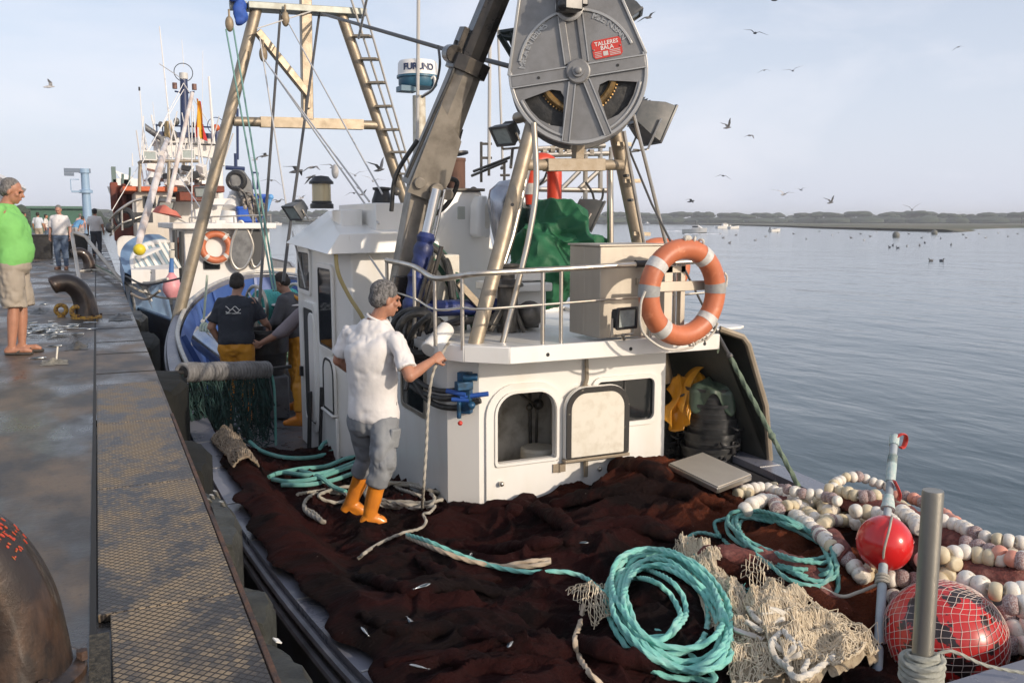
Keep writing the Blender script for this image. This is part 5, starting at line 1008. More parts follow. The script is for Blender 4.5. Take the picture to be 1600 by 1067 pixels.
def scribble(m, f, n, r, lu, lv, seed=0, bias=.8):
    """loose loops of twine lying over a bunched net"""
    rr = random.Random(seed)
    for _ in range(n):
        u, v, a = rr.random(), rr.random(), rr.uniform(0, 6.28); p = []; da = rr.uniform(-.5, .5)
        for k in range(8):
            p.append(V(f(min(1, max(0, u)), min(1, max(0, v)))) + V((0, 0, rr.uniform(.002, .018)))); a += da + rr.uniform(-.5, .5); u += .022 / lu * math.cos(a) * (1 - bias * .5); v += .022 / lv * math.sin(a)
        m.tube(spline(p, 3), r, 4)
def bale(quad, lift, amp, seed, cell, cvk=.3, nscr=700, lu=.3, lv=1.0, nu=40, nv=60, r=.0022):
    f = quadmap(*quad, lift=lift, amp=amp, seed=seed); mb = M(); 
    vs = []; 
    for j in range(nv + 1):
        for i in range(nu + 1):
            u, v = i / nu, j / nv; q = V(f(u, v)); e = min(u, 1 - u, v, 1 - v); q.z -= (.05 * (1 - min(1, e / .12)) ** 2); q.x += .02 * mnoise.noise(V((v * 9, seed, 0))); vs.append(q)
    mb.add(vs, [[j * (nu + 1) + i, j * (nu + 1) + i + 1, (j + 1) * (nu + 1) + i + 1, (j + 1) * (nu + 1) + i] for j in range(nv) for i in range(nu)])
    mt = M()
    scribble(mt, f, nscr, .0024, lu, lv, seed)
    for k in range(1): netting(mt, lambda u, v: V(f(u, v)) + V((0, 0, .006 + .006 * k)), .0, 1, .0, 1, cell, r, .6, seed + k, cell * cvk)
    return mb, mt
q1 = [(3.128,4.413,-.727), (3.241,4.319,-.696), (2.748,2.827,-.745), (2.394,2.891,-.739)]
mb, mt = bale(q1, .02, .06, 3, .09, .30, 750, .25, 1.0)
b1 = solo('beige_net', mb, bb, 'long beige net bunch under the teal coil, reaching the bottom of the photo', 'fishing net', smooth=60); part('twine', mt, bn, b1, 60)
q2 = [(2.922,3.501,-.717), (3.185,3.539,-.693), (3.406,3.04,-.884), (2.574,2.701,-.685)]
mb, mt = bale(q2, .07, .08, 8, .07, .62, 900, .4, .45)
b2_ = solo('beige_net', mb, bb, 'pale heaped netting beneath the knotted white cord, left of the big net covered buoy', 'fishing net', smooth=60); part('twine', mt, bn, b2_, 60)
q3 = [(2.431,3.993,-.717), (2.678,4.262,-.673), (2.224,3.333,-.639), (2.102,3.417,-.651)]
mt = M(); f3 = quadmap(*[(2.123,3.935,-.621), (2.493,4.166,-.74), (2.275,3.704,-.643), (2.084,3.662,-.623)], lift=.02, amp=.03, seed=2); netting(mt, f3, 0, 1, 0, 1.4, .10, .0026, .3, 4)
solo('net_scrap', mt, bn, 'ragged beige net edge sticking out left of the large teal coil', 'fishing net')
mt = M(); f3 = quadmap(*[(3.135,3.81,-.68), (3.394,3.832,-.675), (3.23,3.542,-.667), (3.038,3.491,-.699)], lift=.03, amp=.05, seed=6); netting(mt, f3, 0, 1, 0, 1.4, .12, .0026, .25, 6)
solo('net_scrap', mt, bn, 'small open beige net patch on the dark net beside the frayed teal knot', 'fishing net')
mt = M(); f3 = quadmap(*[(.801,7.981,-.598), (1.124,8.603,-.742), (1.03,6.877,-.597), (.841,6.872,-.573)], lift=.02, amp=.045, seed=9); netting(mt, f3, 0, 1, 0, 1, .08, .004, .4, 9)
scribble(mt, f3, 420, .0055, .35, .6, 9)
solo('net_bunch', mt, mat('brown_twine', (.22, .17, .12), .9, 0, (.32, .26, .19), 20), 'brown cordage and netting bunched on the deck at the foot of the hanging green net', 'fishing net')
# white knotted cord on the beige heap
m = M()
for pts in ([(2.957,3.447,-.649), (3.063,3.451,-.618), (3.137,3.44,-.61), (3.146,3.399,-.665), (2.95,3.227,-.624), (2.845,3.22,-.633), (2.802,3.263,-.611), (2.907,3.436,-.652)], [(2.823,3.243,-.59), (2.915,3.235,-.588), (2.93,3.202,-.659), (2.648,2.971,-.579), (2.625,2.9,-.617), (2.54,2.728,-.561)], [(2.861,3.126,-.629), (2.722,2.909,-.582), (2.658,2.885,-.617), (2.53,2.704,-.576), (2.591,2.688,-.582), (2.809,2.803,-.627), (3.043,2.978,-.728), (3.015,2.921,-.727)], [(2.728,3.244,-.604), (2.776,3.184,-.637), (2.884,3.195,-.663), (2.888,3.108,-.691)], [(2.863,3.244,-.565), (2.968,3.226,-.611), (3.007,3.199,-.656), (2.909,3.112,-.665)], [(2.994,3.466,-.646), (3.054,3.49,-.614), (3.169,3.523,-.63), (3.166,3.423,-.643), (3.182,3.391,-.686)]): rope(m, pts, .013, 5)
for pts in ([(2.826,3.13,-.639), (2.895,3.118,-.664), (2.721,2.908,-.597), (2.665,2.918,-.604)], [(2.793,3.159,-.629), (2.857,3.118,-.673), (2.929,3.111,-.684), (2.742,2.889,-.607), (2.676,2.888,-.623)], [(2.661,2.986,-.573), (2.677,2.932,-.598), (2.732,2.899,-.595), (2.759,2.859,-.627), (2.59,2.706,-.57)]): rope(m, pts, .012, 5)
solo('knotted_cord', m, whiter, 'thick off white cord tangled in knots on the pale netting', 'rope')
a, b = [V(q) for q in [(2.647,3.284,-.638), (2.744,3.145,-.661)]]
m = M(); m.cyl(a, b, .018, n=14); m.cyl(a + (b - a) * .62, a + (b - a) * .85, .021, n=14); m.torus(b + (b - a).normalized() * .015, .018, .006, (0, 1, 0), 16, 8); m.torus(a - (b - a).normalized() * .015, .018, .006, (0, 1, 0), 16, 8)
solo('swivel_shackle', m, steel, 'stainless swivel joining the teal rope to the white cord', 'shackle')

# ------------------------------------------------------------------ float lines, buoys
fl_w = mat('float_white', (.75, .70, .62), .45, 0, (.64, .56, .44), 9, (.45, .7), bump=.12, bs=70, c3=(.40, .33, .24), ns3=24, nr3=(.60, .72))
fl_y = mat('float_cream', (.64, .55, .38), .5, 0, (.52, .42, .26), 9, bump=.12, bs=70)
fl_p = mat('float_salmon', (.62, .25, .17), .5, 0, (.66, .36, .27), 9, bump=.12, bs=70)
fl_n = mat('float_netted', (.48, .40, .38), .7, 0, (.26, .15, .14), 150, (.42, .58), bump=.5, bs=180)
def float_mesh(mt, r=.043, h=.056):
    m = M(); pr = [(.010, -h / 2)]
    for k in range(9):
        a = math.pi * (k / 8 - .5); pr.append((r * .62 + r * .38 * math.cos(a), h / 2 * math.sin(a)))
    pr.append((.010, h / 2)); m.lathe(pr, (0, 0, 0), (0, 0, 1), 16); me = m.mesh('float'); me.materials.append(mt)
    me.polygons.foreach_set('use_smooth', [True] * len(me.polygons)); return me
FM = {k: float_mesh(v) for k, v in dict(w=fl_w, y=fl_y, p=fl_p, n=fl_n).items()}; rf = random.Random(12)
def float_line(pts, label, kinds='w', step=.060, sc=1.0, drop=.0, gaps=0):
    p = spline(pts, 8); t = thing('float_line', p[0], label, 'float line', 'float lines piled along the starboard quarter')
    part('rope', M().tube(resample(p, .03), .008, 6), whiter, t); q = resample(p, step * sc)
    for i in range(len(q) - 1):
        if gaps and rf.random() < gaps: continue
        d = (q[i + 1] - q[i]).normalized(); d = (d + V((rf.uniform(-.25, .25), rf.uniform(-.25, .25), rf.uniform(-.2, .2)))).normalized()
        o = bpy.data.objects.new('float', FM[rf.choice(kinds * 8 + 'yn' if kinds[0] == 'w' else kinds)]); COL.objects.link(o); o.parent = t
        o.location = (q[i] + q[i + 1]) / 2 - p[0] + V((rf.uniform(-.006, .006), rf.uniform(-.006, .006), rf.uniform(0, .01))); o.rotation_euler = d.to_track_quat('Z', 'Y').to_euler(); s_ = sc * rf.uniform(.92, 1.08); o.scale = (s_, s_, s_)
float_line([(4.057,5.215,-.591), (4.136,5.226,-.589), (4.078,5.042,-.581), (4.073,4.928,-.61), (4.096,4.872,-.616)], 'short row of white floats next to the leaning steel plate', sc=1.05)
float_line([(3.979,4.88,-.617), (4.202,4.945,-.603), (4.297,4.886,-.613), (4.28,4.701,-.606), (4.201,4.457,-.614), (4.136,4.269,-.622), (4.239,4.234,-.639), (4.442,4.269,-.666)], 'white float line running from the rust brown net toward the red ball', 'wwwy')
float_line([(3.769,4.552,-.614), (3.856,4.563,-.576), (4.116,4.74,-.627), (4.147,4.678,-.627), (3.959,4.432,-.595)], 'five fat white floats in a bent row above the weathered teal coil', sc=1.15)
float_line([(4.418,5.094,-.662), (4.481,4.925,-.647), (4.447,4.662,-.616), (4.535,4.538,-.638), (4.87,4.656,-.766)], 'thin far row of floats lying along the starboard gunwale', 'wwn', sc=.85)
float_line([(4.079,4.414,-.628), (3.944,4.14,-.588), (3.921,4.015,-.606), (3.706,3.692,-.543), (3.725,3.612,-.575), (3.75,3.563,-.618), (3.727,3.492,-.651)], 'white float line slanting down to the left of the red ball', sc=1.1)
float_line([(4.858,4.868,-.68), (5.01,4.96,-.66), (5.129,4.951,-.637), (5.243,4.921,-.658), (5.28,4.81,-.683), (5.328,4.732,-.702)], 'arched row of white floats over the red netting at the rail', 'w', sc=.95)
float_line([(4.837,4.831,-.716), (5.009,4.826,-.737), (5.148,4.774,-.745), (5.103,4.583,-.728)], 'row of pinkish floats wrapped in net at the rail', 'n', sc=1.1)
float_line([(4.251,4.306,-.598), (4.587,4.471,-.671), (4.967,4.66,-.766), (5.221,4.73,-.787), (5.31,4.679,-.799), (5.1,4.39,-.741), (4.926,4.224,-.757)], 'white float line passing behind the grey buoy pole', 'wwwy')
float_line([(4.024,4.446,-.573), (4.196,4.483,-.599), (4.413,4.534,-.621), (4.287,4.355,-.608), (4.204,4.227,-.631), (3.994,4.067,-.58)], 'yellowed floats bunched with netting amid the white lines', 'wyy')
float_line([(4.239,4.071,-.617), (4.361,4.084,-.609), (4.682,4.306,-.68)], 'few white floats touching the left of the red ball', 'w')
float_line([(5.317,4.719,-.747), (5.385,4.632,-.746), (5.333,4.417,-.734), (5.381,4.319,-.783), (4.948,3.846,-.662), (4.843,3.672,-.632)], 'salmon float line along the rail beyond the stern post', 'pppn', sc=1.05)
float_line([(4.5,3.657,-.616), (4.64,3.645,-.625), (4.679,3.565,-.633), (4.817,3.559,-.693), (4.878,3.518,-.696)], 'straight row of white floats right of the stern post', 'w', sc=.95)
float_line([(5.237,4.225,-.78), (4.76,3.698,-.607), (4.827,3.615,-.631), (4.914,3.527,-.656), (5.061,3.482,-.705)], 'white floats at the outer rail right of the salmon ones', 'wwn', sc=.9)
float_line([(4.458,3.491,-.69), (4.6,3.475,-.7), (4.709,3.451,-.718), (4.906,3.472,-.725), (5.074,3.47,-.711)], 'netted grey floats curving to the right edge', 'n', sc=1.1)
float_line([(4.508,3.632,-.677), (4.277,3.411,-.632), (4.115,3.257,-.615), (4.031,3.235,-.643), (3.991,3.272,-.679)], 'cream floats bending round behind the stern post', 'yw', sc=1.1)
float_line([(4.245,3.321,-.65), (4.431,3.341,-.708), (4.594,3.342,-.729), (4.822,3.367,-.746), (5.022,3.407,-.77)], 'row of upright white floats at the right edge, above the net covered buoy', 'w', sc=1.1)
float_line([(4.162,3.335,-.66), (4.215,3.253,-.683), (4.27,3.174,-.709), (4.274,3.136,-.732)], 'cream floats touching the top of the net covered buoy', 'wy', sc=1.15)
float_line([(4.337,3.168,-.701), (4.53,3.194,-.727), (4.812,3.257,-.781)], 'short white float row at the right edge', 'w', sc=1.15)
float_line([(4.201,3.119,-.73), (4.323,3.094,-.761), (4.374,3.023,-.716), (4.672,3.137,-.786)], 'second white float row from the right edge, nearer the big buoy', 'w', sc=1.2)
float_line([(4.03,2.879,-.687), (4.134,2.868,-.692), (4.274,2.863,-.692)], 'fat white floats right of the net covered buoy', 'w', sc=1.25)
float_line([(4.008,2.816,-.74), (4.048,2.785,-.718), (4.095,2.736,-.689)], 'lower fat white floats right of the net covered buoy', 'w', sc=1.25)
float_line([(3.962,2.787,-.768), (3.966,2.722,-.756), (4.021,2.688,-.759)], 'lowest floats beside the stern gunwale', 'w', sc=1.2)
float_line([(3.724,3.489,-.66), (3.945,3.606,-.685), (3.895,3.445,-.674), (3.987,3.397,-.671), (4.038,3.353,-.701)], 'dirty cream floats under the red ball', 'wyn', sc=1.1)
float_line([(3.883,3.406,-.749), (3.777,3.269,-.73), (3.711,3.227,-.771)], 'small floats half hidden between pole and big buoy', 'wn', sc=1.0)
for pts, l, kk, sc in (([(4.178,4.018,-.5), (4.286,3.968,-.5), (4.3,3.855,-.5), (4.222,3.711,-.5)], 'white floats heaped behind the red ball on the rail', 'w', 1.1), ([(4.168,4.612,-.52), (4.215,4.479,-.52), (4.301,4.392,-.52), (4.296,4.244,-.52)], 'small floats scattered on the rail left of the netted arch', 'wn', .9), ([(4.45,3.893,-.5), (4.403,3.755,-.5), (4.287,3.584,-.5)], 'white floats squeezed between dan buoy pole and stern post', 'w', 1.15),
  ([(4.465,3.624,-.48), (4.522,3.56,-.48), (4.49,3.405,-.48), (4.496,3.287,-.48), (4.538,3.2,-.48), (4.617,3.142,-.48)], 'outermost white float row hanging over the water', 'w', 1.0), ([(4.047,3.271,-.5), (4.166,3.247,-.5), (4.253,3.197,-.5), (4.28,3.083,-.5), (4.407,3.064,-.5), (4.442,3.008,-.5)], 'white row laid on the grey rail right of the stern post', 'wwy', 1.1), ([(4.262,3.306,-.48), (4.315,3.227,-.48), (4.299,3.098,-.48), (4.322,2.968,-.48)], 'netted pink floats across the rail at the right edge', 'np', 1.1),
  ([(3.919,3.026,-.52), (3.937,2.929,-.52), (3.953,2.835,-.52), (4.047,2.766,-.52)], 'thick white floats over the inner edge of the rail', 'w', 1.2), ([(3.832,2.726,-.52), (3.868,2.67,-.52), (3.942,2.652,-.52)], 'fat floats stacked at the right edge above the lowest ones', 'w', 1.25), ([(4.377,4.444,-.5), (4.441,4.335,-.5), (4.452,4.207,-.5), (4.588,4.19,-.5)], 'cream floats in net under the arched row', 'yn', 1.0), ([(3.985,3.318,-.55), (4.111,3.363,-.55), (4.159,3.32,-.55), (4.12,3.206,-.55)], 'floats wedged behind the stern post foot', 'wy', 1.15)):
    float_line(pts, l, kk, sc=sc)
# rusty net swags among the floats
rn = mat('red_net', (.20, .060, .048), .9, 0, (.11, .035, .03), 60, (.4, .6), bump=.9, bs=120, bd=.01, c3=(.32, .14, .11), ns3=10)
m = M()
for i, (pts, r) in enumerate([([(4.922,4.929,-.755), (5.089,4.839,-.776), (5.234,4.728,-.813), (5.051,4.444,-.798)], .10), ([(4.158,4.823,-.624), (4.221,4.632,-.646), (4.199,4.363,-.651)], .06), ([(4.172,4.218,-.688), (3.734,3.671,-.559), (3.881,3.712,-.674)], .07), ([(4.463,4.528,-.58), (4.503,4.278,-.58), (4.577,4.028,-.58), (4.513,3.727,-.58), (4.501,3.491,-.58), (4.522,3.259,-.58), (4.542,3.044,-.58)], .10), ([(4.223,3.348,-.6), (4.255,3.132,-.6), (4.385,2.931,-.6)], .09), ([(5.366,4.496,-.811), (5.295,4.215,-.855), (4.894,3.619,-.684)], .09), ([(4.528,3.637,-.714), (4.635,3.498,-.762), (5.031,3.496,-.787)], .08), ([(4.734,4.158,-.753), (4.387,3.704,-.675), (4.35,3.619,-.758)], .08), ([(3.097,4.126,-.654), (3.175,3.933,-.591), (3.375,3.84,-.637), (3.475,3.691,-.637), (3.439,3.453,-.723), (3.432,3.307,-.733)], .085)]):
    s2 = swag(pts, r, 40 + i * 2.1); m.add(s2.v, s2.f)
solo('red_net', m, rn, 'reddish netting rolled among the white floats', 'fishing net', smooth=60)

# dan buoy: grey pole through a red ball
pb, pt_ = V([(3.233,2.902,-.813)][0]), None
a = V((2.949,2.644,-.62)); dirn = None
ball = V((3.845,3.45,-.457)); top = V((4.231,3.75,.075)); bot = V((3.368,3.02,-.893))
dan = thing('dan_buoy', bot, 'grey buoy pole with a glossy red ball float, leaning on the white floats', 'buoy')
ax_ = (ball - bot).normalized()
up_end = V((4.246,3.78,.036))
part('pole', M().tube([bot, ball - ax_ * .05], .024, 14).tube([ball + (up_end - ball) * .05, up_end], .022, 14), mat('pole_grey', (.36, .40, .42), .5, 0, (.28, .31, .33), 8, c3=(.45, .52, .50), ns3=14), dan)
m = M(); m.sph(ball, (.148, .148, .152), 36, 24); bl = part('ball', m, mat('red_ball', (.62, .018, .018), .22, 0, (.52, .02, .02), 6, coat=.3), dan)
m = M(); m.torus(ball + ax_ * .02, .1485, .002, (0, .1, 1), 48, 6); part('seam', m, mat('seam_pale', (.66, .30, .28), .5), bl)
m = M(); d = (up_end - ball)
for k in range(3): m.tube([ball + d * (.72 + .0 * k), ball + d * .80], .0265, 12)
m.cyl(ball + d * .55, ball + d * .72, .027, n=12); m.cyl(ball + d * .90, ball + d * .985, .028, n=12); m.cyl(ball + d * .26, ball + d * .42, .026, .045, n=12) if False else m.cyl(ball + d * .30, ball + d * .42, .040, .026, n=12)
part('wrapping', m, mat('pale_wrap', (.40, .52, .50), .9, 0, (.56, .60, .56), 40, bump=.4, bs=120), dan)
m = M(); rg_ = V((1, -.3, 0)).normalized()
m.tube(spline([up_end + V((-.02, -.02, -.01)), up_end + V((.02, -.03, .012)), up_end + V((.055, -.03, .0)), up_end + V((.07, -.02, -.035)), up_end + V((.055, -.02, -.07)), up_end + V((.03, -.02, -.075))], 5), .016, 8, flat=.4)
q = ball + d * .47; m.tube(spline([q + V((.01, -.02, .06)), q + V((.035, -.03, .01)), q + V((.05, -.03, -.03)), q + V((.04, -.03, -.06))], 5), .020, 8, flat=.35); part('red_flag_rag', m, red_p, dan)
m = M(); t_ = V((-ball.x, -ball.y, .4)).normalized(); s_ = t_.cross(Z_).normalized()
m.tube(spline([ball + V((0, 0, .158)) - s_ * .03, ball + t_ * .115 + V((0, 0, .11)) - s_ * .02, ball + t_ * .157, ball + t_ * .11 + V((0, 0, -.115)), bot.lerp(ball, .70) + t_ * .02], 6), .0065, 8)
for k in range(3): m.torus(bot.lerp(ball, .66 + .025 * k), .03, .009, ax_, 20, 8)
m.tube(spline([bot.lerp(ball, .67), bot.lerp(ball, .67) + V((-.10, .06, -.06)), bot.lerp(ball, .67) + V((-.2, .1, -.08)), bot.lerp(ball, .67) + V((-.3, .22, -.02))], 6), .010, 8); part('lashing', m, greyr, dan)
m = M(); m.sph(bot, .03); part('pole_tip', m, mat('pole_tip_blue', (.25, .30, .36), .5), dan)
# big red buoy inside a white net
bc2 = V((3.738,2.95,-.761)); RB = .29
big = thing('net_covered_buoy', bc2 - V((0, 0, RB)), 'huge red buoy with black patches inside a white twine net', 'buoy')
bm_ = mat('red_buoy_worn', (.56, .022, .020), .30, 0, (.42, .02, .018), 5, coat=.2, c3=(.025, .015, .015), ns3=7.0, nr3=(.52, .545), st3=(1, 1, 1.3))
part('ball', M().sph(bc2, (RB, RB, RB * .95), 48, 32, (0, .2, 0)), bm_, big)
m = M(); NB = 32
axn = V((.5, -.35, .75)).normalized(); xx_, yy_, _ = basis(axn)
def bp_(i, j):
    ph = R(6 + 168 * j / 28); a = 2 * math.pi * (i + .5 * (j % 2)) / NB + .03 * math.sin(j * 1.3 + i); d = axn * math.cos(ph) + (xx_ * math.cos(a) + yy_ * math.sin(a)) * math.sin(ph); d.z *= .95; return bc2 + d * (RB + .002)
for j in range(28):
    for i in range(NB):
        k = i if j % 2 == 0 else i + 1
        for q in ((i - 1 if j % 2 == 0 else i), (i if j % 2 == 0 else i + 1)): m.tube([bp_(i, j), bp_(q, j + 1)], .0015, 4)
part('cover_net', m, mat('net_white', (.62, .50, .44), .85), big)
# rope made fast round the stern post
m = M(); pc_ = V((3.03, 2.49, -.6))
hp = []
for i in range(9 * 20): a = 2 * math.pi * i / 20; hp.append(pc_ + V((.056 * math.cos(a), .056 * math.sin(a), -.02 + .0235 * i / 20 * .62 + .006 * math.sin(a * 1.3))))
hp2 = []
for i in range(4 * 20): a = 2 * math.pi * i / 20; hp2.append(pc_ + V((.078 * math.cos(a), .078 * math.sin(a), .0 + .024 * i / 20 + .01 * math.sin(a + 1))))
rope(m, hp, .0125, 2); rope(m, hp2, .0125, 2); rope(m, [hp[-1], pc_ + V((.12, -.05, .12)), pc_ + V((.25, -.12, .06)), pc_ + V((.45, -.25, .03))], .007, 6)
solo('post_rope', m, mat('rope_greyish', (.30, .30, .26), .9, 0, (.40, .40, .34), 30, bump=.5, bs=200, bd=.004), 'grey green rope wound round the foot of the stern post', 'rope')
# small fish caught in the net
fsh = mat('fish_silver', (.50, .52, .55), .25, .5, (.16, .19, .22), 12, stretch=(1, 1, 1))

# ------------------------------------------------------------------ loose gear on the boat
# lifebuoy tied to the rail
lc = V((3.727,5.22,.8)); Rm = .305; rm = .073
lb = thing('lifebuoy', lc - Z_ * .38, 'faded orange lifebuoy with grey reflective bands tied to the cabin roof railing', 'lifebuoy')
Lu = V((1, .10, 0)).normalized(); Ln = V((.10, -1, .0)).normalized()
def LB(a, r=0, z=0): return lc + (Lu * math.cos(a) + Z_ * math.sin(a)) * (Rm + r) + Ln * z
part('ring', M().tube([LB(2 * math.pi * k / 64) for k in range(64)], rm, 18, closed=True), orange, lb)
m = M()
for a in (55, 142, 232, 318): m.tube([LB(R(a - 6 + 1.5 * k)) for k in range(9)], rm + .0025, 18)
part('buoy_band', m, reflect, lb)
m = M()
for a, s_ in ((176, .9), (4, .7)): m.tube([LB(R(a - 7 + 1.75 * k), .0 , .0) for k in range(9)], rm + .003, 18)
part('buoy_band', m, mat('grey_patch', (.34, .34, .33), .6, 0, (.28, .28, .27), 40), lb)
m = M(); m.tube(spline([LB(R(176), .075, .05), LB(R(190), .10, .03), LB(R(215), .13), LB(R(240), .12, .02), LB(R(262), .10, .03), LB(R(280), .09, .04)], 6), .009, 8); m.tube(spline([LB(R(4), .085, .02), LB(R(14), .10, .02), LB(R(20), .075, .03)], 6), .008, 8)
m.tube(spline([LB(R(-62), .10, .03), LB(R(-45), .12, .0), LB(R(-36), .09, .02)], 6), .008, 8)
for a in (92, 80, 70, -80, -72, -66, -60): m.torus(LB(R(a), .07, .03), .018, .009, (math.sin(a), .5, .3), 14, 7)
m.sph(LB(R(90), .075, .03), (.035, .025, .022)); part('grab_line', m, whiter, lb)
# second lifebuoy and horseshoe ring seen behind the gantry
m = M(); c = V((4.928,7.3,.852)); m.tube([c + V((.28 * math.cos(a), 0, .22 * math.sin(a))) for a in np.linspace(0, 2 * math.pi, 40, endpoint=False)], .07, 12, closed=True); solo('lifebuoy', m, orange, 'orange lifebuoy mostly hidden behind the steel locker', 'lifebuoy')
hcen = V((3.713,7.4,1.664)); hs = thing('horseshoe_buoy', hcen - Z_ * .3, 'red horseshoe lifebuoy hanging behind the gantry', 'lifebuoy')
hp = [hcen + V((.12 * math.cos(R(a)) + .0, 0, .13 * math.sin(R(a)) + .05)) for a in range(0, 181, 12)]; hp = [hcen + V((.12, 0, -.22))] + hp + [hcen + V((-.12, 0, -.22))]
part('foam', M().tube(spline(hp, 3), .068, 12), mat('horseshoe_red', (.62, .06, .025), .45), hs); part('band', M().tube([hcen + V((-.12, 0, -.13)), hcen + V((-.12, 0, -.03))], .072, 12), reflect, hs)

# green tarpaulin over gear
tm = mat('green_tarp', (.017, .105, .046), .58, 0, (.026, .14, .066), 6, spec=.3, c3=(.012, .09, .04), ns3=5, bump=.12, bs=70)
cT = V((3.692,7.1,1.035)); m = M(); m.sph(cT, (.33, .30, .40), 88, 64); m.sph(cT + V((.18, -.02, -.10)), (.27, .28, .28), 72, 48); m.sph(cT + V((-.12, -.08, -.14)), (.28, .26, .34), 72, 48)
def crease(p, f): return .5 - 1.7 * abs(mnoise.noise(p * f))
for i in range(len(m.v)):
    p = V(m.v[i]); d = (p - cT).normalized(); w_ = p + V((1, .6, -.7)) * (.12 * mnoise.noise(p * 2.3 + V((7, 1, 3))))
    p = p + d * (.14 * crease(w_ + V((3, 1, 0)), 2.8) + .085 * crease(w_ + V((0, 5, 2)), 5.5) + .022 * crease(w_, 12)); m.v[i] = (p.x, p.y, max(p.z, .43))
tarp = solo('green_tarpaulin', m, tm, 'crumpled dark green tarpaulin covering gear on the cabin roof', 'tarpaulin', smooth=45)

bk_m = mat('basket_black', (.028, .030, .032), .28, 0, (.05, .05, .05), 9, bump=.06, bs=30)
# stacks of black fish baskets
def basket(c, r, h, label, rot=0, last=False):
    t = thing('fish_basket', c, label, 'basket', 'stacked black fish baskets'); t.rotation_euler = (0, 0, rot)
    c = V(c); m = M()
    pr = [(r * .80, 0), (r * .84, .0), (r * .86, h * .2), (r * .89, h * .2), (r * .89, h * .26), (r * .90, h * .27), (r * .93, h * .55), (r * .965, h * .55), (r * .965, h * .61), (r * .95, h * .62), (r * .97, h * .86), (r * 1.03, h * .87), (r * 1.04, h), (r * .98, h), (r * .95, h * .9), (r * .80, .02), (.001, .02)]
    m.lathe(pr, c, n=36); part('body', m, bk_m, t, 35)
    for a in (200, 20):
        m = M(); d = V((math.cos(R(a)), math.sin(R(a)), 0)); q = Z_.cross(d); e = c + d * r * 1.0 + Z_ * h * .7
        m.tube(spline([e - q * .075, e - q * .07 + d * .05 - Z_ * .02, e + q * .07 + d * .05 - Z_ * .02, e + q * .075], 5), .010, 8); part('handle', m, dark, t)
    m = M(); 
    for a in (250, 285, 215): d = V((math.cos(R(a)), math.sin(R(a)), 0)); m.box(c + d * r * .955 + Z_ * h * .45, (.05, .05, h * .55), (0, 0, R(a)))
    part('lug', m, dark, t, 30, .006); return t
bx, by = 4.68, 6.10
for k in range(7):
    lab = ['lowest black basket of the tall stack beside the cabin', 'second black basket from the bottom of the tall stack', 'third black basket from the bottom of the tall stack', 'middle black basket of the tall stack under the green oilskin', 'black basket just above the middle of the tall stack', 'black basket second from the top of the tall stack', 'topmost black basket, covered by the draped green oilskin'][k]
    basket((bx + .012 * math.sin(k * 2), by + .01 * math.cos(k * 3), -1.05 + .128 * k), .235, .20, lab, R(23 * k))
for k in range(5):
    lab = ['lowest black basket of the short stack half hidden by the cabin corner', 'second basket of the short stack by the cabin corner', 'third basket of the short stack by the cabin corner', 'fourth basket of the short stack under the yellow oilskin', 'top basket of the short stack under the yellow oilskin'][k]
    basket((4.40, 6.56 + .01 * math.sin(k), -1.06 + .128 * k), .235, .20, lab, R(31 * k))
# oilskins draped on the stacks
def cloth(fn, nu, nv, mt, name, label, cat, th=.005):
    m = M(); m.add([fn(i / nu, j / nv) for j in range(nv + 1) for i in range(nu + 1)], [[j * (nu + 1) + i, j * (nu + 1) + i + 1, (j + 1) * (nu + 1) + i + 1, (j + 1) * (nu + 1) + i] for j in range(nv) for i in range(nu)])
    o = solo(name, m, mt, label, cat, smooth=60); s = o.modifiers.new('thickness', 'SOLIDIFY'); s.thickness = th; return o
oy = mat('yellow_oilskin', (.58, .27, .018), .38, 0, (.50, .22, .015), 6, bump=.25, bs=14, coat=.1); og = mat('green_oilskin', (.055, .085, .060), .40, 0, (.085, .115, .085), 7, bump=.2, bs=14)
YA = [V(q) for q in ((4.392,6.35,-.139), (4.437,6.25,.002), (4.533,6.2,.02), (4.617,6.15,-.034))]; YB = [V(q) for q in ((4.271,6.22,-.366), (4.323,6.16,-.452), (4.409,6.1,-.426), (4.385,6.02,-.255))]
def fy(u, v):
    a = spline(YA, 10); b = spline(YB, 10); i = min(int(u * (len(a) - 1)), len(a) - 1); p = a[i].lerp(b[i], v)
    f = .035 * math.sin(u * 19 + v * 1.5) * (.25 + v) + .012 * math.sin(u * 41 + 2); bulge = -.10 * math.sin(math.pi * min(1, v * 1.5)) * (1 - v * .4)
    return p + V((.02 * math.sin(v * 5 + u * 8), f + bulge, .035 * math.sin(u * 9) * (1 - v) + .02 * math.sin(u * 14) * v))
cloth(fy, 60, 30, oy, 'yellow_oilskin', 'deep yellow oilskin trousers draped over the baskets beside the cabin corner', 'oilskins')
tc_ = V((4.68, 6.10, -.09))
def fyb(u, v):
    a = R(200 * u - 10); r = .26 * v; z = .16 - .30 * v ** 2.2 + .035 * math.sin(a * 3 + 1) * v + .03 * math.sin(a * 7) * v; return tc_ + V((math.cos(a) * r * .95 - .07, math.sin(a) * r + .03, z))
cloth(fyb, 50, 18, oy, 'yellow_oilskin', 'second yellow oilskin crumpled on the top of the tall basket stack', 'oilskins')
def fg_(u, v):
    a = R(185 + 165 * u); r = .06 + .19 * min(1, v * 1.6); dr = max(0, v - .5); z = .07 - .07 * v - dr * (.22 + .22 * math.sin(u * 15) + .42 * (1 if u > .62 else 0) * (1 - abs(u - .78) * 3)); return tc_ + V((math.cos(a) * (r + .02 * math.sin(u * 26) * v), math.sin(a) * (r + .02 * math.sin(u * 26) * v), z + .02 * math.sin(u * 13)))
cloth(fg_, 70, 24, og, 'green_oilskin', 'dull green oilskin hanging over the tall basket stack', 'oilskins')
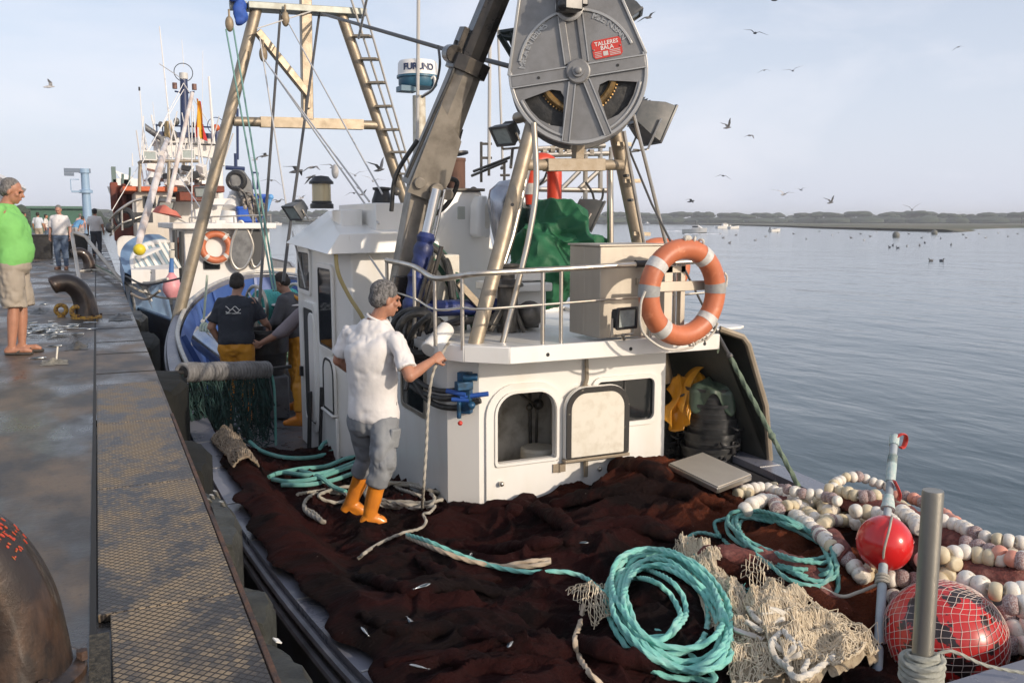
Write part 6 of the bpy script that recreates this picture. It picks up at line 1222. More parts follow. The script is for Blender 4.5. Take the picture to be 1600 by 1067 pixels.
m = M(); rope(m, [(4.488,6.1,-.434), (4.52,6.05,-.515), (4.531,6.02,-.542), (4.519,6,-.619)], .007, 6, fine=False); rope(m, [(4.574,6.1,-.425), (4.728,6,-.364), (5.005,6.05,-.332)], .006, 6, fine=False); rope(m, [(4.971,6,-.348), (4.989,6,-.428), (5.039,6,-.466), (5.071,6,-.424), (5.033,6,-.353)], .006, 6, fine=False)
solo('basket_lashing', m, whiter, 'thin white cord tied across the tall stack of baskets', 'cord')
m = M()
for k in range(14): q = V((4.901,5.95,-.132)); rope(m, [q + V((.03 * math.sin(k), .02, .03)), q + V((.03 * math.sin(k * 2.1), -.02, -.04 * (1 + k % 3))), q + V((.025 * math.sin(k * 1.3), .0, -.02))], .004, 4, fine=False)
solo('twine_hank', m, teal, 'small teal twine hank hung at the dark steel screen', 'twine')
# leaning steel hatch plate
H = [V(q) for q in ((4.111,5.45,-.449), (4.166,4.95,-.496), (3.758,4.8,-.497), (3.693,5.25,-.508))]; H[3] = H[0] + H[2] - H[1]
nn_ = (H[1] - H[0]).cross(H[3] - H[0]).normalized(); nn_ = nn_ if nn_.z > 0 else -nn_
pl = thing('hatch_plate', (4.2, 5.2, -.75), 'flat grey steel hatch plate leaning by the basket stack', 'steel plate')
part('sheet', M().prism(H, nn_ * -.012), steel_b, pl, 30, .004); m = M()
for i in range(4): m.bar(H[i] - nn_ * .03, H[(i + 1) % 4] - nn_ * .03, .014, .036, nn_)
part('flange', m, steel, pl, 30, .003)
# backstay from the wheel gantry to the starboard gunwale: wire, shackle, green rope
m = M(); s0 = V((3.841,6.5,2.309)); s1 = V((4.274,5.6,.517)); s2 = V((4.257,5.35,.297)); s3 = V((4.519,4.85,-.608))
m.tube([s0, V((3.965,6,1.434)), s1], .009, 6); m.tube([s1, s2], .013, 8); m.sph(s2, .025)
bs = solo('backstay', m, dk, 'dark wire backstay crossing in front of the lifebuoy with a green rope tail', 'stay')
m = M(); rope(m, [s2, s2.lerp(s3, .35), s2.lerp(s3, .7), s3], .017, 6); q = s2.lerp(s3, .62); m.sph(q, .028); rope(m, [s1.lerp(s2, .3), s1.lerp(s2, .3) + V((.0, -.01, -.08)), s1.lerp(s2, .3) + V((.01, 0, -.16)), s1.lerp(s2, .3) + V((.025, 0, -.12))], .004, 5, fine=False); part('rope_tail', m, greenr, bs)
# blue rag at the mast head
m = M(); c = V((2.07,13.9,4.3)); m.sph(c, (.10, .08, .19), 18, 14); m.sph(c + V((-.05, 0, .22)), (.12, .08, .10), 16, 10)
for i in range(len(m.v)): v = V(m.v[i]); m.v[i] = tuple(v + V((1, .6, .6)) * .05 * mnoise.noise(v * 11))
solo('blue_cloth', m, mat('blue_cloth', (.03, .10, .42), .7, 0, (.02, .06, .28), 9), 'crumpled blue cloth tied at the left end of the mast head', 'cloth', smooth=60)
# hanging green net curtain under a roller wound with grey rope
ra, rb = V((.648,8.7,-.09)), V((1.53,9.4,-.23)); rol = thing('rope_roller', (1.15, 9.0, -.95), 'roller wound with grey rope and a dark green net curtain hanging below it', 'net roller')
m = M(); m.cyl(ra, rb, .055, n=16); m.cyl(rb, V((1.79,9.5,-.23)), .02); m.cyl(ra, ra + (ra - rb) * .2, .02); part('core', m, dark, rol)
m = M(); d = (rb - ra).normalized(); 
hp = []; nT = 27
xx2, yy2, _ = basis(d)
for i in range(nT * 14): a = 2 * math.pi * i / 14; hp.append(ra.lerp(rb, i / (nT * 14)) + (xx2 * math.cos(a) + yy2 * math.sin(a)) * (.075 + .004 * math.sin(i * .05)))
m.tube(hp, .021, 8); part('rope_winding', m, mat('winding_grey', (.22, .215, .215), .75, 0, (.13, .125, .125), 8), rol)
gnm = mat('green_net', (.010, .030, .028), .8, 0, (.022, .07, .065), 14); m = M(); rg2 = random.Random(4)
for k in range(110):
    t0 = rg2.random(); p0 = ra.lerp(rb, t0); sag = rg2.uniform(.35, .75); t1 = min(1, max(0, t0 + rg2.uniform(-.25, .25))); p1 = ra.lerp(rb, t1)
    m.tube(spline([p0 + V((0, rg2.uniform(-.05, .05), -.03)), p0.lerp(p1, .3) + V((rg2.uniform(-.08, .08), rg2.uniform(-.08, .12), -sag * .6)), p0.lerp(p1, .6) + V((rg2.uniform(-.1, .1), 0, -sag)), p1 + V((0, rg2.uniform(-.05, .1), -sag * .75 + rg2.uniform(-.2, .4)))], 4), rg2.uniform(.004, .011), 5)
def fc(u, v): p = ra.lerp(rb, u); return V((p.x + .03 * math.sin(v * 60), p.y + .05 * math.sin(u * 40), p.z - .02 - .78 * v))
netting(m, fc, 0, 1, 0, 1.4, .045, .0045, .35, 3); part('net_curtain', m, gnm, rol)
m = M(); rope(m, [rb + V((.02, 0, .02)), rb + V((.06, -.02, -.2)), rb + V((.05, -.05, -.8))], .014, 6, fine=False); rope(m, [rb + V((-.06, 0, -.05)), rb + V((-.07, -.02, -.75))], .012, 6, fine=False); part('loose_end', m, teal_d, rol)
# bow gear: green rope pile, teal rope on a reel, basket of the men
m = M(); c = V((3.78,21.55,-.35)); rp2 = random.Random(9); c = V((3.0, 13.6, -.55))
for k in range(46):
    a0 = rp2.uniform(0, 6.28); r0 = rp2.uniform(.25, .75); o_ = V((rp2.uniform(-.5, .5), rp2.uniform(-.5, .5), rp2.uniform(0, .35)))
    rope(m, [c + o_ + V((r0 * 1.2 * math.cos(a0 + t), r0 * .8 * math.sin(a0 + t), .06 * math.sin(t * 2 + k) - .25 * r0)) for t in np.linspace(0, 4.2, 9)], .026, 4, fine=False)
m.sph(c + V((0, 0, -.1)), (.95, .7, .42), 20, 12)
solo('green_rope_pile', m, mat('green_rope_pale', (.13, .26, .17), .85, 0, (.22, .36, .25), 12, bump=.5, bs=60), 'mound of pale green rope in the bow behind the two fishermen', 'rope')
rc_ = V((2.03,11.6,.22)); reel = thing('rope_reel', rc_ - Z_ * .4, 'steel reel full of bright teal rope by the fisherman with braces', 'rope reel')
axr = V((1, .35, 0)).normalized(); m = M()
for s_ in (-.28, .28): m.torus(rc_ + axr * s_, .27, .022, axr, 36, 8)
m.torus(rc_ - axr * .28, .12, .02, axr, 24, 8)
for a in range(0, 360, 45):
    x, y, _ = basis(axr); m.tube([rc_ - axr * .28 + (x * math.cos(R(a)) + y * math.sin(R(a))) * .1, rc_ - axr * .28 + (x * math.cos(R(a)) + y * math.sin(R(a))) * .27], .014, 6)
m.cyl(rc_ - axr * .35, rc_ + axr * .35, .04); m.b2(rc_ + V((-.3, -.05, -.5)), rc_ + V((-.22, .05, 0))); part('frame', m, steel, reel)
m = M(); x, y, _ = basis(axr); m.tube([rc_ + axr * (-.24 + .48 * ((i / 300) if True else 0)) + (x * math.cos(i * .5) + y * math.sin(i * .5)) * .2 for i in range(300)], .022, 6); m.cyl(rc_ - axr * .25, rc_ + axr * .25, .19, n=24); part('rope', m, mat('teal_bright', (.08, .42, .40), .8, 0, (.12, .52, .48), 20), reel)
# line coil hung inside the bulwark, stainless fish chute, pale strap
m = M(); hcn = V((1.26,12.6,-.19)); rope(m, [V((1.31,12.6,.58)), V((1.24,12.6,-.02))], .016, 5, fine=False)
for k in range(5): m.torus(hcn + V((.02 * k, -.03 * k, 0)), .13 - .012 * k, .016, (.8, -.6 + .1 * k, .2), 28, 6)
solo('hanging_line', m, mat('pale_green_rope', (.38, .45, .36), .85, 0, (.5, .54, .45), 20), 'coil of pale line hung inside the blue bow bulwark', 'rope')
m = M(); a, b = V((1.22, 12.6, -.28)), V((1.65, 10.9, -.62)); x, y, d = basis(b - a)
m.loft([[p + x * .16 * math.cos(R(t)) + y * .16 * math.sin(R(t)) for t in range(0, 360, 20)] for p in (a, b)]); solo('steel_chute', m, mat('shiny_blue_steel', (.30, .36, .48), .18, .9, (.5, .5, .5), 2), 'shiny rounded steel chute along the port bow', 'chute')
m = M(); bk = V((1.80, 11.0, -.52)); m.lathe([(.20, 0), (.23, .25), (.25, .27), (.26, .50), (.29, .51), (.29, .55), (.25, .55), (.19, .03), (.001, .03)], bk + V((0, 0, -.02)), n=32); solo('fish_basket', m, dark, 'black basket held between the two fishermen in the bow', 'basket')
m = M(); m.b2((1.5, 10.75, -1.06), (2.0, 11.25, -.545)); solo('work_bench', m, deck_m, 'low dark bench carrying the basket between the fishermen', 'bench', bev=.02)
# shoal remains: little silver fish lying on the net
def fish(L_, name='fish'):
    m = M(); n = 12; rg = []
    for i in range(n + 1):
        t = i / n; h = .5 * L_ * .19 * math.sin(math.pi * min(1, t * 1.06) ** .75) ** .8 + .0006; w_ = h * .45; y = L_ * (t - .5) * .86
        rg.append([V((w_ * math.cos(R(a)), y, h * math.sin(R(a)))) for a in range(0, 360, 36)])
    m.loft(rg); y = L_ * .43; m.add([V((0, y - .02 * L_, 0)), V((.002, y + .10 * L_, .075 * L_)), V((0, y + .05 * L_, 0)), V((.002, y + .10 * L_, -.075 * L_)), V((-.002, y, 0))], [[0, 1, 2], [0, 2, 3], [4, 2, 1], [4, 3, 2]])
    me = m.mesh(name); me.materials.append(mat('fish_skin', (.55, .57, .58), .22, .55, (.08, .11, .13), 26, (.46, .54), stretch=(1, .2, 2.2))); me.polygons.foreach_set('use_smooth', [True] * len(me.polygons)); return me
FI = fish(.17)
for i, q in enumerate([(1.537,3.353,-.516), (1.207,3.741,-.519), (1.334,8.112,-.79), (2.597,4.613,-.651), (1.364,4.022,-.485), (1.907,4.736,-.668), (1.006,3.787,-.545), (1.112,3.359,-.535)]):
    o = bpy.data.objects.new('fish', FI); COL.objects.link(o); o.location = q; o.rotation_euler = (0, R(80), R(-40 + 37 * i)); o.scale = (.7, .7, .7)
    meta(o, ['slim white fish on the dark net below the tan rope', 'small pale fish on the net at the lower left of the heap', 'small fish beside the dull teal rope', 'tiny fish on the net right of the tan rope', 'small fish on the net below the white cord end', 'tiny fish on the maroon fold above the tan rope', 'tiny fish near the port edge of the net', 'pale fish low on the heap at the bottom edge'][i], 'fish', 'fish caught in the net')

# ------------------------------------------------------------------ people
def skin(name, c): return mat(name, c, .5, 0, tuple(q * .82 for q in c), 14, (.35, .7), sss=.08, bump=.08, bs=120)
sk1 = skin('skin_tanned', (.42, .20, .125)); sk2 = skin('skin_ruddy', (.46, .235, .165)); sk3 = skin('skin_brown', (.36, .19, .125))
def hairm(n, c, c2): return mat(n, c, .75, 0, c2, 90, (.4, .6), bump=.8, bs=180, stretch=(1, 1, .3), bd=.006)
h_grey = hairm('hair_grey', (.055, .052, .05), (.20, .19, .185)); h_dark = hairm('hair_dark', (.018, .014, .012), (.035, .028, .024)); h_short = hairm('hair_cropped', (.10, .092, .086), (.22, .205, .195))
def cl(n, c, c2=None, r=.8, **k): return mat(n, c, r, 0, c2 or tuple(q * .85 for q in c), 5, (.35, .65), bump=k.pop('bump', .25), bs=k.pop('bs', 18), bd=.012, **k)
shirt_w = cl('white_cotton', (.72, .69, .67)); shirt_g = cl('green_cotton', (.20, .52, .14)); short_k = cl('khaki_cotton', (.36, .31, .25)); jean = cl('grey_denim', (.17, .18, .195), (.23, .24, .25)); jean_b = cl('blue_denim', (.10, .14, .21)); navy_c = cl('navy_cotton', (.018, .022, .032)); oil_o = cl('orange_oilskin', (.62, .28, .025), (.52, .22, .018), .4, bump=.35, bs=12); boot_o = mat('orange_boot', (.72, .24, .022), .35, 0, (.60, .20, .03), 8, bump=.1, bs=20, coat=.15); flop = mat('flip_flop', (.05, .045, .04), .7); dk_tr = cl('dark_trousers', (.045, .05, .065)); lblue = cl('light_blue_cotton', (.12, .30, .52)); mauve = cl('mauve_cotton', (.24, .20, .215)); stripe = cl('grey_sweater', (.075, .075, .085)); cap_d = cl('dark_cap', (.03, .03, .035)); red_c = cl('red_cotton', (.50, .05, .05)); grey_c = cl('grey_cotton', (.34, .34, .36))
_wt = bpy.data.textures.new('cloth_folds', 'MARBLE'); _wt.noise_scale = .16; _wt.noise_depth = 2; _wt.turbulence = 7; _wt.marble_type = 'SHARP'
_ht = bpy.data.textures.new('hair_tufts', 'CLOUDS'); _ht.noise_scale = .011; _ht.noise_depth = 3
def blob(name, m, mt, parent, vox, sm=4, fold=0, tex=None):
    """union of the overlapping solids in m as one continuous skin"""
    o = part1(name, m, mt, parent, 0)
    r = o.modifiers.new('skin', 'REMESH'); r.mode = 'VOXEL'; r.voxel_size = vox; r.use_smooth_shade = True
    s = o.modifiers.new('relax', 'SMOOTH'); s.factor = .5; s.iterations = sm
    if fold:
        d = o.modifiers.new('folds', 'DISPLACE'); d.texture = tex or _wt; d.strength = fold; d.mid_level = .5
    return o
def person(loc, head_deg, label, J=None, h=1.72, top=None, legs=None, feet=None, sk=sk1, hair=h_dark, vox=.012, headdir=None, lean=0, bulk=1.0, sleeve=.75, leglen=1.0, lk=1.0, sdrop=.35, hands=True, grip=(None, None), cap_=None, hair_k=1.0, group=None, nod=0, belly=.0):
    k = h / 1.72; loc = V(loc); ps = R(head_deg); F_ = V((math.sin(ps), math.cos(ps), 0)); Rr = V((math.cos(ps), -math.sin(ps), 0))
    hd = R(headdir if headdir is not None else head_deg)
    def W(x, y, z): return loc + (Rr * x + F_ * (y + max(0, z - .9) * math.tan(R(lean))) + Z_ * (z - max(0, z - .9) * (1 - math.cos(R(lean))))) * k
    D = dict(pelvis=W(0, 0, .95), waist=W(0, 0, 1.08), chest=W(0, .0, 1.30), neck=W(0, -.01, 1.47), head=W(0, .025, 1.605))
    for s, n in ((-1, 'L'), (1, 'R')):
        D['sh' + n] = W(s * .175, -.01, 1.405); D['el' + n] = W(s * .245, -.03, 1.12); D['wr' + n] = W(s * .26, .05, .88); D['hip' + n] = W(s * .088, 0, .90); D['kn' + n] = W(s * .098, .025, .49); D['an' + n] = W(s * .10, -.02, .085); D['toe' + n] = W(s * .125, .15, .035)
    for a, b in (J or {}).items(): D[a] = W(*b[1:]) if b[0] == 'l' else V(b)
    t = thing('person', loc, label, 'person', group)
    HF = V((math.sin(hd), math.cos(hd), -math.tan(R(nod)))).normalized(); HR = V((math.cos(hd), -math.sin(hd), 0)); HU = HR.cross(HF)
    hc = D['head']
    def H(x, y, z): return hc + (HR * x + HF * y + HU * z) * k
    rotm = Matrix((HR, HF, HU)).transposed().to_euler()
    def ell(m, c, r): m.sph(c, [q * k for q in r], 18, 12, rotm)
    def torso(m, g, z0=None, bel=0, drop=.35):
        pts = [D['pelvis'] + (D['pelvis'] - D['waist']) * drop, D['pelvis'], D['waist'], D['chest'], D['chest'].lerp(D['neck'], .62), D['neck'] + (D['neck'] - D['chest']) * .06]
        rad = [(.150, .105), (.160, .115 + bel * .5), (.148, .105 + bel), (.172, .118 + bel * .3), (.145, .085), (.062, .058)]
        rings = []
        for i, (p, (a, b)) in enumerate(zip(pts, rad)):
            sd_ = (D['shR'] - D['shL']).normalized() if i > 2 else (D['hipR'] - D['hipL']).normalized()
            up_ = (D['neck'] - D['pelvis']).normalized(); f_ = up_.cross(sd_).normalized(); sd_ = f_.cross(up_)
            a, b = a * bulk * k + g, b * bulk * k + g
            rings.append([p + sd_ * a * math.cos(2 * math.pi * q / 40) + f_ * (b * math.sin(2 * math.pi * q / 40) + bel * k * .5 * (i in (1, 2))) for q in range(40)])
        cols = [spline([r_[q] for r_ in rings], 5) for q in range(40)]; return [[c_[i] for c_ in cols] for i in range(len(cols[0]))]
    # --- body
    m = M(); m.loft(torso(m, 0, bel=belly * .8))
    m.cap(D['neck'] - (D['head'] - D['neck']) * .2, hc - HU * .05 * k, .058 * k, .052 * k)
    ell(m, H(0, -.012, .035), (.074, .094, .088)); ell(m, H(0, .030, -.045), (.058, .066, .072)); ell(m, H(0, .062, -.088), (.030, .026, .022))
    ell(m, H(0, .088, .028), (.046, .016, .014)); m.cap(H(0, .092, .015), H(0, .112, -.022), .010 * k, .014 * k); m.cap(H(-.012, .098, -.058), H(.012, .098, -.058), .008 * k)
    for s in (-1, 1): ell(m, H(s * .076, -.005, -.008), (.012, .020, .032)); ell(m, H(s * .043, .062, -.018), (.022, .022, .02))
    for s, n in ((-1, 'L'), (1, 'R')):
        sh, el, wr = D['sh' + n], D['el' + n], D['wr' + n]
        m.cap(D['chest'].lerp(D['neck'], .5).lerp(sh, .5), sh, .050 * k, .046 * k); m.cap(sh, el, .046 * k * bulk, .040 * k * bulk); m.cap(el, el.lerp(wr, .35), .040 * k, .041 * k); m.cap(el.lerp(wr, .35), wr, .041 * k, .027 * k)
        fd = (wr - el).normalized(); g = grip[0 if s < 0 else 1]; fd = V(g[0]).normalized() if g else fd; curl = g[1] if g else .5
        sx = fd.cross(F_ if abs(fd.dot(F_)) < .9 else Z_).normalized(); pn = V(g[2]).normalized() if g and len(g) > 2 else sx * -s; pn = (pn - fd * pn.dot(fd)).normalized(); sx = pn.cross(fd)
        pc = wr + fd * .045 * k
        m.loft([[wr + fd * q * k + sx * a * k * math.cos(th) + pn * .014 * k * math.sin(th) for th in np.linspace(0, 2 * math.pi, 14, endpoint=False)] for q, a in ((-.01, .022), (.02, .032), (.06, .040), (.092, .038))])
        for i in range(4):
            b0 = wr + fd * .086 * k + sx * (.030 - .0195 * i) * k; l = (.040, .046, .043, .034)[i] * k
            a1 = R(20 + 50 * curl); d1 = fd * math.cos(a1) + pn * math.sin(a1); a2 = a1 + R(20 + 60 * curl); d2 = fd * math.cos(a2) + pn * math.sin(a2); d1 = (d1 + sx * (.12 - .08 * i)).normalized()
            m.cap(b0, b0 + d1 * l, .0088 * k, .0082 * k, 8); m.cap(b0 + d1 * l, b0 + d1 * l + d2 * l * .8, .0082 * k, .0066 * k, 8)
        b0 = wr + fd * .025 * k + sx * .030 * k; d1 = (fd * .7 + sx * .6 + pn * .45).normalized(); d2 = (fd * .9 + sx * .05 + pn * .5).normalized(); m.cap(b0, b0 + d1 * .045 * k, .012 * k, .010 * k, 8); m.cap(b0 + d1 * .045 * k, b0 + d1 * .045 * k + d2 * .030 * k, .010 * k, .008 * k, 8)
        hp_, kn, an, to = D['hip' + n], D['kn' + n], D['an' + n], D['toe' + n]
        m.cap(hp_, kn, .082 * k * bulk, .054 * k); m.cap(kn, kn.lerp(an, .33), .052 * k, .056 * k); m.cap(kn.lerp(an, .33), an, .056 * k, .036 * k)
        hl = an + (an - to).normalized() * .045 * k; hl.z = an.z - .045 * k; m.cap(an, hl, .036 * k, .034 * k); m.cap(hl, an.lerp(to, .75), .034 * k, .030 * k); m.cap(an.lerp(to, .75), to, .032 * k, .020 * k)
    body = blob('body', m, sk, t, vox * .75, 3)
    for s in (-1, 1):
        e = M(); e.sph(H(s * .030, .079, .006), .0085 * k, 10, 8); part1('eye', e, mat('eye_dark', (.03, .022, .018), .2), t)
    # --- hair
    m = M(); ell(m, H(0, -.022, .052), (.080 * hair_k, .096 * hair_k, .084 * hair_k)); ell(m, H(0, -.055, .0), (.074 * hair_k, .062 * hair_k, .070))
    for s in (-1, 1): ell(m, H(s * .066, -.028, .012), (.018, .040, .050))
    blob('hair', m, hair, t, vox * .6, 2, .008 * hair_k, _ht)
    if cap_:
        m = M(); ell(m, H(0, -.014, .062), (.088, .106, .080)); m.loft([[H(.075 * math.cos(q), .06 + .10 * math.sin(q), .068 - z - .02 * math.sin(q)) for q in np.linspace(0, math.pi, 10)] for z in (0, .012)]); blob('cap', m, cap_, t, vox * .7, 2)
    # --- clothes
    if top:
        m = M(); m.loft(torso(m, .020 * k, bel=belly, drop=sdrop))
        for s, n in ((-1, 'L'), (1, 'R')):
            sh, el, wr = D['sh' + n], D['el' + n], D['wr' + n]; m.cap(D['chest'].lerp(D['neck'], .5).lerp(sh, .45), sh, .070 * k, .062 * k)
            e = sh.lerp(el, min(sleeve, 1)); m.cap(sh, sh.lerp(el, .1), .061 * k, .061 * k); m.cyl(sh, e, .061 * k, .072 * k if sleeve <= 1 else .058 * k, 16)
            if sleeve > 1: m.cap(el, el.lerp(wr, sleeve - 1), .056 * k, .045 * k)
        blob('shirt', m, top, t, vox, 5, .020 * k)
    if legs:
        m = M(); pl = D['pelvis']; wst = D['waist'].lerp(pl, .35); sd_ = (D['hipR'] - D['hipL']).normalized(); f_ = V((0, 0, 1)).cross(sd_)
        m.loft([[p + sd_ * a * k * bulk * math.cos(q) + f_ * ((b + belly * .4) * k * bulk * math.sin(q) + belly * .3 * k) for q in np.linspace(0, 2 * math.pi, 24, endpoint=False)] for p, a, b in ((wst, .160, .120), (pl, .172, .128), (pl - Z_ * .10 * k, .168, .122), (pl - Z_ * .15 * k, .12, .09))])
        for n in 'LR':
            hp_, kn, an = D['hip' + n], D['kn' + n], D['an' + n]; m.cap(hp_, hp_.lerp(kn, .1), .098 * k * bulk, .098 * k * bulk)
            if leglen < .62: m.cyl(hp_, hp_.lerp(kn, leglen / .5), .100 * k * bulk, .098 * k * bulk, 16)
            else:
                m.cap(hp_, kn, .098 * k * bulk, .075 * k * lk); e = kn.lerp(an, (leglen - .5) / .5); m.cyl(kn, e, .075 * k * lk, .066 * k * lk, 16)
        blob('shorts' if leglen < .62 else 'trousers', m, legs, t, vox, 4, .026 * k)
    if feet == 'boots':
        for n in 'LR':
            kn, an, to = D['kn' + n], D['an' + n], D['toe' + n]; m = M(); top_ = an.lerp(kn, .74); m.cyl(an, top_, .050 * k, .064 * k, 16); hl = an + (an - to).normalized() * .05 * k; hl.z = an.z - .05 * k
            m.cap(an, hl, .050 * k, .040 * k); m.cap(hl, to, .040 * k, .034 * k); m.cap(an, an.lerp(to, .7), .050 * k, .040 * k); m.box(hl.lerp(to, .5) - Z_ * .028 * k, (.001, .001, .001)); blob('boot', m, boot_o, t, vox * .8, 3, .006)
    elif feet:
        for n in 'LR':
            an, to = D['an' + n], D['toe' + n]; m = M(); d = (to - an); d.z = 0; d.normalize(); s_ = Z_.cross(d); c = an + d * .06 * k
            m.prism([V((c.x, c.y, loc.z + .004)) + d * a * k + s_ * b * k for a, b in ((-.12, .035), (-.13, 0), (-.12, -.035), (.04, -.048), (.12, -.04), (.14, 0), (.12, .045), (.04, .05))], (0, 0, .02 if feet is flop else .06 * k)); o = part1('flip_flop' if feet is flop else 'shoe', m, feet, t, 30, .006)
            if feet is flop: mm = M(); q = c + d * .055 * k; q.z = loc.z + .05; mm.tube(spline([q - d * .06 + s_ * .045 - Z_ * .03, q + Z_ * .012, q + d * .04 - Z_ * .02], 4), .008, 6); mm.tube(spline([q - d * .06 - s_ * .045 - Z_ * .03, q + Z_ * .012, q + d * .04 - Z_ * .02], 4), .008, 6); part1('strap', mm, feet, o)
    return t, D, H, W
# the man on the net, hauling a line
J = dict(head=(1.763,5.9,.768), neck=(1.706,5.93,.627), chest=(1.665,5.93,.417), waist=(1.671,5.94,.138), pelvis=(1.672,5.94,-.02), shL=(1.551,6.08,.53), shR=(1.796,5.76,.51), elL=(1.493,6.16,.329), wrL=(1.707,6.3,.158), elR=(1.83,5.6,.279), wrR=(2.028,5.7,.359),
         hipL=(1.616,6.02,-.077), hipR=(1.72,5.87,-.056), knL=(1.682,6.08,-.361), knR=(1.676,5.74,-.322), anL=(1.56,6.18,-.723), anR=(1.591,5.8,-.707), toeL=(1.658,6.13,-.793), toeR=(1.72,5.78,-.778))
mn, D, H, W = person((1.585,5.9,-.81), 62, 'grey haired man in white t-shirt, grey trousers and orange rubber boots', J, 1.68, shirt_w, jean, 'boots', sk1, h_grey, .0075, headdir=86, nod=12, bulk=1.06, sleeve=.80, leglen=.70, lk=1.2, hair_k=1.04, grip=(None, ((1, .25, .35), .75, (.1, .9, -.5))), belly=.015)
m = M(); c = D['hipR'].lerp(D['knR'], .42); m.box(c + V((.06, -.07, 0)), (.10, .03, .14), (R(8), R(6), R(35))); part1('cargo_pocket', m, jean, mn, 30, .012)
m = M(); c = D['hipR'] + V((.09, -.03, .10)); m.torus(c, .03, .006, (1, -.4, 0), 20, 6); part1('belt_ring', m, dark, mn)
m = M(); c = D['neck'] + Z_ * .012; m.torus(c, .066, .010, (D['head'] - D['neck']), 28, 8); part1('collar', m, shirt_w, mn)
# the man in green on the quay, hands behind his back
gp = V((-.78,10.02,-0)); person(gp, 100, 'grey haired man in bright green t-shirt, khaki shorts and flip-flops on the quay',
       dict(elR=('l', .235, -.15, 1.17), wrR=('l', .10, -.27, 1.02), elL=('l', -.235, -.14, 1.17), wrL=('l', .0, -.26, 1.02), head=('l', 0, .055, 1.60), anL=('l', -.07, .03, .085), toeL=('l', -.08, .19, .035), knL=('l', -.08, .05, .49)), 1.70, shirt_g, short_k, flop, sk1, h_short, .010, nod=16, bulk=1.18, sleeve=.9, sdrop=.9, leglen=.53, belly=.045, hair_k=.94)
# people further along the quay
person((-.89,27.05,0), 195, 'elderly man in an open white shirt and blue jeans walking toward the camera', None, 1.70, shirt_w, jean_b, mat('shoe_brown', (.09, .045, .03), .6), sk2, h_short, .018, nod=24, bulk=1.08, sleeve=.9, belly=.03, hair_k=.95)
person((-.03,36.25,0), 10, 'man in white polo shirt, dark trousers and dark cap seen from behind', None, 1.72, shirt_w, dk_tr, mat('shoe_dark', (.02, .02, .02), .6), sk1, h_dark, .02, bulk=1.1, sleeve=.85, cap_=cap_d)
person((-2.69,52.04,0), 20, 'man in white shirt and beige shorts further down the quay', None, 1.72, cl('pale_shirt', (.60, .66, .74)), short_k, mat('shoe_dark', (.02, .02, .02), .6), sk1, h_dark, .022, leglen=.47, sleeve=.85)
person((-1.05,52.59,0), 40, 'person in light blue shirt bending over the black bins', None, 1.70, lblue, grey_c, mat('shoe_dark', (.02, .02, .02), .6), sk1, h_dark, .022, lean=42, sleeve=.85)
person((-3.12,48.68,0), 60, 'person in red shirt half hidden behind the man in green', None, 1.70, red_c, dk_tr, mat('shoe_dark', (.02, .02, .02), .6), sk1, h_dark, .024, sleeve=.85)
person((-.8,56.84,0), -20, 'bald man in pink shirt beside the blue shirted person', None, 1.70, cl('pink_shirt', (.55, .36, .34)), grey_c, mat('shoe_dark', (.02, .02, .02), .6), sk2, h_short, .024, sleeve=.85)
person((-2.66,59.31,0), 100, 'person in white farther down the quay between the two white shirted men', None, 1.66, shirt_w, jean_b, mat('shoe_dark', (.02, .02, .02), .6), sk1, h_dark, .024, sleeve=.85)
# fishermen in the bow
fp = V((1.35,10.13,-1.07)); 
f1 = V((1.40, 10.7, -1.05))
_, D, H, W = person(f1, 22, 'fisherman in navy printed t-shirt and orange oilskin trousers seen from behind', dict(elR=('l', .30, .10, 1.16), wrR=('l', .30, .32, 1.08), elL=('l', -.28, -.02, 1.12), wrL=('l', -.20, .12, .90)), 1.74, navy_c, oil_o, 'boots', sk3, h_dark, .012, lean=10, bulk=1.18, sleeve=.8, leglen=.8, nod=20)
fb = V((-math.sin(R(22)), -math.cos(R(22)), 0)); m = M(); rg3 = random.Random(2)
c0 = D['chest'] + fb * .165 + V((0, 0, .0))
for k in range(3):
    p = [c0 + V((math.cos(R(22)) * x, -math.sin(R(22)) * x, .05 - .03 * k + .02 * math.sin(x * 60 + k * 2) * (1 if k < 2 else .1) )) for x in np.linspace(-.08, .09, 22)]; m.tube(p, .004, 5)
part1('shirt_print', m, letter_w, _)
f2 = V((2.22, 11.2, -1.05))
_, D, H, W = person(f2, -55, 'dark haired fisherman in grey striped sweater with orange braces', dict(elR=('l', .26, .12, 1.15), wrR=('l', .16, .34, 1.02), elL=('l', -.25, .12, 1.14), wrL=('l', -.16, .36, 1.00)), 1.72, stripe, oil_o, 'boots', sk3, h_dark, .014, lean=14, bulk=1.1, sleeve=1.8, leglen=.8, nod=28)
b_ = D['chest']; m = M(); rr_ = torus_pts = [b_ + Z_ * .03 + V((.20 * math.cos(a), .165 * math.sin(a), 0)) for a in np.linspace(0, 2 * math.pi, 30, endpoint=False)]; m.tube(rr_, .028, 8, closed=True, flat=.5); part1('stripe', m, shirt_w, _)
m = M(); m.tube(spline([D['waist'] + V((.13, -.02, 0)), D['chest'] + V((.12, -.15, .05)), D['neck'] + V((.05, -.07, -.02))], 6), .022, 6); part1('brace', m, oil_o, _)
f3 = V((2.27, 10.35, -1.05))
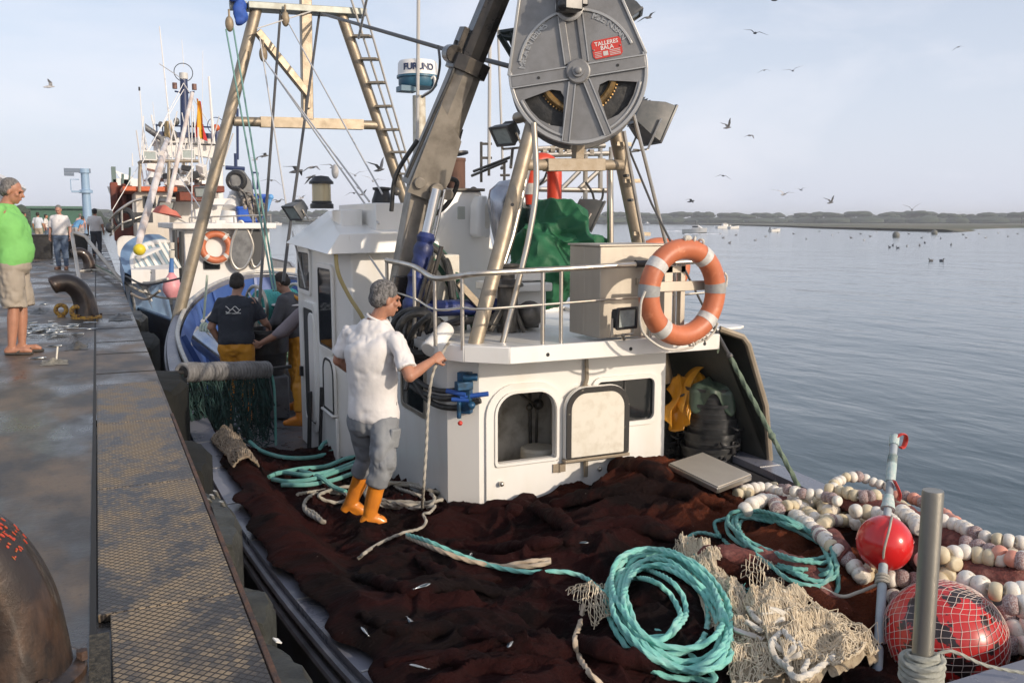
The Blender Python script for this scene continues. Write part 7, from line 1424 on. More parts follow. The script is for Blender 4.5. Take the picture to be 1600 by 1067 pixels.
person(f3, -60, 'fisherman in mauve shirt and orange oilskins reaching out from behind the wheelhouse door', dict(elR=('l', .10, .42, 1.05), wrR=('l', .0, .66, .93), elL=('l', -.26, .35, 1.08), wrL=('l', -.2, .6, .96), hipL=('l', -.10, .06, .90), hipR=('l', .08, .05, .90), knR=('l', .10, .16, .49), knL=('l', -.16, .18, .49), anL=('l', -.22, .16, .085), toeL=('l', -.24, .33, .035), anR=('l', .14, .06, .085), toeR=('l', .17, .22, .035)), 1.72, mauve, oil_o, 'boots', sk3, h_dark, .013, lean=4, bulk=1.08, sleeve=1.25, leglen=.9)

# ------------------------------------------------------------------ quay furniture
boll_m = mat('bollard_iron', (.036, .022, .016), .30, .35, (.024, .018, .016), 7, (.35, .65), bump=.12, bs=28, r2=.5, coat=.35, c3=(.12, .068, .042), ns3=6, nr3=(.55, .72), st3=(1, 1, .4))
paint_r = mat('red_paint_rests', (.42, .05, .025), .45, 0, (.36, .16, .03), 60, (.5, .6)); paint_y = mat('yellow_paint_rests', (.50, .28, .03), .6, 0, (.14, .08, .04), 30)
def bollard(x, y, label, s=1.0, foot=None, lean=-1):
    t = thing('bollard', (x, y, 0), label, 'bollard', 'iron mooring bollards along the quay edge')
    p = spline([(x + .03, y, -.01), (x + .03, y, .10), (x + .015, y, .24), (x - .045, y - .01, .38), (x - .16, y - .03, .475), (x - .29, y - .05, .475), (x - .37, y - .06, .445)], 8)
    n = len(p); rr = [(.165 - .055 * (i / (n - 1)) ** .8) * s for i in range(n)]; rr[-1] = .05
    for j in range(2, 7): rr[-j] = max(rr[-j], .118 * s if j > 2 else .095)
    m = M(); m.tube(p, .15, 28, rr=rr); part('body', m, boll_m, t, 60)
    m = M(); m.lathe([(.195, -.002), (.195, .02), (.18, .03), (.172, .035)], (x + .03, y, 0), n=32); part('flange', m, foot or boll_m, t, 40)
    for a in range(0, 360, 60): m = M(); m.cyl((x + .03 + .182 * math.cos(R(a)), y + .182 * math.sin(R(a)), .028), (x + .03 + .182 * math.cos(R(a)), y + .182 * math.sin(R(a)), .055), .017, n=6); part('bolt', m, rust, t)
    return t, p, rr
b, bp1, br1 = bollard(-.32, 2.78, 'big worn iron bollard in the foreground with scraps of red paint on its top')
b, _, _ = bollard(-.22, 13.35, 'curved iron bollard with yellow paint round its foot behind the man in green', foot=paint_y)
b, _, _ = bollard(-.25, 26.2, 'farther curved iron bollard beside the tubular handrail')
# scraps of old paint on the near bollard
m = M(); rgp = random.Random(8)
for k in range(130):
    i = rgp.randrange(22, 34); a = rgp.gauss(70, 16); q = V(bp1[i]).lerp(bp1[i + 1], rgp.random()); tt = (V(bp1[i + 1]) - q).normalized(); sx_, sy_, _ = basis(tt, (0, 1, 0)); d = None
    nrm_ = (V((.75, -.55, .9)) + V((rgp.gauss(0, .28), rgp.gauss(0, .28), rgp.gauss(0, .15)))); nrm_ = (nrm_ - tt * nrm_.dot(tt)).normalized(); c = q + nrm_ * (br1[i] + .0008); u_ = tt; v_ = nrm_.cross(u_)
    L_ = rgp.uniform(.002, .009); wv_ = rgp.uniform(.0012, .0032); m.prism([c + u_ * L_ * math.cos(z) + v_ * wv_ * math.sin(z) - nrm_ * .002 for z in np.linspace(0, 2 * math.pi, 7, endpoint=False)], nrm_ * .0024)
for o in bpy.data.objects:
    if o.name == 'bollard': part('paint_scrap', m, paint_r, o)
# mooring eyes beside the second bollard
for x, y, l in ((-.50, 13.6, 'left one of two rusty yellow mooring eyes by the fish'), (-.30, 13.25, 'rusty yellow mooring eye touching the bollard foot')):
    m = M(); m.torus((x, y, .10), .065, .030, (0, 1, 0), 24, 10); m.cyl((x, y, 0), (x, y, .06), .05); solo('mooring_eye', m, paint_y, l, 'mooring eye')
# stainless handrail of the ladder
m = M(); q0 = V((-.34,19.21,-0)); q1 = V((-.46,20.4,1.03)); q2 = V((-.22,20.3,.98)); q3 = V((.54,19.2,-.12))
m.tube(spline([q0, q0.lerp(q1, .5), q0.lerp(q1, .93), q1 + V((.03, 0, .02)), q2, q2.lerp(q3, .08), q2.lerp(q3, .5), q3, q3 + V((.05, 0, -.5))], 5), .035, 12)
solo('ladder_handrail', m, steel, 'bent stainless tube handrail sloping down over the quay edge', 'handrail')
# rubber fenders and torn sheeting on the quay edge
fen = mat('weathered_fender', (.050, .052, .046), .5, 0, (.022, .023, .021), 7, spec=.25, bump=.5, bs=22, c3=(.30, .29, .27), ns3=26, nr3=(.68, .76))
fen_d = mat('black_fender', (.014, .015, .014), .8, 0, (.022, .022, .02), 6, spec=.2, bump=.3, bs=20)
def fender(y0, y1, out_, z0, z1, mt, label, sk_=0.):
    m = M(); n = 16; rg = []; rr = random.Random(int(y0 * 100))
    for i in range(n + 1):
        t = i / n; y = y0 + (y1 - y0) * t; o = out_ * math.sin(math.pi * min(1, t * 1.0 + .06)) ** .6 * (1 + rr.uniform(-.12, .12)) + .01; zt = z0 - sk_ * abs(t - .4) + rr.uniform(-.012, .012)
        rg.append([V((.406, y, zt)), V((.406 + o * .75, y + rr.uniform(-.01, .01), zt - .015 + rr.uniform(-.01, .01))), V((.406 + o, y, zt - .06)), V((.406 + o * .95, y, z1)), V((.406, y, z1))])
    m.loft(rg); return solo('fender', m, mt, label, 'fender', 'rubber fenders along the quay face', smooth=25)
fender(2.0, 2.95, .11, -.03, -1.3, fen, 'nearest grey fender sheet at the bottom, with a white scrap on it', .05)
fender(3.0, 3.35, .09, -.02, -.9, fen, 'small torn fender scrap just beyond the nearest sheet', .05)
fender(3.75, 4.6, .10, .01, -1.2, fen, 'crumpled grey fender with pale torn sheeting beside the net', .08)
fender(5.1, 6.0, .13, -.02, -1.3, fen_d, 'dark fender plate beside the brown net bunch', .10)
fender(7.6, 8.9, .22, .0, -1.3, fen_d, 'black fender plate jutting out by the rope roller', .12)
fender(10.6, 12.2, .18, -.02, -1.3, fen_d, 'black fender beside the bow, beyond the rope roller', .10)
fender(13.4, 15.0, .18, -.02, -1.3, fen, 'farthest worn fender near the iron bollard', .08)
m = M()
for i in range(14):
    q = V((.43 + .03 * math.sin(i * 2), 4.05 + .03 * i, -.02 + .02 * math.sin(i * 3))); m.tube([q, q + V((.03, .02, -.05 - .03 * (i % 3))), q + V((.05, 0, -.10))], .010 + .006 * (i % 2), 6, flat=.3)
solo('torn_sheeting', m, mat('torn_plastic', (.42, .40, .35), .35, 0, (.22, .21, .18), 14), 'strip of pale torn plastic hanging at the quay edge', 'plastic scrap')
m = M(); m.box((.452, 2.78, -.03), (.022, .026, .004), (.2, .5, .4)); solo('paper_scrap', m, letter_w, 'small white scrap stuck on the nearest fender', 'scrap')
# heap of fish on the quay
rq = random.Random(21); FQ = fish(.21); cF = V((-.62,12.02,0))
for i in range(78):
    o = bpy.data.objects.new('fish', FQ); COL.objects.link(o); r = abs(rq.gauss(0, 1)); a = rq.uniform(0, 6.28)
    o.location = (cF.x + .02 + .26 * r * math.cos(a) * .9, cF.y + .50 * r * math.sin(a), .012 + max(0, .05 - .03 * r) * rq.random() + .004); o.rotation_euler = (rq.uniform(-.15, .15), R(90) + rq.uniform(-.2, .2), R(90) + rq.uniform(-.8, .8) + (math.pi if rq.random() < .5 else 0))
    s_ = rq.uniform(.75, 1.15); o.scale = (s_,) * 3; meta(o, 'small silver fish lying in the heap on the wet quay', 'fish', 'fish heaped on the quay')
for i, (q, l) in enumerate(zip([(-.27,11.44,.01), (-.47,10.41,.01), (-.81,10.67,.01), (-.58,9.53,.01), (-.82,15.76,.01), (-.83,12.92,.01)], ('single fish right of the heap, nearest the quay edge joint', 'single fish in front of the heap', 'single fish by the heels of the man in green', 'single fish near the flip-flops', 'small fish beyond the heap', 'fish between the heap and the man in green'))):
    o = bpy.data.objects.new('fish', FQ); COL.objects.link(o); o.location = q; o.rotation_euler = (0, R(88), R(70 + 9 * i)); meta(o, l, 'fish')
rag = mat('wet_rag', (.035, .034, .03), .5, 0, (.10, .085, .06), 18)
def rag_on(q, rx, ry, h, label, mt=rag):
    m = M(); q = V(q); vs = []
    for j in range(13):
        for i in range(17):
            x, y = -1 + i / 8, -1 + j / 6; r = math.hypot(x, y); z = max(.002, h * (1 - r) * (1 + .9 * mnoise.noise(V((x * 3, y * 3, q.x * 9))))); k = 1 + .25 * mnoise.noise(V((x * 2, y * 2, q.y))); vs.append(q + V((x * rx * k, y * ry * k, z + .002)))
    m.add(vs, [[j * 17 + i, j * 17 + i + 1, (j + 1) * 17 + i + 1, (j + 1) * 17 + i] for j in range(12) for i in range(16)]); solo('rag', m, mt, label, 'rag', smooth=60)
rag_on((-.25,10.23,0), .10, .22, .07, 'small dark rag on the quay in front of the bollard'); rag_on((-.42,9.19,0), .11, .16, .04, 'pale flattened scrap on the quay below the fish', mat('pale_scrap', (.30, .27, .21), .7, 0, (.12, .11, .09), 30)); rag_on((.22,13.12,0), .14, .35, .06, 'flat black scrap at the quay edge right of the bollard'); rag_on((-.81,14.44,0), .10, .3, .05, 'dark scrap left of the yellow mooring eyes')
m = M(); q = V((-.41,9.27,0)); m.cyl(q, q + V((.02, 0, .14)), .008); solo('stick', m, cream, 'short pale stick standing in the flattened scrap', 'stick')
# black fish bins among the people
for px_, l in (((-1.77,35.19,0), 'black fish bin left of the elderly man'), ((-.67,36.54,0), 'black fish bin right of the elderly man'), ((-1.34,43.82,0), 'black fish bin farthest back behind the elderly man')):
    x, y, _ = px_; t = thing('fish_bin', (x, y, 0), l, 'bin', 'black bins on the quay'); m = M(); m.loft([rrect((x, y, z), X_, Y_, w_, w_ * 1.2, .05, 3) for z, w_ in ((0, .62), (.05, .64), (.80, .74), (.801, .70), (.1, .6))]); part('body', m, dark, t, 30); m = M(); m.loft([rrect((x, y, z), X_, Y_, w_, w_ * 1.16 + .02, .05, 3) for z, w_ in ((.77, .77), (.82, .80), (.83, .79))]); part('rim', m, dark, t, 30)
# blue jib crane far down the quay
x, y = (-2.8,292.49,0)[:2]; cr = thing('jib_crane', (x, y, 0), 'pale blue column crane with a cabin platform far down the quay', 'crane'); pb = mat('pale_blue_paint', (.26, .38, .52), .5)
q = V((-.69,92,6.11)); kx = .072
cx_, cy_, ct = q.x, q.y, q.z; cr.location = (cx_, cy_, 0)
m = M(); m.cyl((cx_, cy_, 0), (cx_, cy_, ct - .3), .40, .34, 20); m.lathe([(.58, 0), (.58, .25), (.45, .3)], (cx_, cy_, ct - 2.3)); m.lathe([(.48, 0), (.48, .4)], (cx_, cy_, ct - .5)); part('column', m, pb, cr)
m = M(); m.b2((cx_ - 1.7, cy_ - .3, ct - .45), (cx_ + .5, cy_ + .3, ct - .1)); m.b2((cx_ - 1.7, cy_ - .4, ct - .75), (cx_ - .9, cy_ + .4, ct - .5)); part('jib', m, mat('dull_blue', (.14, .18, .24), .5), cr, 30)
m = M(); m.b2((cx_ - 1.2, cy_ - .5, ct - 2.25), (cx_ - .45, cy_ + .5, ct - 2.1)); m.tube([(cx_ - 1.2, cy_ - .5, ct - 2.1), (cx_ - 1.2, cy_ - .5, ct - 1.1), (cx_ - .5, cy_ - .5, ct - 1.1)], .05, 6); part('platform', m, pb, cr)
# market hall at the left edge, green shed farther off
hx, hy = -11.5, 38; h = thing('market_hall', (hx - 5, hy + 8, 0), 'white market hall with a curved roof edge at the left border', 'building')
q = V((-4.14,38,2.33)); r0 = q.x
m = M(); m.b2((r0 - 12, 38, 0), (r0 - .35, 60, 3.0)); part('wall', m, white_far, h)
m = M(); m.loft([[V((r0 - 12 + 12.5 * math.sin(a), yy, 3.0 + .15 + 1.5 * (math.cos(a)))) for a in np.linspace(0, math.pi / 2, 12)] + [V((r0 - 12 + 12.3 * math.sin(a), yy, 2.85 + 1.5 * (math.cos(a)))) for a in np.linspace(math.pi / 2, 0, 12)] for yy in (37.2, 61)]); part('roof', m, white_far, h, 30)
m = M()
for yy in (38.5, 44, 50): m.b2((r0 - .36, yy, .2), (r0 - .30, yy + 3.2, 2.5))
part('shutter', m, mat('hall_shutter', (.45, .45, .43), .6), h); m = M(); m.sph((r0 + .3, 37.6, 3.15), .12); part('lamp', m, dark, h)
m = M(); q0, q1 = V((-6.91,120,2.12)), V((-1.21,120,2.14)); m.b2((q0.x, 120, 0), (q1.x, 130, 2.7)); gs = thing('green_shed', ((q0.x + q1.x) / 2, 125, 0), 'low dark green shed at the end of the quay', 'shed'); part('wall', m, mat('shed_green', (.035, .11, .075), .6), gs); m = M(); m.b2((q0.x - .4, 119.5, 2.7), (q1.x + .4, 130.5, 3.0)); part('roof', m, mat('shed_roof', (.06, .13, .10), .6), gs)
m = M(); rw = random.Random(5)
for i in range(150):
    a = R(rw.uniform(-12, .2)); d = rw.uniform(260, 400); clump(m, (math.sin(a) * d, math.cos(a) * d, rw.uniform(.6, 2.4)), rw.uniform(2, 4), rw.uniform(1.8, 3.2), 9, 6, i)
struct('tree_belt', m, m_wood, 60, 'stuff')
struct('far_bank', M().b2((-140, 166, -2.2), (-6, 420, -.4)), m_marsh)

# ------------------------------------------------------------------ the boats moored ahead
blue_d = mat('faded_blue_hull', (.16, .26, .40), .5, 0, (.10, .17, .28), 2, c3=(.25, .22, .2), ns3=5, nr3=(.66, .8)); bin_b = mat('blue_bin', (.02, .10, .48), .45); dkmetal = mat('dark_metal', (.05, .052, .055), .5, .3); grey_bl = mat('net_block_grey', (.16, .165, .17), .5, .2, (.08, .08, .085), 5); or_t = mat('orange_trim', (.55, .12, .04), .5); pinkm = mat('pink_buoy', (.72, .32, .34), .45, 0, (.62, .26, .28), 6); creamh = mat('cream_hull', (.58, .53, .45), .5, 0, (.42, .37, .30), 1.2, c3=(.25, .14, .08), ns3=2.5, nr3=(.62, .78), st3=(1, 1, .25)); rusty_s = mat('rust_red_structure', (.22, .055, .03), .7, 0, (.11, .035, .025), 3)
def hull_shape(cx, y0, y1, bw, zg, zb, bow=.5, seg=26, col=None, sheer=.7):
    """plan outline from stern (y0) to bow (y1)"""
    P_, S_ = [], []
    for i in range(seg + 1):
        t = i / seg; y = y0 + (y1 - y0) * t; hw = bw * (1 - max(0, (t - bow) / (1 - bow)) ** 2.2) * min(1, .78 + t * 1.2); z = zg + sheer * max(0, t - .45) ** 2 * 3.3
        P_.append(V((cx - hw, y, z))); S_.append(V((cx + hw, y, z)))
    return P_ + S_[::-1]
def bg_hull(t, cx, y0, y1, bw, zg, colm, inner, sheer=.7, rail=None):
    lp = hull_shape(cx, y0, y1, bw, zg, WZ, sheer=sheer)
    m = M(); m.loft([[V((cx + (q.x - cx) * .82, q.y, WZ - .3)) for q in lp], lp], cap=False); h = part('hull', m, colm, t, 50)
    i2 = inset(lp, .16); i3 = inset(lp, .2)
    m = M(); m.loft([[q + Z_ * .003 for q in lp], [q + Z_ * .03 for q in lp], [q + Z_ * .03 for q in i2], [q - Z_ * .02 for q in i2]], cap=False); part('gunwale', m, rail or gun_m, t, 30)
    m = M(); m.loft([[q - Z_ * .02 for q in i3], [V((cx + (q.x - cx) * .94, q.y, zg - .62)) for q in i3]], cap=False); part('bulwark', m, inner, t, 50)
    m = M(); m.add([V((q.x, q.y, zg - .6)) for q in i3], [list(range(len(i3)))]); part('deck', m, deck_m, t, 0)
    m = M()
    for i in range(3, 24, 2): q = i3[i]; m.bar((cx + (q.x - cx) * .985, q.y, q.z - .03), (cx + (q.x - cx) * .92, q.y, zg - .6), .07, .07)
    part('rib', m, white_far, t); return h
# boat B: white cabin with lifebuoy, trawl doors, grey power block
B = thing('fishing_boat', (2.7, 24, WZ), 'white seiner moored ahead with a round orange lifebuoy on its cabin wall', 'fishing boat')
bg_hull(B, 2.65, 16.8, 31, 2.0, -.45, hull_m, blue_d, sheer=.95, rail=blue_d)
a, b = V((1.74,21,-.03)), V((3.58,21,-.08)); zt = (2.59,21,1.12)[2]; m = M(); m.b2((a.x, 21, -1.0), (b.x, 25.5, zt)); cb = part('cabin', m, white_far, B, 30, .02)
m = M(); m.b2((a.x - .25, 20.7, zt), (b.x + .1, 25.8, zt + .13)); part('roof', m, white_far, cb, 30, .02)
m = M(); m.b2((a.x - .02, 22.3, -.9), (a.x + .001, 23.0, .45)); part('doorway', m, void, cb)  # dark panel on the wall, interior shade put into its colour
c = V((2.29,20.98,.32)); m = M(); m.prism(rrect(c, X_, Z_, .36, .20, .03, 3), (0, .012, 0)); f = part('window', m, dkmetal, cb); m = M(); m.prism(rrect(c - Y_ * .006, X_, Z_, .31, .15, .02, 3), (0, .005, 0)); part('pane', m, glass, f)
c = V((2.38,20.88,.72)); m = M(); m.torus(c, .29, .075, (0, 1, 0), 40, 12); lb2 = solo('lifebuoy', m, orange, 'orange lifebuoy on the cabin wall of the white seiner ahead', 'lifebuoy')
m = M()
for k in range(4): m.tube([c + V((.29 * math.cos(R(q)), 0, .29 * math.sin(R(q)))) for q in (40 + 90 * k, 47 + 90 * k, 54 + 90 * k)], .078, 10)
m.torus(c, .375, .009, (0, 1, 0), 40, 5); part('buoy_band', m, reflect, lb2)
c = V((1.69,21.6,.57)); m = M(); m.torus(c, .29, .075, (1, .3, 0), 40, 12); solo('lifebuoy', m, orange, 'orange lifebuoy seen edge-on at the left corner of that cabin', 'lifebuoy')
m = M()
for q, q2 in (((1.52,20.6,1.1), (1.5,20.6,-0)), ((1.66,20.7,1.07), (1.62,20.7,-.01))): m.cyl(q, q2, .05, n=8)
part('deck_post', m, dkmetal, B)
# trawl doors leaning on the aft wall
def leaf(pts, y, th, mt, nm, par):
    m = M(); p = [V(q) for q in spline(pts, 5, True)]; m.prism(p, (0, th, 0)); o = part(nm, m, mt, par, 30); m = M(); m.tube([q + Y_ * th * .5 for q in p], .035, 8, closed=True); part('rim', m, steel, o); return o
leaf([(2.94,20.8,1.29), (3.13,20.8,.92), (3.16,20.8,.63), (2.99,20.8,.28), (2.8,20.8,.24), (2.68,20.8,.47), (2.71,20.8,.78), (2.82,20.8,1.09)], 20.8, .05, grey_bl, 'trawl_door', B); leaf([(3.27,20.9,1.23), (3.43,20.9,.91), (3.45,20.9,.62), (3.31,20.9,.31), (3.18,20.9,.28), (3.12,20.9,.54), (3.12,20.9,.91)], 20.9, .05, dkmetal, 'trawl_door', B)
m = M()
for x in (300, 330, 360, 390): pass
tp_, ml_ = [(1.84,20.8,1.2), (2.29,20.8,1.22), (2.77,20.8,1.23), (3.59,20.8,1.27)], [(1.85,20.8,1.37), (3.6,20.8,1.43)]
for q in [(1.85,20.8,1.36), (2.3,20.8,1.37), (2.78,20.8,1.38), (3.19,20.8,1.4), (3.58,20.8,1.41)]: m.cyl((q[0], q[1], zt + .1), q, .018, n=6)
part('stanchion', m, steel, B); m = M(); m.tube(ml_, .02, 6); part('railing', m, steel, B)
# power block on its arm
pc3 = V((3,21.5,2.1)); m = M(); m.loft([[pc3 + V((x * s, t, z * s)) for x, z in ((-.20, .20), (-.1, .36), (.12, .34), (.28, .1), (.34, -.3), (.26, -.56), (.10, -.5), (-.05, -.1), (-.2, .0))] for t, s in ((-.14, .9), (-.1, 1), (.1, 1), (.14, .9))]); pbk = part('power_block', m, grey_bl, B, 30, .02)
m = M(); m.torus(pc3 + V((-.05, -.12, .1)), .18, .06, (.3, 1, 0), 28, 8); part('sheave', m, dark, pbk)
m = M(); m.cyl(pc3 + V((.0, .3, -.2)), (2.83,21.5,1.52), .16, .22); m.cyl((2.83,21.5,1.52), (2.79,21.5,1.2), .22, .26); part('block_arm', m, white_far, B)
m = M()
for k in range(9): a0 = V((3.1,21.2,1.87)); m.tube(spline([a0 + V((.06 * k - .2, .0, .2 - .05 * k)), a0 + V((.05 * k, -.1, -.1 * (k % 3))), a0 + V((.1 + .03 * k, 0, -.5 - .05 * (k % 4)))], 4), .022, 6)
for k in range(6): m.sph(V((3.11,21.2,1.73)) + V((.08 * math.sin(k * 2), 0, .12 * math.cos(k))), .07)
part('winch_gear', m, mat('winch_mix', (.34, .30, .26), .6, .2, (.06, .06, .06), 9, (.45, .55)), B)
for px_, w_, h_, l in (((3.46,21.8,1.64), .42, .55, 'blue plastic bin on the cabin roof of the seiner ahead, at the rear right'), ((3.15,21.4,1.37), .46, .5, 'blue plastic bin in front of the other one on that roof'), ((3.33,21.4,1.4), .30, .45, 'smallest blue bin on the cabin roof of the seiner ahead')):
    x, y, z = px_; m = M(); m.loft([rrect((x, y, z + h_ * (q - .5)), X_, Y_, w_ * s, w_ * s, .04, 3) for q, s in ((0, .86), (.9, 1), (.9, 1.07), (1, 1.08))]); solo('bin', m, bin_b, l, 'bin', 'blue bins on the seiner ahead', smooth=30)
m = M(); m.tube([(3.59,21.4,1.52), (3.69,21.4,1.81)], .05, 8); m.sph((3.7,21.4,1.84), .07); part('blue_lamp_post', m, mat('sky_blue_paint', (.12, .32, .62), .5), B)
m = M()
for a, b, r in (((2.95,22,1.67), (2.89,22,1.97), .03), ((3.41,22,2.03), (3.41,22,2.42), .02), ((3.5,22,2.03), (3.53,22,2.42), .02), ((3.41,22,2.42), (3.53,22,2.42), .02), ((3.04,22,2.85), (3.02,22,2.12), .04), ((2.8,22,2.52), (3.23,22,2.5), .05), ((3.12,22,3.87), (3.08,22,2.71), .03)): m.cyl(a, b, r, n=8)
part('mast_gear', m, navy, B)
m = M(); m.b2((2.4,21.5,1.8), (3.04,23,1.66)); m.tube(spline([(2.09,21.2,1.06), (2.15,21.2,1.3), (2.35,21.2,1.51)], 4), .05, 8); m.box((2.16,21,1.44), (.35, .3, .22)); m.box((2.52,21,1.26), (.2, .1, .1)); part('roof_gear', m, white_far, B, 30)
floodlight((1.39,20.9,1.62), (.2, -.7, -.6), .34, .26, .2, B, foot=V((1.77,20.9,1.26)), hm_=g1); floodlight((2.14,20.9,1.92), (-.3, -.7, -.3), .3, .22, .2, B, foot=V((2.16,20.9,1.51)), hm_=g1)
c = V((1.39,20.6,1.34)); m = M(); m.loft([[c + V((.30 * math.cos(a) * s, .2 * math.sin(a), .14 * max(0, math.sin(a * .5)) + z)) for a in np.linspace(0, 2 * math.pi, 16, endpoint=False)] for s, z in ((1, 0), (.7, .12), (.2, .16))]); part('red_hood', m, mat('red_hood', (.52, .14, .10), .6), B)
# its forward post pair and bow, left of the cabin
m = M(); m.cyl((.71,19.5,.75), (1.61,24,2.94), .075, .08); m.cyl((1.37,20,1.65), (2.24,23,4.29), .05, .045); m.cyl((1.3,20,2.67), (1.64,23,3.2), .05); fm = part('derrick_post', m, mat('white_post', (.72, .66, .62), .45, 0, (.5, .4, .34), 3, stretch=(1, 1, .3)), B)
# blue dinghy-like bow of the next boat beside the quay
Dn = thing('fishing_boat', (1.2, 17, WZ), 'blue open bow with pale timber ribs close to the quay, below the white derrick post', 'fishing boat')
bl_ = spline([(.43,18.2,.32), (.38,18.2,.59), (.47,18.2,.79), (.68,18.2,.93), (.97,18.2,.99), (1.21,18.2,.98)], 6); bl2 = [V((q.x, q.y + .3, q.z)) + V((.14, .2, -.05)) for q in bl_]
bl_ = [V((q.x, q.y + 2.6 * i / len(bl_), q.z)) for i, q in enumerate(bl_)]; bl2 = [q + V((.16, .02, -.07)) for q in bl_]; bl3 = [q + V((.30, .0, -.62)) for q in bl2]; bl0 = [q + V((-.02, 0, -.22)) for q in bl_]; blb = [V((q.x + .35, q.y, WZ - .2)) for q in bl_]
m = M(); m.loft([blb, bl0, bl_], cap=False, closed=False); part('hull', m, blue_d, Dn, 50)
m = M(); m.loft([bl_, [q + V((.0, 0, .03)) for q in bl_], bl2], cap=False, closed=False); part('gunwale', m, blue_d, Dn, 50)
m = M(); m.loft([bl2, bl3], cap=False, closed=False); part('lining', m, mat('pale_teal_lining', (.22, .33, .40), .6, 0, (.36, .42, .44), 6, (.4, .6), stretch=(1, 1, .2)), Dn, 50)
m = M(); m.tube([q + V((.02, -.02, -.06)) for q in bl2], .05, 8); part('inner_rail', m, white_far, Dn)
m = M()
for i in range(3, len(bl2) - 2, 3): m.bar(bl2[i] + V((.03, -.03, -.05)), bl3[i] + V((.02, -.03, 0)), .08, .06)
part('rib', m, white_far, Dn)
p, q = V((.68,18.3,.62)), V((1.07,19,.76)); m = M(); m.bar(p, q, .14, .05); m.b2(V((.54,18,.4)) , V((1.37,20,.25)) + V((0, 0, -.1))); part('thwart', m, white_far, Dn)
m = M(); c = V((.7,18,.77)); m.sph(c, .11); solo('yellow_float', m, mat('yellow_float', (.70, .55, .03), .45), 'small bright yellow float at the foot of the white derrick post', 'float')
rgc0 = random.Random(14)
# boat C: big one further away, white upper works, navy mast, orange trim
Cb = thing('trawler', (3.0, 38, WZ), 'large white trawler farther off with orange trimmed wheelhouse and navy mast', 'fishing boat')
bg_hull(Cb, 3.3, 27, 46, 2.6, -.1, creamh, white_far, sheer=1.3, rail=mat('grey_rail', (.3, .3, .32), .5))
a, b = V((1.13,30,.32)), V((1.98,30,.31)); z1 = (1.66,30,2.18)[2]; m = M(); m.b2((a.x, 30, -.8), (b.x + .1, 36, z1)); cw = part('wheelhouse', m, mat('off_white', (.66, .61, .54), .5, 0, (.52, .45, .36), 2, stretch=(1, 1, .3)), Cb, 30, .03)
m = M(); m.b2((a.x - .35, 29.7, z1), (b.x + .35, 36.3, z1 + .15)); part('roof_trim', m, or_t, cw, 30, .03)
for x0, x1, y0, y1 in (((1.34,29.98,2.06), (1.71,29.98,2.06), 0, (1.32,29.98,1.69)),):
    m = M(); m.b2((x0[0], 29.97, y1[2]), (x1[0], 29.999, x0[2])); o = part('window', m, dkmetal, cw); m = M(); m.b2((x0[0] + .05, 29.96, y1[2] + .04), (x1[0] - .05, 29.969, x0[2] - .04)); part('pane', m, glass, o)
c = V((.73,27.05,.51)); m = M(); m.prism(rrect(V((c.x + .1, 29.0, c.z)), X_, Z_, .6, .7, .2, 4), (0, .03, 0)); part('rounded_hatch', m, white_far, Cb)
m = M(); m.tube(spline([(.37,29,1.3), (.6,28.5,1.57), (.96,28.5,1.83), (1.25,28.5,1.93)], 5), .04, 8); m.tube(spline([(.35,29,.87), (.67,28.5,1.21), (1.23,28.5,1.43)], 5), .03, 8); rlC = part('railing', m, steel, Cb)
m = M()
for q, q2 in (((.44,28.8,1.36), (.42,28.8,.87)), ((.69,28.5,1.61), (.68,28.5,1.02)), ((1.01,28.5,1.85), (.99,28.5,1.21))): m.cyl(q, q2, .03, n=6)
part('stanchion', m, steel, rlC)
m = M(); a, b = V((.54,33,1.62)), V((1.18,33,2.47)); m.b2((a.x, 33, a.z - 1), (b.x, 34, b.z)); m.b2((.48,32.8,1.66), (.72,33.4,2.56)); m.b2((.83,32.8,1.62), (.97,33.4,2.52)); part('gallows', m, rusty_s, Cb, 30, .04)
m = M(); c = V((.78,28.6,1.39)); m.torus(c, .22, .09, (.4, 1, 0), 24, 8); m.box(c + V((.5, .2, 0)), (.5, .3, .3)); m.sph(c + V((-.4, .3, -.3)), .15); part('deck_gear', m, dkmetal, Cb)
m = M(); m.b2((2.14,33,1.15), V((4.08,33,2.47)) + V((0, 4, 0))); uh = part('upper_house', m, white_far, Cb, 30, .04); m = M(); m.b2(V((2.35,33,2.1)) - Y_ * .02, V((3.06,33,2.28)) + Y_ * .01); part('window', m, glass, uh)
# upper works: arch carrying a railed platform
zt2 = (2.92,33,3.92)[2]; pl0, pl1 = V((1.91,33,3.93)), V((4.19,33,4.01))
m = M(); m.b2((pl0.x, 32.4, zt2 - .05), (pl1.x, 34.2, zt2 + .14)); pf = part('platform', m, white_far, Cb, 30, .03)
m = M(); m.loft([[V(q) for q in (p, V(p) + V((0, .5, 0)), V(p) + V((0, .5, -.28 - d)), V(p) + V((0, 0, -.28 - d)))] for p, d in (((1.89,32.5,3.76), .35), ((2.31,32.5,3.78), .12), ((3,32.5,3.84), .04), ((3.7,32.5,3.82), .12), ((4.12,32.5,3.84), .4))]); m.cyl((2.05,32.6,3.56), (1.38,31,1.6), .16, .2); m.cyl((3.91,32.6,3.58), (3.88,32.6,1.85), .16); m.cyl((3.92,33.6,3.65), (3.82,33.6,2.31), .16); part('arch', m, white_far, Cb, 30)
m = M()
for x in [(2,32.5,3.89), (2.18,32.5,3.9), (2.48,32.5,3.91), (2.78,32.5,3.92), (3.13,32.5,3.93), (3.46,32.5,3.94), (3.79,32.5,3.95), (4.04,32.5,3.96)]: m.cyl(x, V(x) + Z_ * .58, .022, n=6)
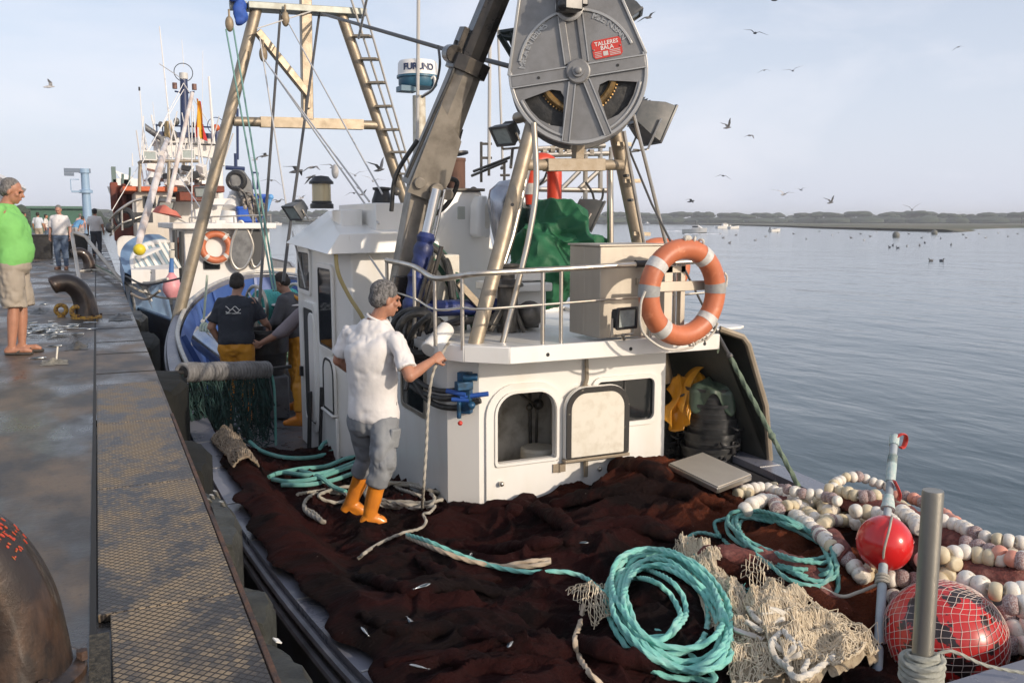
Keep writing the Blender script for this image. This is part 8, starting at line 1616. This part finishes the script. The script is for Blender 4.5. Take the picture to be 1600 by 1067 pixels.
part('stanchion', m, navy, pf); m = M(); m.tube([(1.97,32.5,4.43), (4.14,32.5,4.44)], .03, 6); m.tube([(1.95,32.5,4.14), (4.13,32.5,4.18)], .02, 6); part('railing', m, navy, pf)
m = M(); m.b2((pl0.x, 32.35, zt2 + .14), (pl1.x, 32.4, zt2 + .30)); part('kick_board', m, navy, pf)
ms = V((2.95,33.2,4.02)); mtp = V((2.98,33.2,6.07)); m = M(); m.cyl(ms, mtp, .17, .12); mm_ = part('mast', m, navy, Cb)
m = M(); m.cyl(mtp, mtp + Z_ * .2, .14); part('mast_light', m, reflect, mm_); m = M(); m.torus(mtp + Z_ * .22, .30, .015, (0, 1, 0), 32, 6); part('ring_aerial', m, dkmetal, mm_)
m = M(); m.tube([(2.67,33.2,5.65), (2.98,33.2,5.6), (3.31,33.2,5.67)], .03, 6); part('spreader', m, navy, mm_)
m = M()
for c in ((2.68,33.2,5.73), (3.31,33.2,5.73)): m.cyl(c, V(c) + Z_ * .2, .08, n=10); part('side_light', m, mat('lamp_brown', (.18, .09, .07), .5), mm_); m = M()
# flag, aerials, radar, lamps
fl = thing('flag', (3.16,32,4.25), 'red and yellow striped flag hanging limp by the navy mast', 'flag'); fx = V((3.2,32,5.26))
m = M(); m.cyl((3.13,32,5.07), (3.16,32,3.89), .02, n=6); part('staff', m, white_far, fl)
def fst(u0, u1, mt, nm):
    m = M(); vs = []
    for j in range(15):
        for i in range(7): u = u0 + (u1 - u0) * i / 6; v = j / 14; vs.append(V((3.26,32,5.31)) + V((.02 + (.10 + .28 * v) * (u - .35) + .04 * math.sin(u * 9 + v * 4), .05 * math.sin(u * 14), -1.25 * v - .12 * u)))
    m.add(vs, [[j * 7 + i, j * 7 + i + 1, (j + 1) * 7 + i + 1, (j + 1) * 7 + i] for j in range(14) for i in range(6)]); part(nm, m, mt, fl, 60)
fst(0, .27, mat('flag_red', (.50, .03, .03), .8), 'red_stripe'); fst(.27, .73, mat('flag_yellow', (.66, .36, .03), .8), 'yellow_stripe'); fst(.73, 1, mat('flag_red', (.5, .03, .03), .8), 'red_stripe')
m = M()
for a, b, r in (((2.42,32,3.49), (2.21,32,7.5), .028), ((1.46,30,3.24), (1.42,30,5.27), .02), ((3.73,32,3.85), (3.66,32,6.03), .055), ((3.57,34,4), (3.73,34,7.19), .012), ((3.07,34,6.6), (3.05,34,7.52), .012), ((1.92,32,4.38), (1.89,32,5.11), .012), ((1.47,40,3.49), (1.49,40,4), .03)): m.cyl(a, b, r, r * .6, 6)
part('whip_aerial', m, white_far, Cb); m = M()
for k in range(22):
    x0 = 215 + 6 * k; a = V((1.4,32,3.26)).lerp(V((3.94,32,3.58)), k / 21); m.tube([a + V((0, 0, -rgc0.uniform(.2, 1.6))), a + V((rgc0.uniform(-.5, .5), rgc0.uniform(-1, 1), rgc0.uniform(.3, 1.5)))], rgc0.choice((.015, .02, .03)), 5)
for a, b in (((2.95,33,5.91), (1.33,29,2.98)), ((2.95,33,5.91), (4.08,33,4)), ((2.95,33,5.7), (.44,29,1.58)), ((2.15,32,3.49), (2.37,21.5,1.23)), ((2.23,23,4.23), (1.91,21,1.2)), ((2.01,30,6.02), (2.96,33,6.02))): m.tube([a, b], .014, 4)
part('rigging', m, white_far, Cb); m = M(); m.cyl((1.41,30,5.19), (1.41,30,5.3), .03, n=6); part('aerial_tip', m, dkmetal, Cb)
m = M(); m.torus((3.89,32.5,4.49), .28, .014, (0, 1, 0), 28, 6); m.cyl((3.86,32.4,3.95), (3.87,32.4,4.29), .16, n=12); part('loop_aerial', m, navy, Cb); m = M(); m.sph((3.88,32.4,4.42), .12); part('beacon', m, or_t, Cb)
c = V((1.86,32,4.13)); m = M(); m.loft([[c + V((-.24 + .5 * s, .1 * math.cos(a), .18 - .36 * s + .12 * math.sin(a))) for a in np.linspace(0, 6.28, 12, endpoint=False)] for s in (0, .25, .6, .95)]); m.b2(c + V((.2, -.1, -.4)), c + V((.4, .1, -.1))); part('loudhailer', m, grey_bl, Cb)
m = M()
for c, r in (((2.62,32.4,4.57), .1), ((2.5,32.4,4.11), .14), ((2.12,32.4,4.45), .08), ((3.45,32.4,4.15), .1), ((2.33,32.4,4.25), .09), ((3.14,32.4,4.49), .07)): m.sph(c, (r, r, r * 1.3), 10, 8)
part('deck_lamp', m, g1, Cb); m = M(); m.cyl((2.31,32.3,4.03), (2.35,32.3,4.55), .12); part('horn', m, mat('ochre_horn', (.36, .26, .12), .5), Cb)
m = M(); m.tube(spline([(1.24,29.6,2.16), (1.3,29.6,2.92), (1.43,29.6,3.06), (2.97,29.6,3.12)], 4), .05, 8); m.tube([(2.12,29.6,3.1), (2.06,29.6,2.17)], .05, 8); m.tube([(2.69,31,3.34), (2.66,31,3.07)], .05, 6); part('lamp_frame', m, steel_w, Cb)
floodlight((1.57,29.3,3.23), (0, -1, -.1), .36, .26, .15, Cb, foot=V((1.57,29.5,3.08)), hm_=white_far); floodlight((2.75,30.3,3.37), (0, -1, -.1), .38, .28, .15, Cb, foot=V((2.75,30.5,3.17)), hm_=white_far)
rgc = random.Random(6); m = M(); m2 = M()
for k in range(26):
    x = 225 + 115 * rgc.random()
    c = V((0, 0, 0)); q0, q1 = V((1.58,31,2.45)), V((3.5,31,3.01)); c = V((q0.x + (q1.x - q0.x) * rgc.random(), 30.5 + 3 * rgc.random(), q0.z + (q1.z - q0.z) * rgc.random())); s = rgc.uniform(.12, .34)
    (m if k % 3 else m2).box(c, (s * 1.3, s, s * rgc.uniform(.5, 1.2)), (rgc.uniform(-.4, .4), rgc.uniform(-.3, .3), rgc.uniform(0, 3)))
    if k % 4 == 0: m.tube([c, c + V((rgc.uniform(-.8, .8), 0, rgc.uniform(.2, 1.0)))], .03, 6)
m.b2((1.56,32,2.69), (3.81,34,2.64)); part('roof_clutter', m, white_far, Cb, 30, .01); part('dark_clutter', m2, dkmetal, Cb, 30, .01)
m = M(); m.b2((2.48,31,2.22), (3.31,32.5,1.93)); m.b2((2.88,31,2.43), (3.89,32,2.22)); part('dark_cover', m, rusty_s, Cb, 30, .03)
# a third hull and masts further along, just its gear above the quay
Eb = thing('trawler', (3.2, 58, WZ), 'distant trawler behind the orange trimmed wheelhouse, mostly gear and a white cabin', 'fishing boat'); bg_hull(Eb, 3.6, 50, 68, 2.6, .1, creamh, white_far)
m = M(); m.b2((.92,54,1.82), (2.4,60,3.58)); part('cabin', m, white_far, Eb, 30, .05); m = M(); m.tube([(1.3,54,1.82), (1.47,54,3.83)], .08, 6); m.tube([(1.63,54,1.82), (1.85,54,4.18)], .06, 6); m.b2((.91,54,2.85), (1.13,55,4.21)); m.b2((1.37,54,3), (1.75,55,3.53)); part('gear', m, mat('green_grey_gear', (.12, .17, .16), .6), Eb)
m = M(); m.loft([[V((1.62,56,3.71)) + V((x, t, z)) for x, z in ((-.5, .4), (.4, .05), (.6, -.35), (-.2, -.1))] for t in (0, .3)]); m.loft([[V((1.18,56,2.91)) + V((x, t, z)) for x, z in ((-.5, .3), (.4, .25), (.6, -.2), (-.4, -.1))] for t in (0, .3)]); part('radar_plate', m, white_far, Eb)
# pink buoy hung at the bow, fenders and mooring lines
pk = thing('buoy', (1.19,17.4,-.03), 'pink buoy with a blue and white handle hanging off the bow', 'buoy'); c = V((1.19,17.4,.11)); m = M(); m.lathe([(.001, -.22), (.10, -.19), (.16, -.08), (.165, .0), (.13, .12), (.06, .22), (.035, .27)], c, n=28); part('body', m, pinkm, pk)
m = M(); m.cyl(c + Z_ * .26, c + V((.02, 0, .52)), .045, .035); part('neck', m, mat('buoy_blue', (.05, .16, .40), .5), pk); m = M(); m.cyl(c + V((.02, 0, .52)), c + V((.03, 0, .66)), .05); m.cyl(c + V((.03, 0, .68)), c + V((.035, 0, .80)), .045); part('handle', m, whiter, pk)
def line(pts, r, mt, label, sag=0): m = M(); m.tube(spline(pts, 8), r, 6); return solo('mooring_line', m, mt, label, 'mooring line', 'mooring lines between quay and boats')
line([(-.52,25.47,.02), (-.07,25.93,.02), (.41,23.07,0), (.75,18,.16), (1.1,17,.28)], .025, whiter, 'pale mooring line from the far bollard along the quay edge')
line([(-.24,29.2,.05), (.39,19,.13), (.9,18,-.09), (1.44,16.5,-.08)], .022, greyr, 'grey mooring line running under the pink buoy')
line([(-.4,31.39,.1), (.2,22,.17), (.62,19,.12), (.88,18,.35)], .02, greenr, 'greenish mooring line toward the blue bow')
line([(.5,17.47,0), (.72,17,-.07), (.9,16,.14)], .022, tanr, 'short tan mooring line at the foot of the handrail')
line([(.43,17.6,.31), (.7,17,.19), (1.02,16.5,.26), (1.34,16,.37)], .018, dark, 'dark line crossing in front of the pink buoy')
# ------------------------------------------------------------------ craft out on the water
def motorboat(q, L_, hd, label, name='motorboat', cab=True):
    q = V((q[0], q[1], WZ)); t = thing(name, q, label, 'boat'); d = V((math.sin(R(hd)), math.cos(R(hd)), 0)); s_ = V((d.y, -d.x, 0)); rg = []
    for i in range(9):
        f = i / 8; y = L_ * (f - .5); w_ = L_ * .15 * (1 - max(0, (f - .45) / .55) ** 2) + .01; zb = .04 * L_ * max(0, f - .6) * 2; zt_ = L_ * .13 + L_ * .07 * f
        rg.append([q + d * y + s_ * a * w_ + Z_ * z for a, z in ((-1, zt_), (-.8, zb + .02), (0, zb - .15), (.8, zb + .02), (1, zt_))] )
    m = M(); m.loft(rg, closed=True); part('hull', m, white_far, t, 30); m = M()
    if cab:
        m.loft([[q + d * y + s_ * a * L_ * .10 + Z_ * z for a, z in ((-1, L_ * .15), (1, L_ * .15), (.8, zz), (-.8, zz))] for y, zz in ((-L_ * .1, L_ * .30), (L_ * .12, L_ * .30), (L_ * .28, L_ * .2))]); part('cabin', m, white_far, t, 30)
        m = M(); m.loft([[q + d * y + s_ * a * L_ * .102 + Z_ * z for a, z in ((-1, L_ * .22), (1, L_ * .22), (.9, zz), (-.9, zz))] for y, zz in ((-L_ * .08, L_ * .27), (L_ * .15, L_ * .27))]); part('window', m, glass, t); m = M(); m.cyl(q + Z_ * L_ * .3, q + Z_ * L_ * .48, .04); part('aerial', m, dkmetal, t)
    else: m.box(q - d * L_ * .5 + Z_ * L_ * .2, (.3, .3, .7)); m.box(q + Z_ * L_ * .19, (L_ * .2, .5, .12), (0, 0, -R(hd))); part('outboard', m, dkmetal, t)
    return t
motorboat((142.07,194.29,-1.85), 6.6, 150, 'white motorboat with cabin moving on the river left of the marsh'); motorboat((235.87,302.87,-1.85), 7, 95, 'small cabin boat moored in front of the marsh, touching a low open boat', cab=True); motorboat((230.12,289.04,-1.85), 6, 80, 'low open boat touching the small cabin boat by the marsh', 'rowing_boat', False); motorboat((180.03,207.43,-1.85), 4.6, 80, 'lone open white dinghy right of the other boats', 'rowing_boat', False)
x, y = (154.72,219.07,-1.85)[:2]; foam = mat('wake_foam', (.75, .76, .78), .6); m = M(); m.loft([[V((x + i * 1.2 - 3, y + 4 + .5 * math.sin(i), WZ + .01)), V((x + i * 1.2 - 3, y + 4, WZ + .18 + .1 * math.sin(i * 2))), V((x + i * 1.2 - 3, y + 3.2, WZ + .01))] for i in range(9)], cap=False, closed=False)
x, y = (129.89,175.12,-1.85)[:2]; m.loft([[V((x + i * .9 - 5, y + .5, WZ + .01)), V((x + i * .9 - 5, y, WZ + .12 + .06 * math.sin(i * 2.2))), V((x + i * .9 - 5, y - .5, WZ + .01))] for i in range(13)], cap=False, closed=False); struct('wake', m, foam, 60, 'stuff')
for i, q in enumerate(((109.13,655.38,-1.85), (116.14,652.16,-1.85), (78.42,512.61,-1.85), (354.56,542.45,-1.85), (344.25,547.2,-1.85))):
    motorboat(q, 7.5, 60 + 40 * i, ['small moored boat far off between the stays of the mast', 'second small moored boat far off, by the floodlight of the wheelhouse', 'far moored boat beside the blue bins', 'far white boat behind the lifebuoy, near the backstay', 'farthest white boat behind the gantry legs'][i])
# ------------------------------------------------------------------ gulls and floating birds
gm1 = mat('gull_plumage', (.10, .10, .105), .8, 0, (.22, .22, .23), 12); gm2 = mat('gull_pale', (.52, .52, .54), .8, 0, (.3, .3, .31), 8)
def gull_mesh(up, bend, fold, mt, nm='gull'):
    m = M(); m.loft([[V((r * math.cos(a), y, r * math.sin(a) * .9)) for a in np.linspace(0, 6.28, 10, endpoint=False)] for y, r in ((-.26, .01), (-.18, .035), (-.05, .065), (.08, .06), (.16, .04), (.20, .042), (.25, .02), (.29, .006))])
    for s in (-1, 1):
        st = [(0, .0, .17, .02), (.22, .22 * up, .16, .015), (.40, .22 * up + .18 * bend, .12, .01), (.58, .22 * up + .36 * bend, .06, .006), (.68, .22 * up + .42 * bend, .01, .003)]; rg = []
        for k, (x, z, c, th) in enumerate(st): y = .03 - .10 * fold * (x > .3) * (x - .3) * 4 + .05 * (x < .35); rg.append([V((s * x, y + c / 2, z)), V((s * x, y, z + th)), V((s * x, y - c / 2, z)), V((s * x, y, z - th))])
        m.loft(rg)
    me = m.mesh(nm); me.materials.append(mt); return me
GV = [gull_mesh(.5, -.2, 1, gm1), gull_mesh(1.1, .5, .6, gm1), gull_mesh(.15, -.5, 1, gm1), gull_mesh(.6, .1, .8, gm2)]
GU = [((31.19,38,10.81), 0, 20, 'dark gull gliding alone high up right of the hauling wheel'), ((40.87,46,10.76), 3, 30, 'pale gull with v-shaped wings, right of a smaller one'), ((58.68,70,15.51), 2, 60, 'tiny gull to the left of the pale v-winged gull'), ((84.62,70,19.65), 2, 80, 'lone tiny gull at the upper right'), ((34.27,44,6.75), 1, 100, 'gull with one wing raised, left of a flying flat one'), ((49.09,60,8.21), 2, 90, 'flat gull right of the one with raised wing'), ((36.13,50,2.57), 0, 150, 'dark gull low above the water left of the far motorboat'), ((31.69,36,2.62), 3, 70, 'big pale gull banking low over the river'), ((54.74,60,3.89), 3, 10, 'small gull above and right of the banking one'), ((46.43,48,2.53), 1, 100, 'dark gull with raised wings over the pine wood'), ((56.6,50,2.12), 1, 60, 'thin-winged gull in front of the right part of the wood'), ((24.68,38,10.98), 0, 80, 'gull close to the lamp at the top of the hauling wheel'), ((33.04,50,6.35), 0, 120, 'gull just below the big grey floodlight'), ((25.57,30,10.19), 1, 10, 'gull wing tip at the very top of the sky'), ((42.62,55,4.61), 2, 15, 'faint gull low in the sky left of the banking gull'),
      ((-1.72,50,7.73), 3, 80, 'gull alone in the sky at the left'), ((6.42,32,3), 0, 130, 'large gull between the two dark stays'), ((9.16,42,3.73), 2, 60, 'gull right of the large one beyond the dark stay'), ((9.12,42,3.29), 2, 80, 'gull below the one right of the dark stay'), ((10.59,36,3.34), 1, 140, 'slanted gull left of the mast leg ladder'), ((13.21,46,3.35), 3, 20, 'gull below the slanted one by the mast leg'), ((12.27,46,3.62), 3, 10, 'gull on the pale line left of the slanted gull'), ((9.38,52,2.37), 0, 50, 'gull low over the water by the wheelhouse floodlight'), ((12.32,60,2.76), 3, 60, 'faint gull left of the amber lamp'), ((15.89,60,3.14), 2, 0, 'small gull over the wheelhouse roof, left of the pale line'), ((16.46,60,3.06), 1, 70, 'small gull over the wheelhouse roof, touching the pale line'), ((8.36,50,4.73), 0, 100, 'gull left of the first dark stay'), ((9.46,60,5.16), 3, 60, 'paler gull beside the green halyards'), ((10.63,44,3.87), 0, 45, 'gull between the two pale lines above the amber lamp'), ((9.59,55,3.67), 2, 20, 'faint gull between green halyards and stay')]
for q, k, hd, l in GU: o = bpy.data.objects.new('gull', GV[k]); COL.objects.link(o); o.location = q; o.rotation_euler = (R(8), R(12 * math.sin(hd)), R(-hd)); meta(o, l, 'gull', 'gulls over the river')
m = M(); m.sph((0, 0, .06), (.10, .20, .10), 10, 6); m.sph((0, .2, .2), (.05, .07, .05), 8, 6); m.cyl((0, .16, .08), (0, .19, .2), .035, n=6); m.add([V((0, -.15, .08)), V((.05, -.32, .16)), V((-.05, -.32, .16))], [[0, 1, 2]]); FB = m.mesh('floating_bird'); FB.materials.append(gm1); FB2 = FB.copy(); FB2.materials[0] = gm2
rb_ = random.Random(31)
BW = [(149.69,166.01,-1.85), (191.75,202.03,-1.85), (164.13,159.37,-1.85), (144.19,130.88,-1.85), (179.94,152.09,-1.85), (203.46,166.04,-1.85), (92,83.93,-1.85), (85.07,78.07,-1.85), (83.96,75.84,-1.85), (91.28,81.09,-1.85), (95.11,82.5,-1.85), (106.66,91.67,-1.85), (59.63,50.55,-1.85), (60.37,50.21,-1.85), (144.19,148.07,-1.85), (126.01,124.6,-1.85), (110.34,119.19,-1.85), (125.36,156.74,-1.85), (120.63,141.72,-1.85), (81.5,103.25,-1.85), (189.57,147.66,-1.85), (203.39,153.07,-1.85), (164.41,121.58,-1.85), (101.34,82.97,-1.85), (111.59,107.62,-1.85), (176.11,178.63,-1.85), (195.53,184.15,-1.85), (174.44,154.62,-1.85), (137.78,119.19,-1.85), (145.26,115.75,-1.85), (135.94,113.5,-1.85), (148.47,114.27,-1.85), (161.67,185.27,-1.85), (95.76,114.91,-1.85), (134.02,173.22,-1.85), (104.63,134.45,-1.85), (197.82,143.87,-1.85), (177.66,142.44,-1.85), (197.38,168.84,-1.85), (139.57,133.01,-1.85)]
for i, q in enumerate(BW):
    o = bpy.data.objects.new('floating_bird', FB if rb_.random() < .6 else FB2); COL.objects.link(o); o.location = q; o.rotation_euler = (0, 0, rb_.uniform(0, 6)); s_ = .8 + min(.5, q[1] / 300); o.scale = (s_,) * 3; meta(o, 'small bird floating on the calm river in front of the marsh', 'water bird', 'birds resting on the river')
for q, l in (((144.19,130.88,-1.85), 'round grey mooring float on the river before the marsh tip'), ((179.94,152.09,-1.85), 'dark mooring float right of the grey one')):
    m = M(); m.sph((q[0], q[1], WZ + .3), (.7, .7, .75), 14, 10); solo('mooring_float', m, mat('float_grey', (.16, .16, .14), .7), l, 'float')

# ------------------------------------------------------------------ the hazy air
hm = bpy.data.materials.new("haze"); hm.use_nodes = True; N = hm.node_tree; N.nodes.remove(N.nodes['Principled BSDF'])
pv = N.nodes.new('ShaderNodeVolumePrincipled'); pv.inputs['Density'].default_value = .00042; pv.inputs['Color'].default_value = (.92, .95, 1, 1)
N.links.new(pv.outputs['Volume'], N.nodes['Material Output'].inputs['Volume'])
struct('haze', M().b2((-4000, -60, -6), (6500, 7200, 26)), hm, 0, 'stuff')
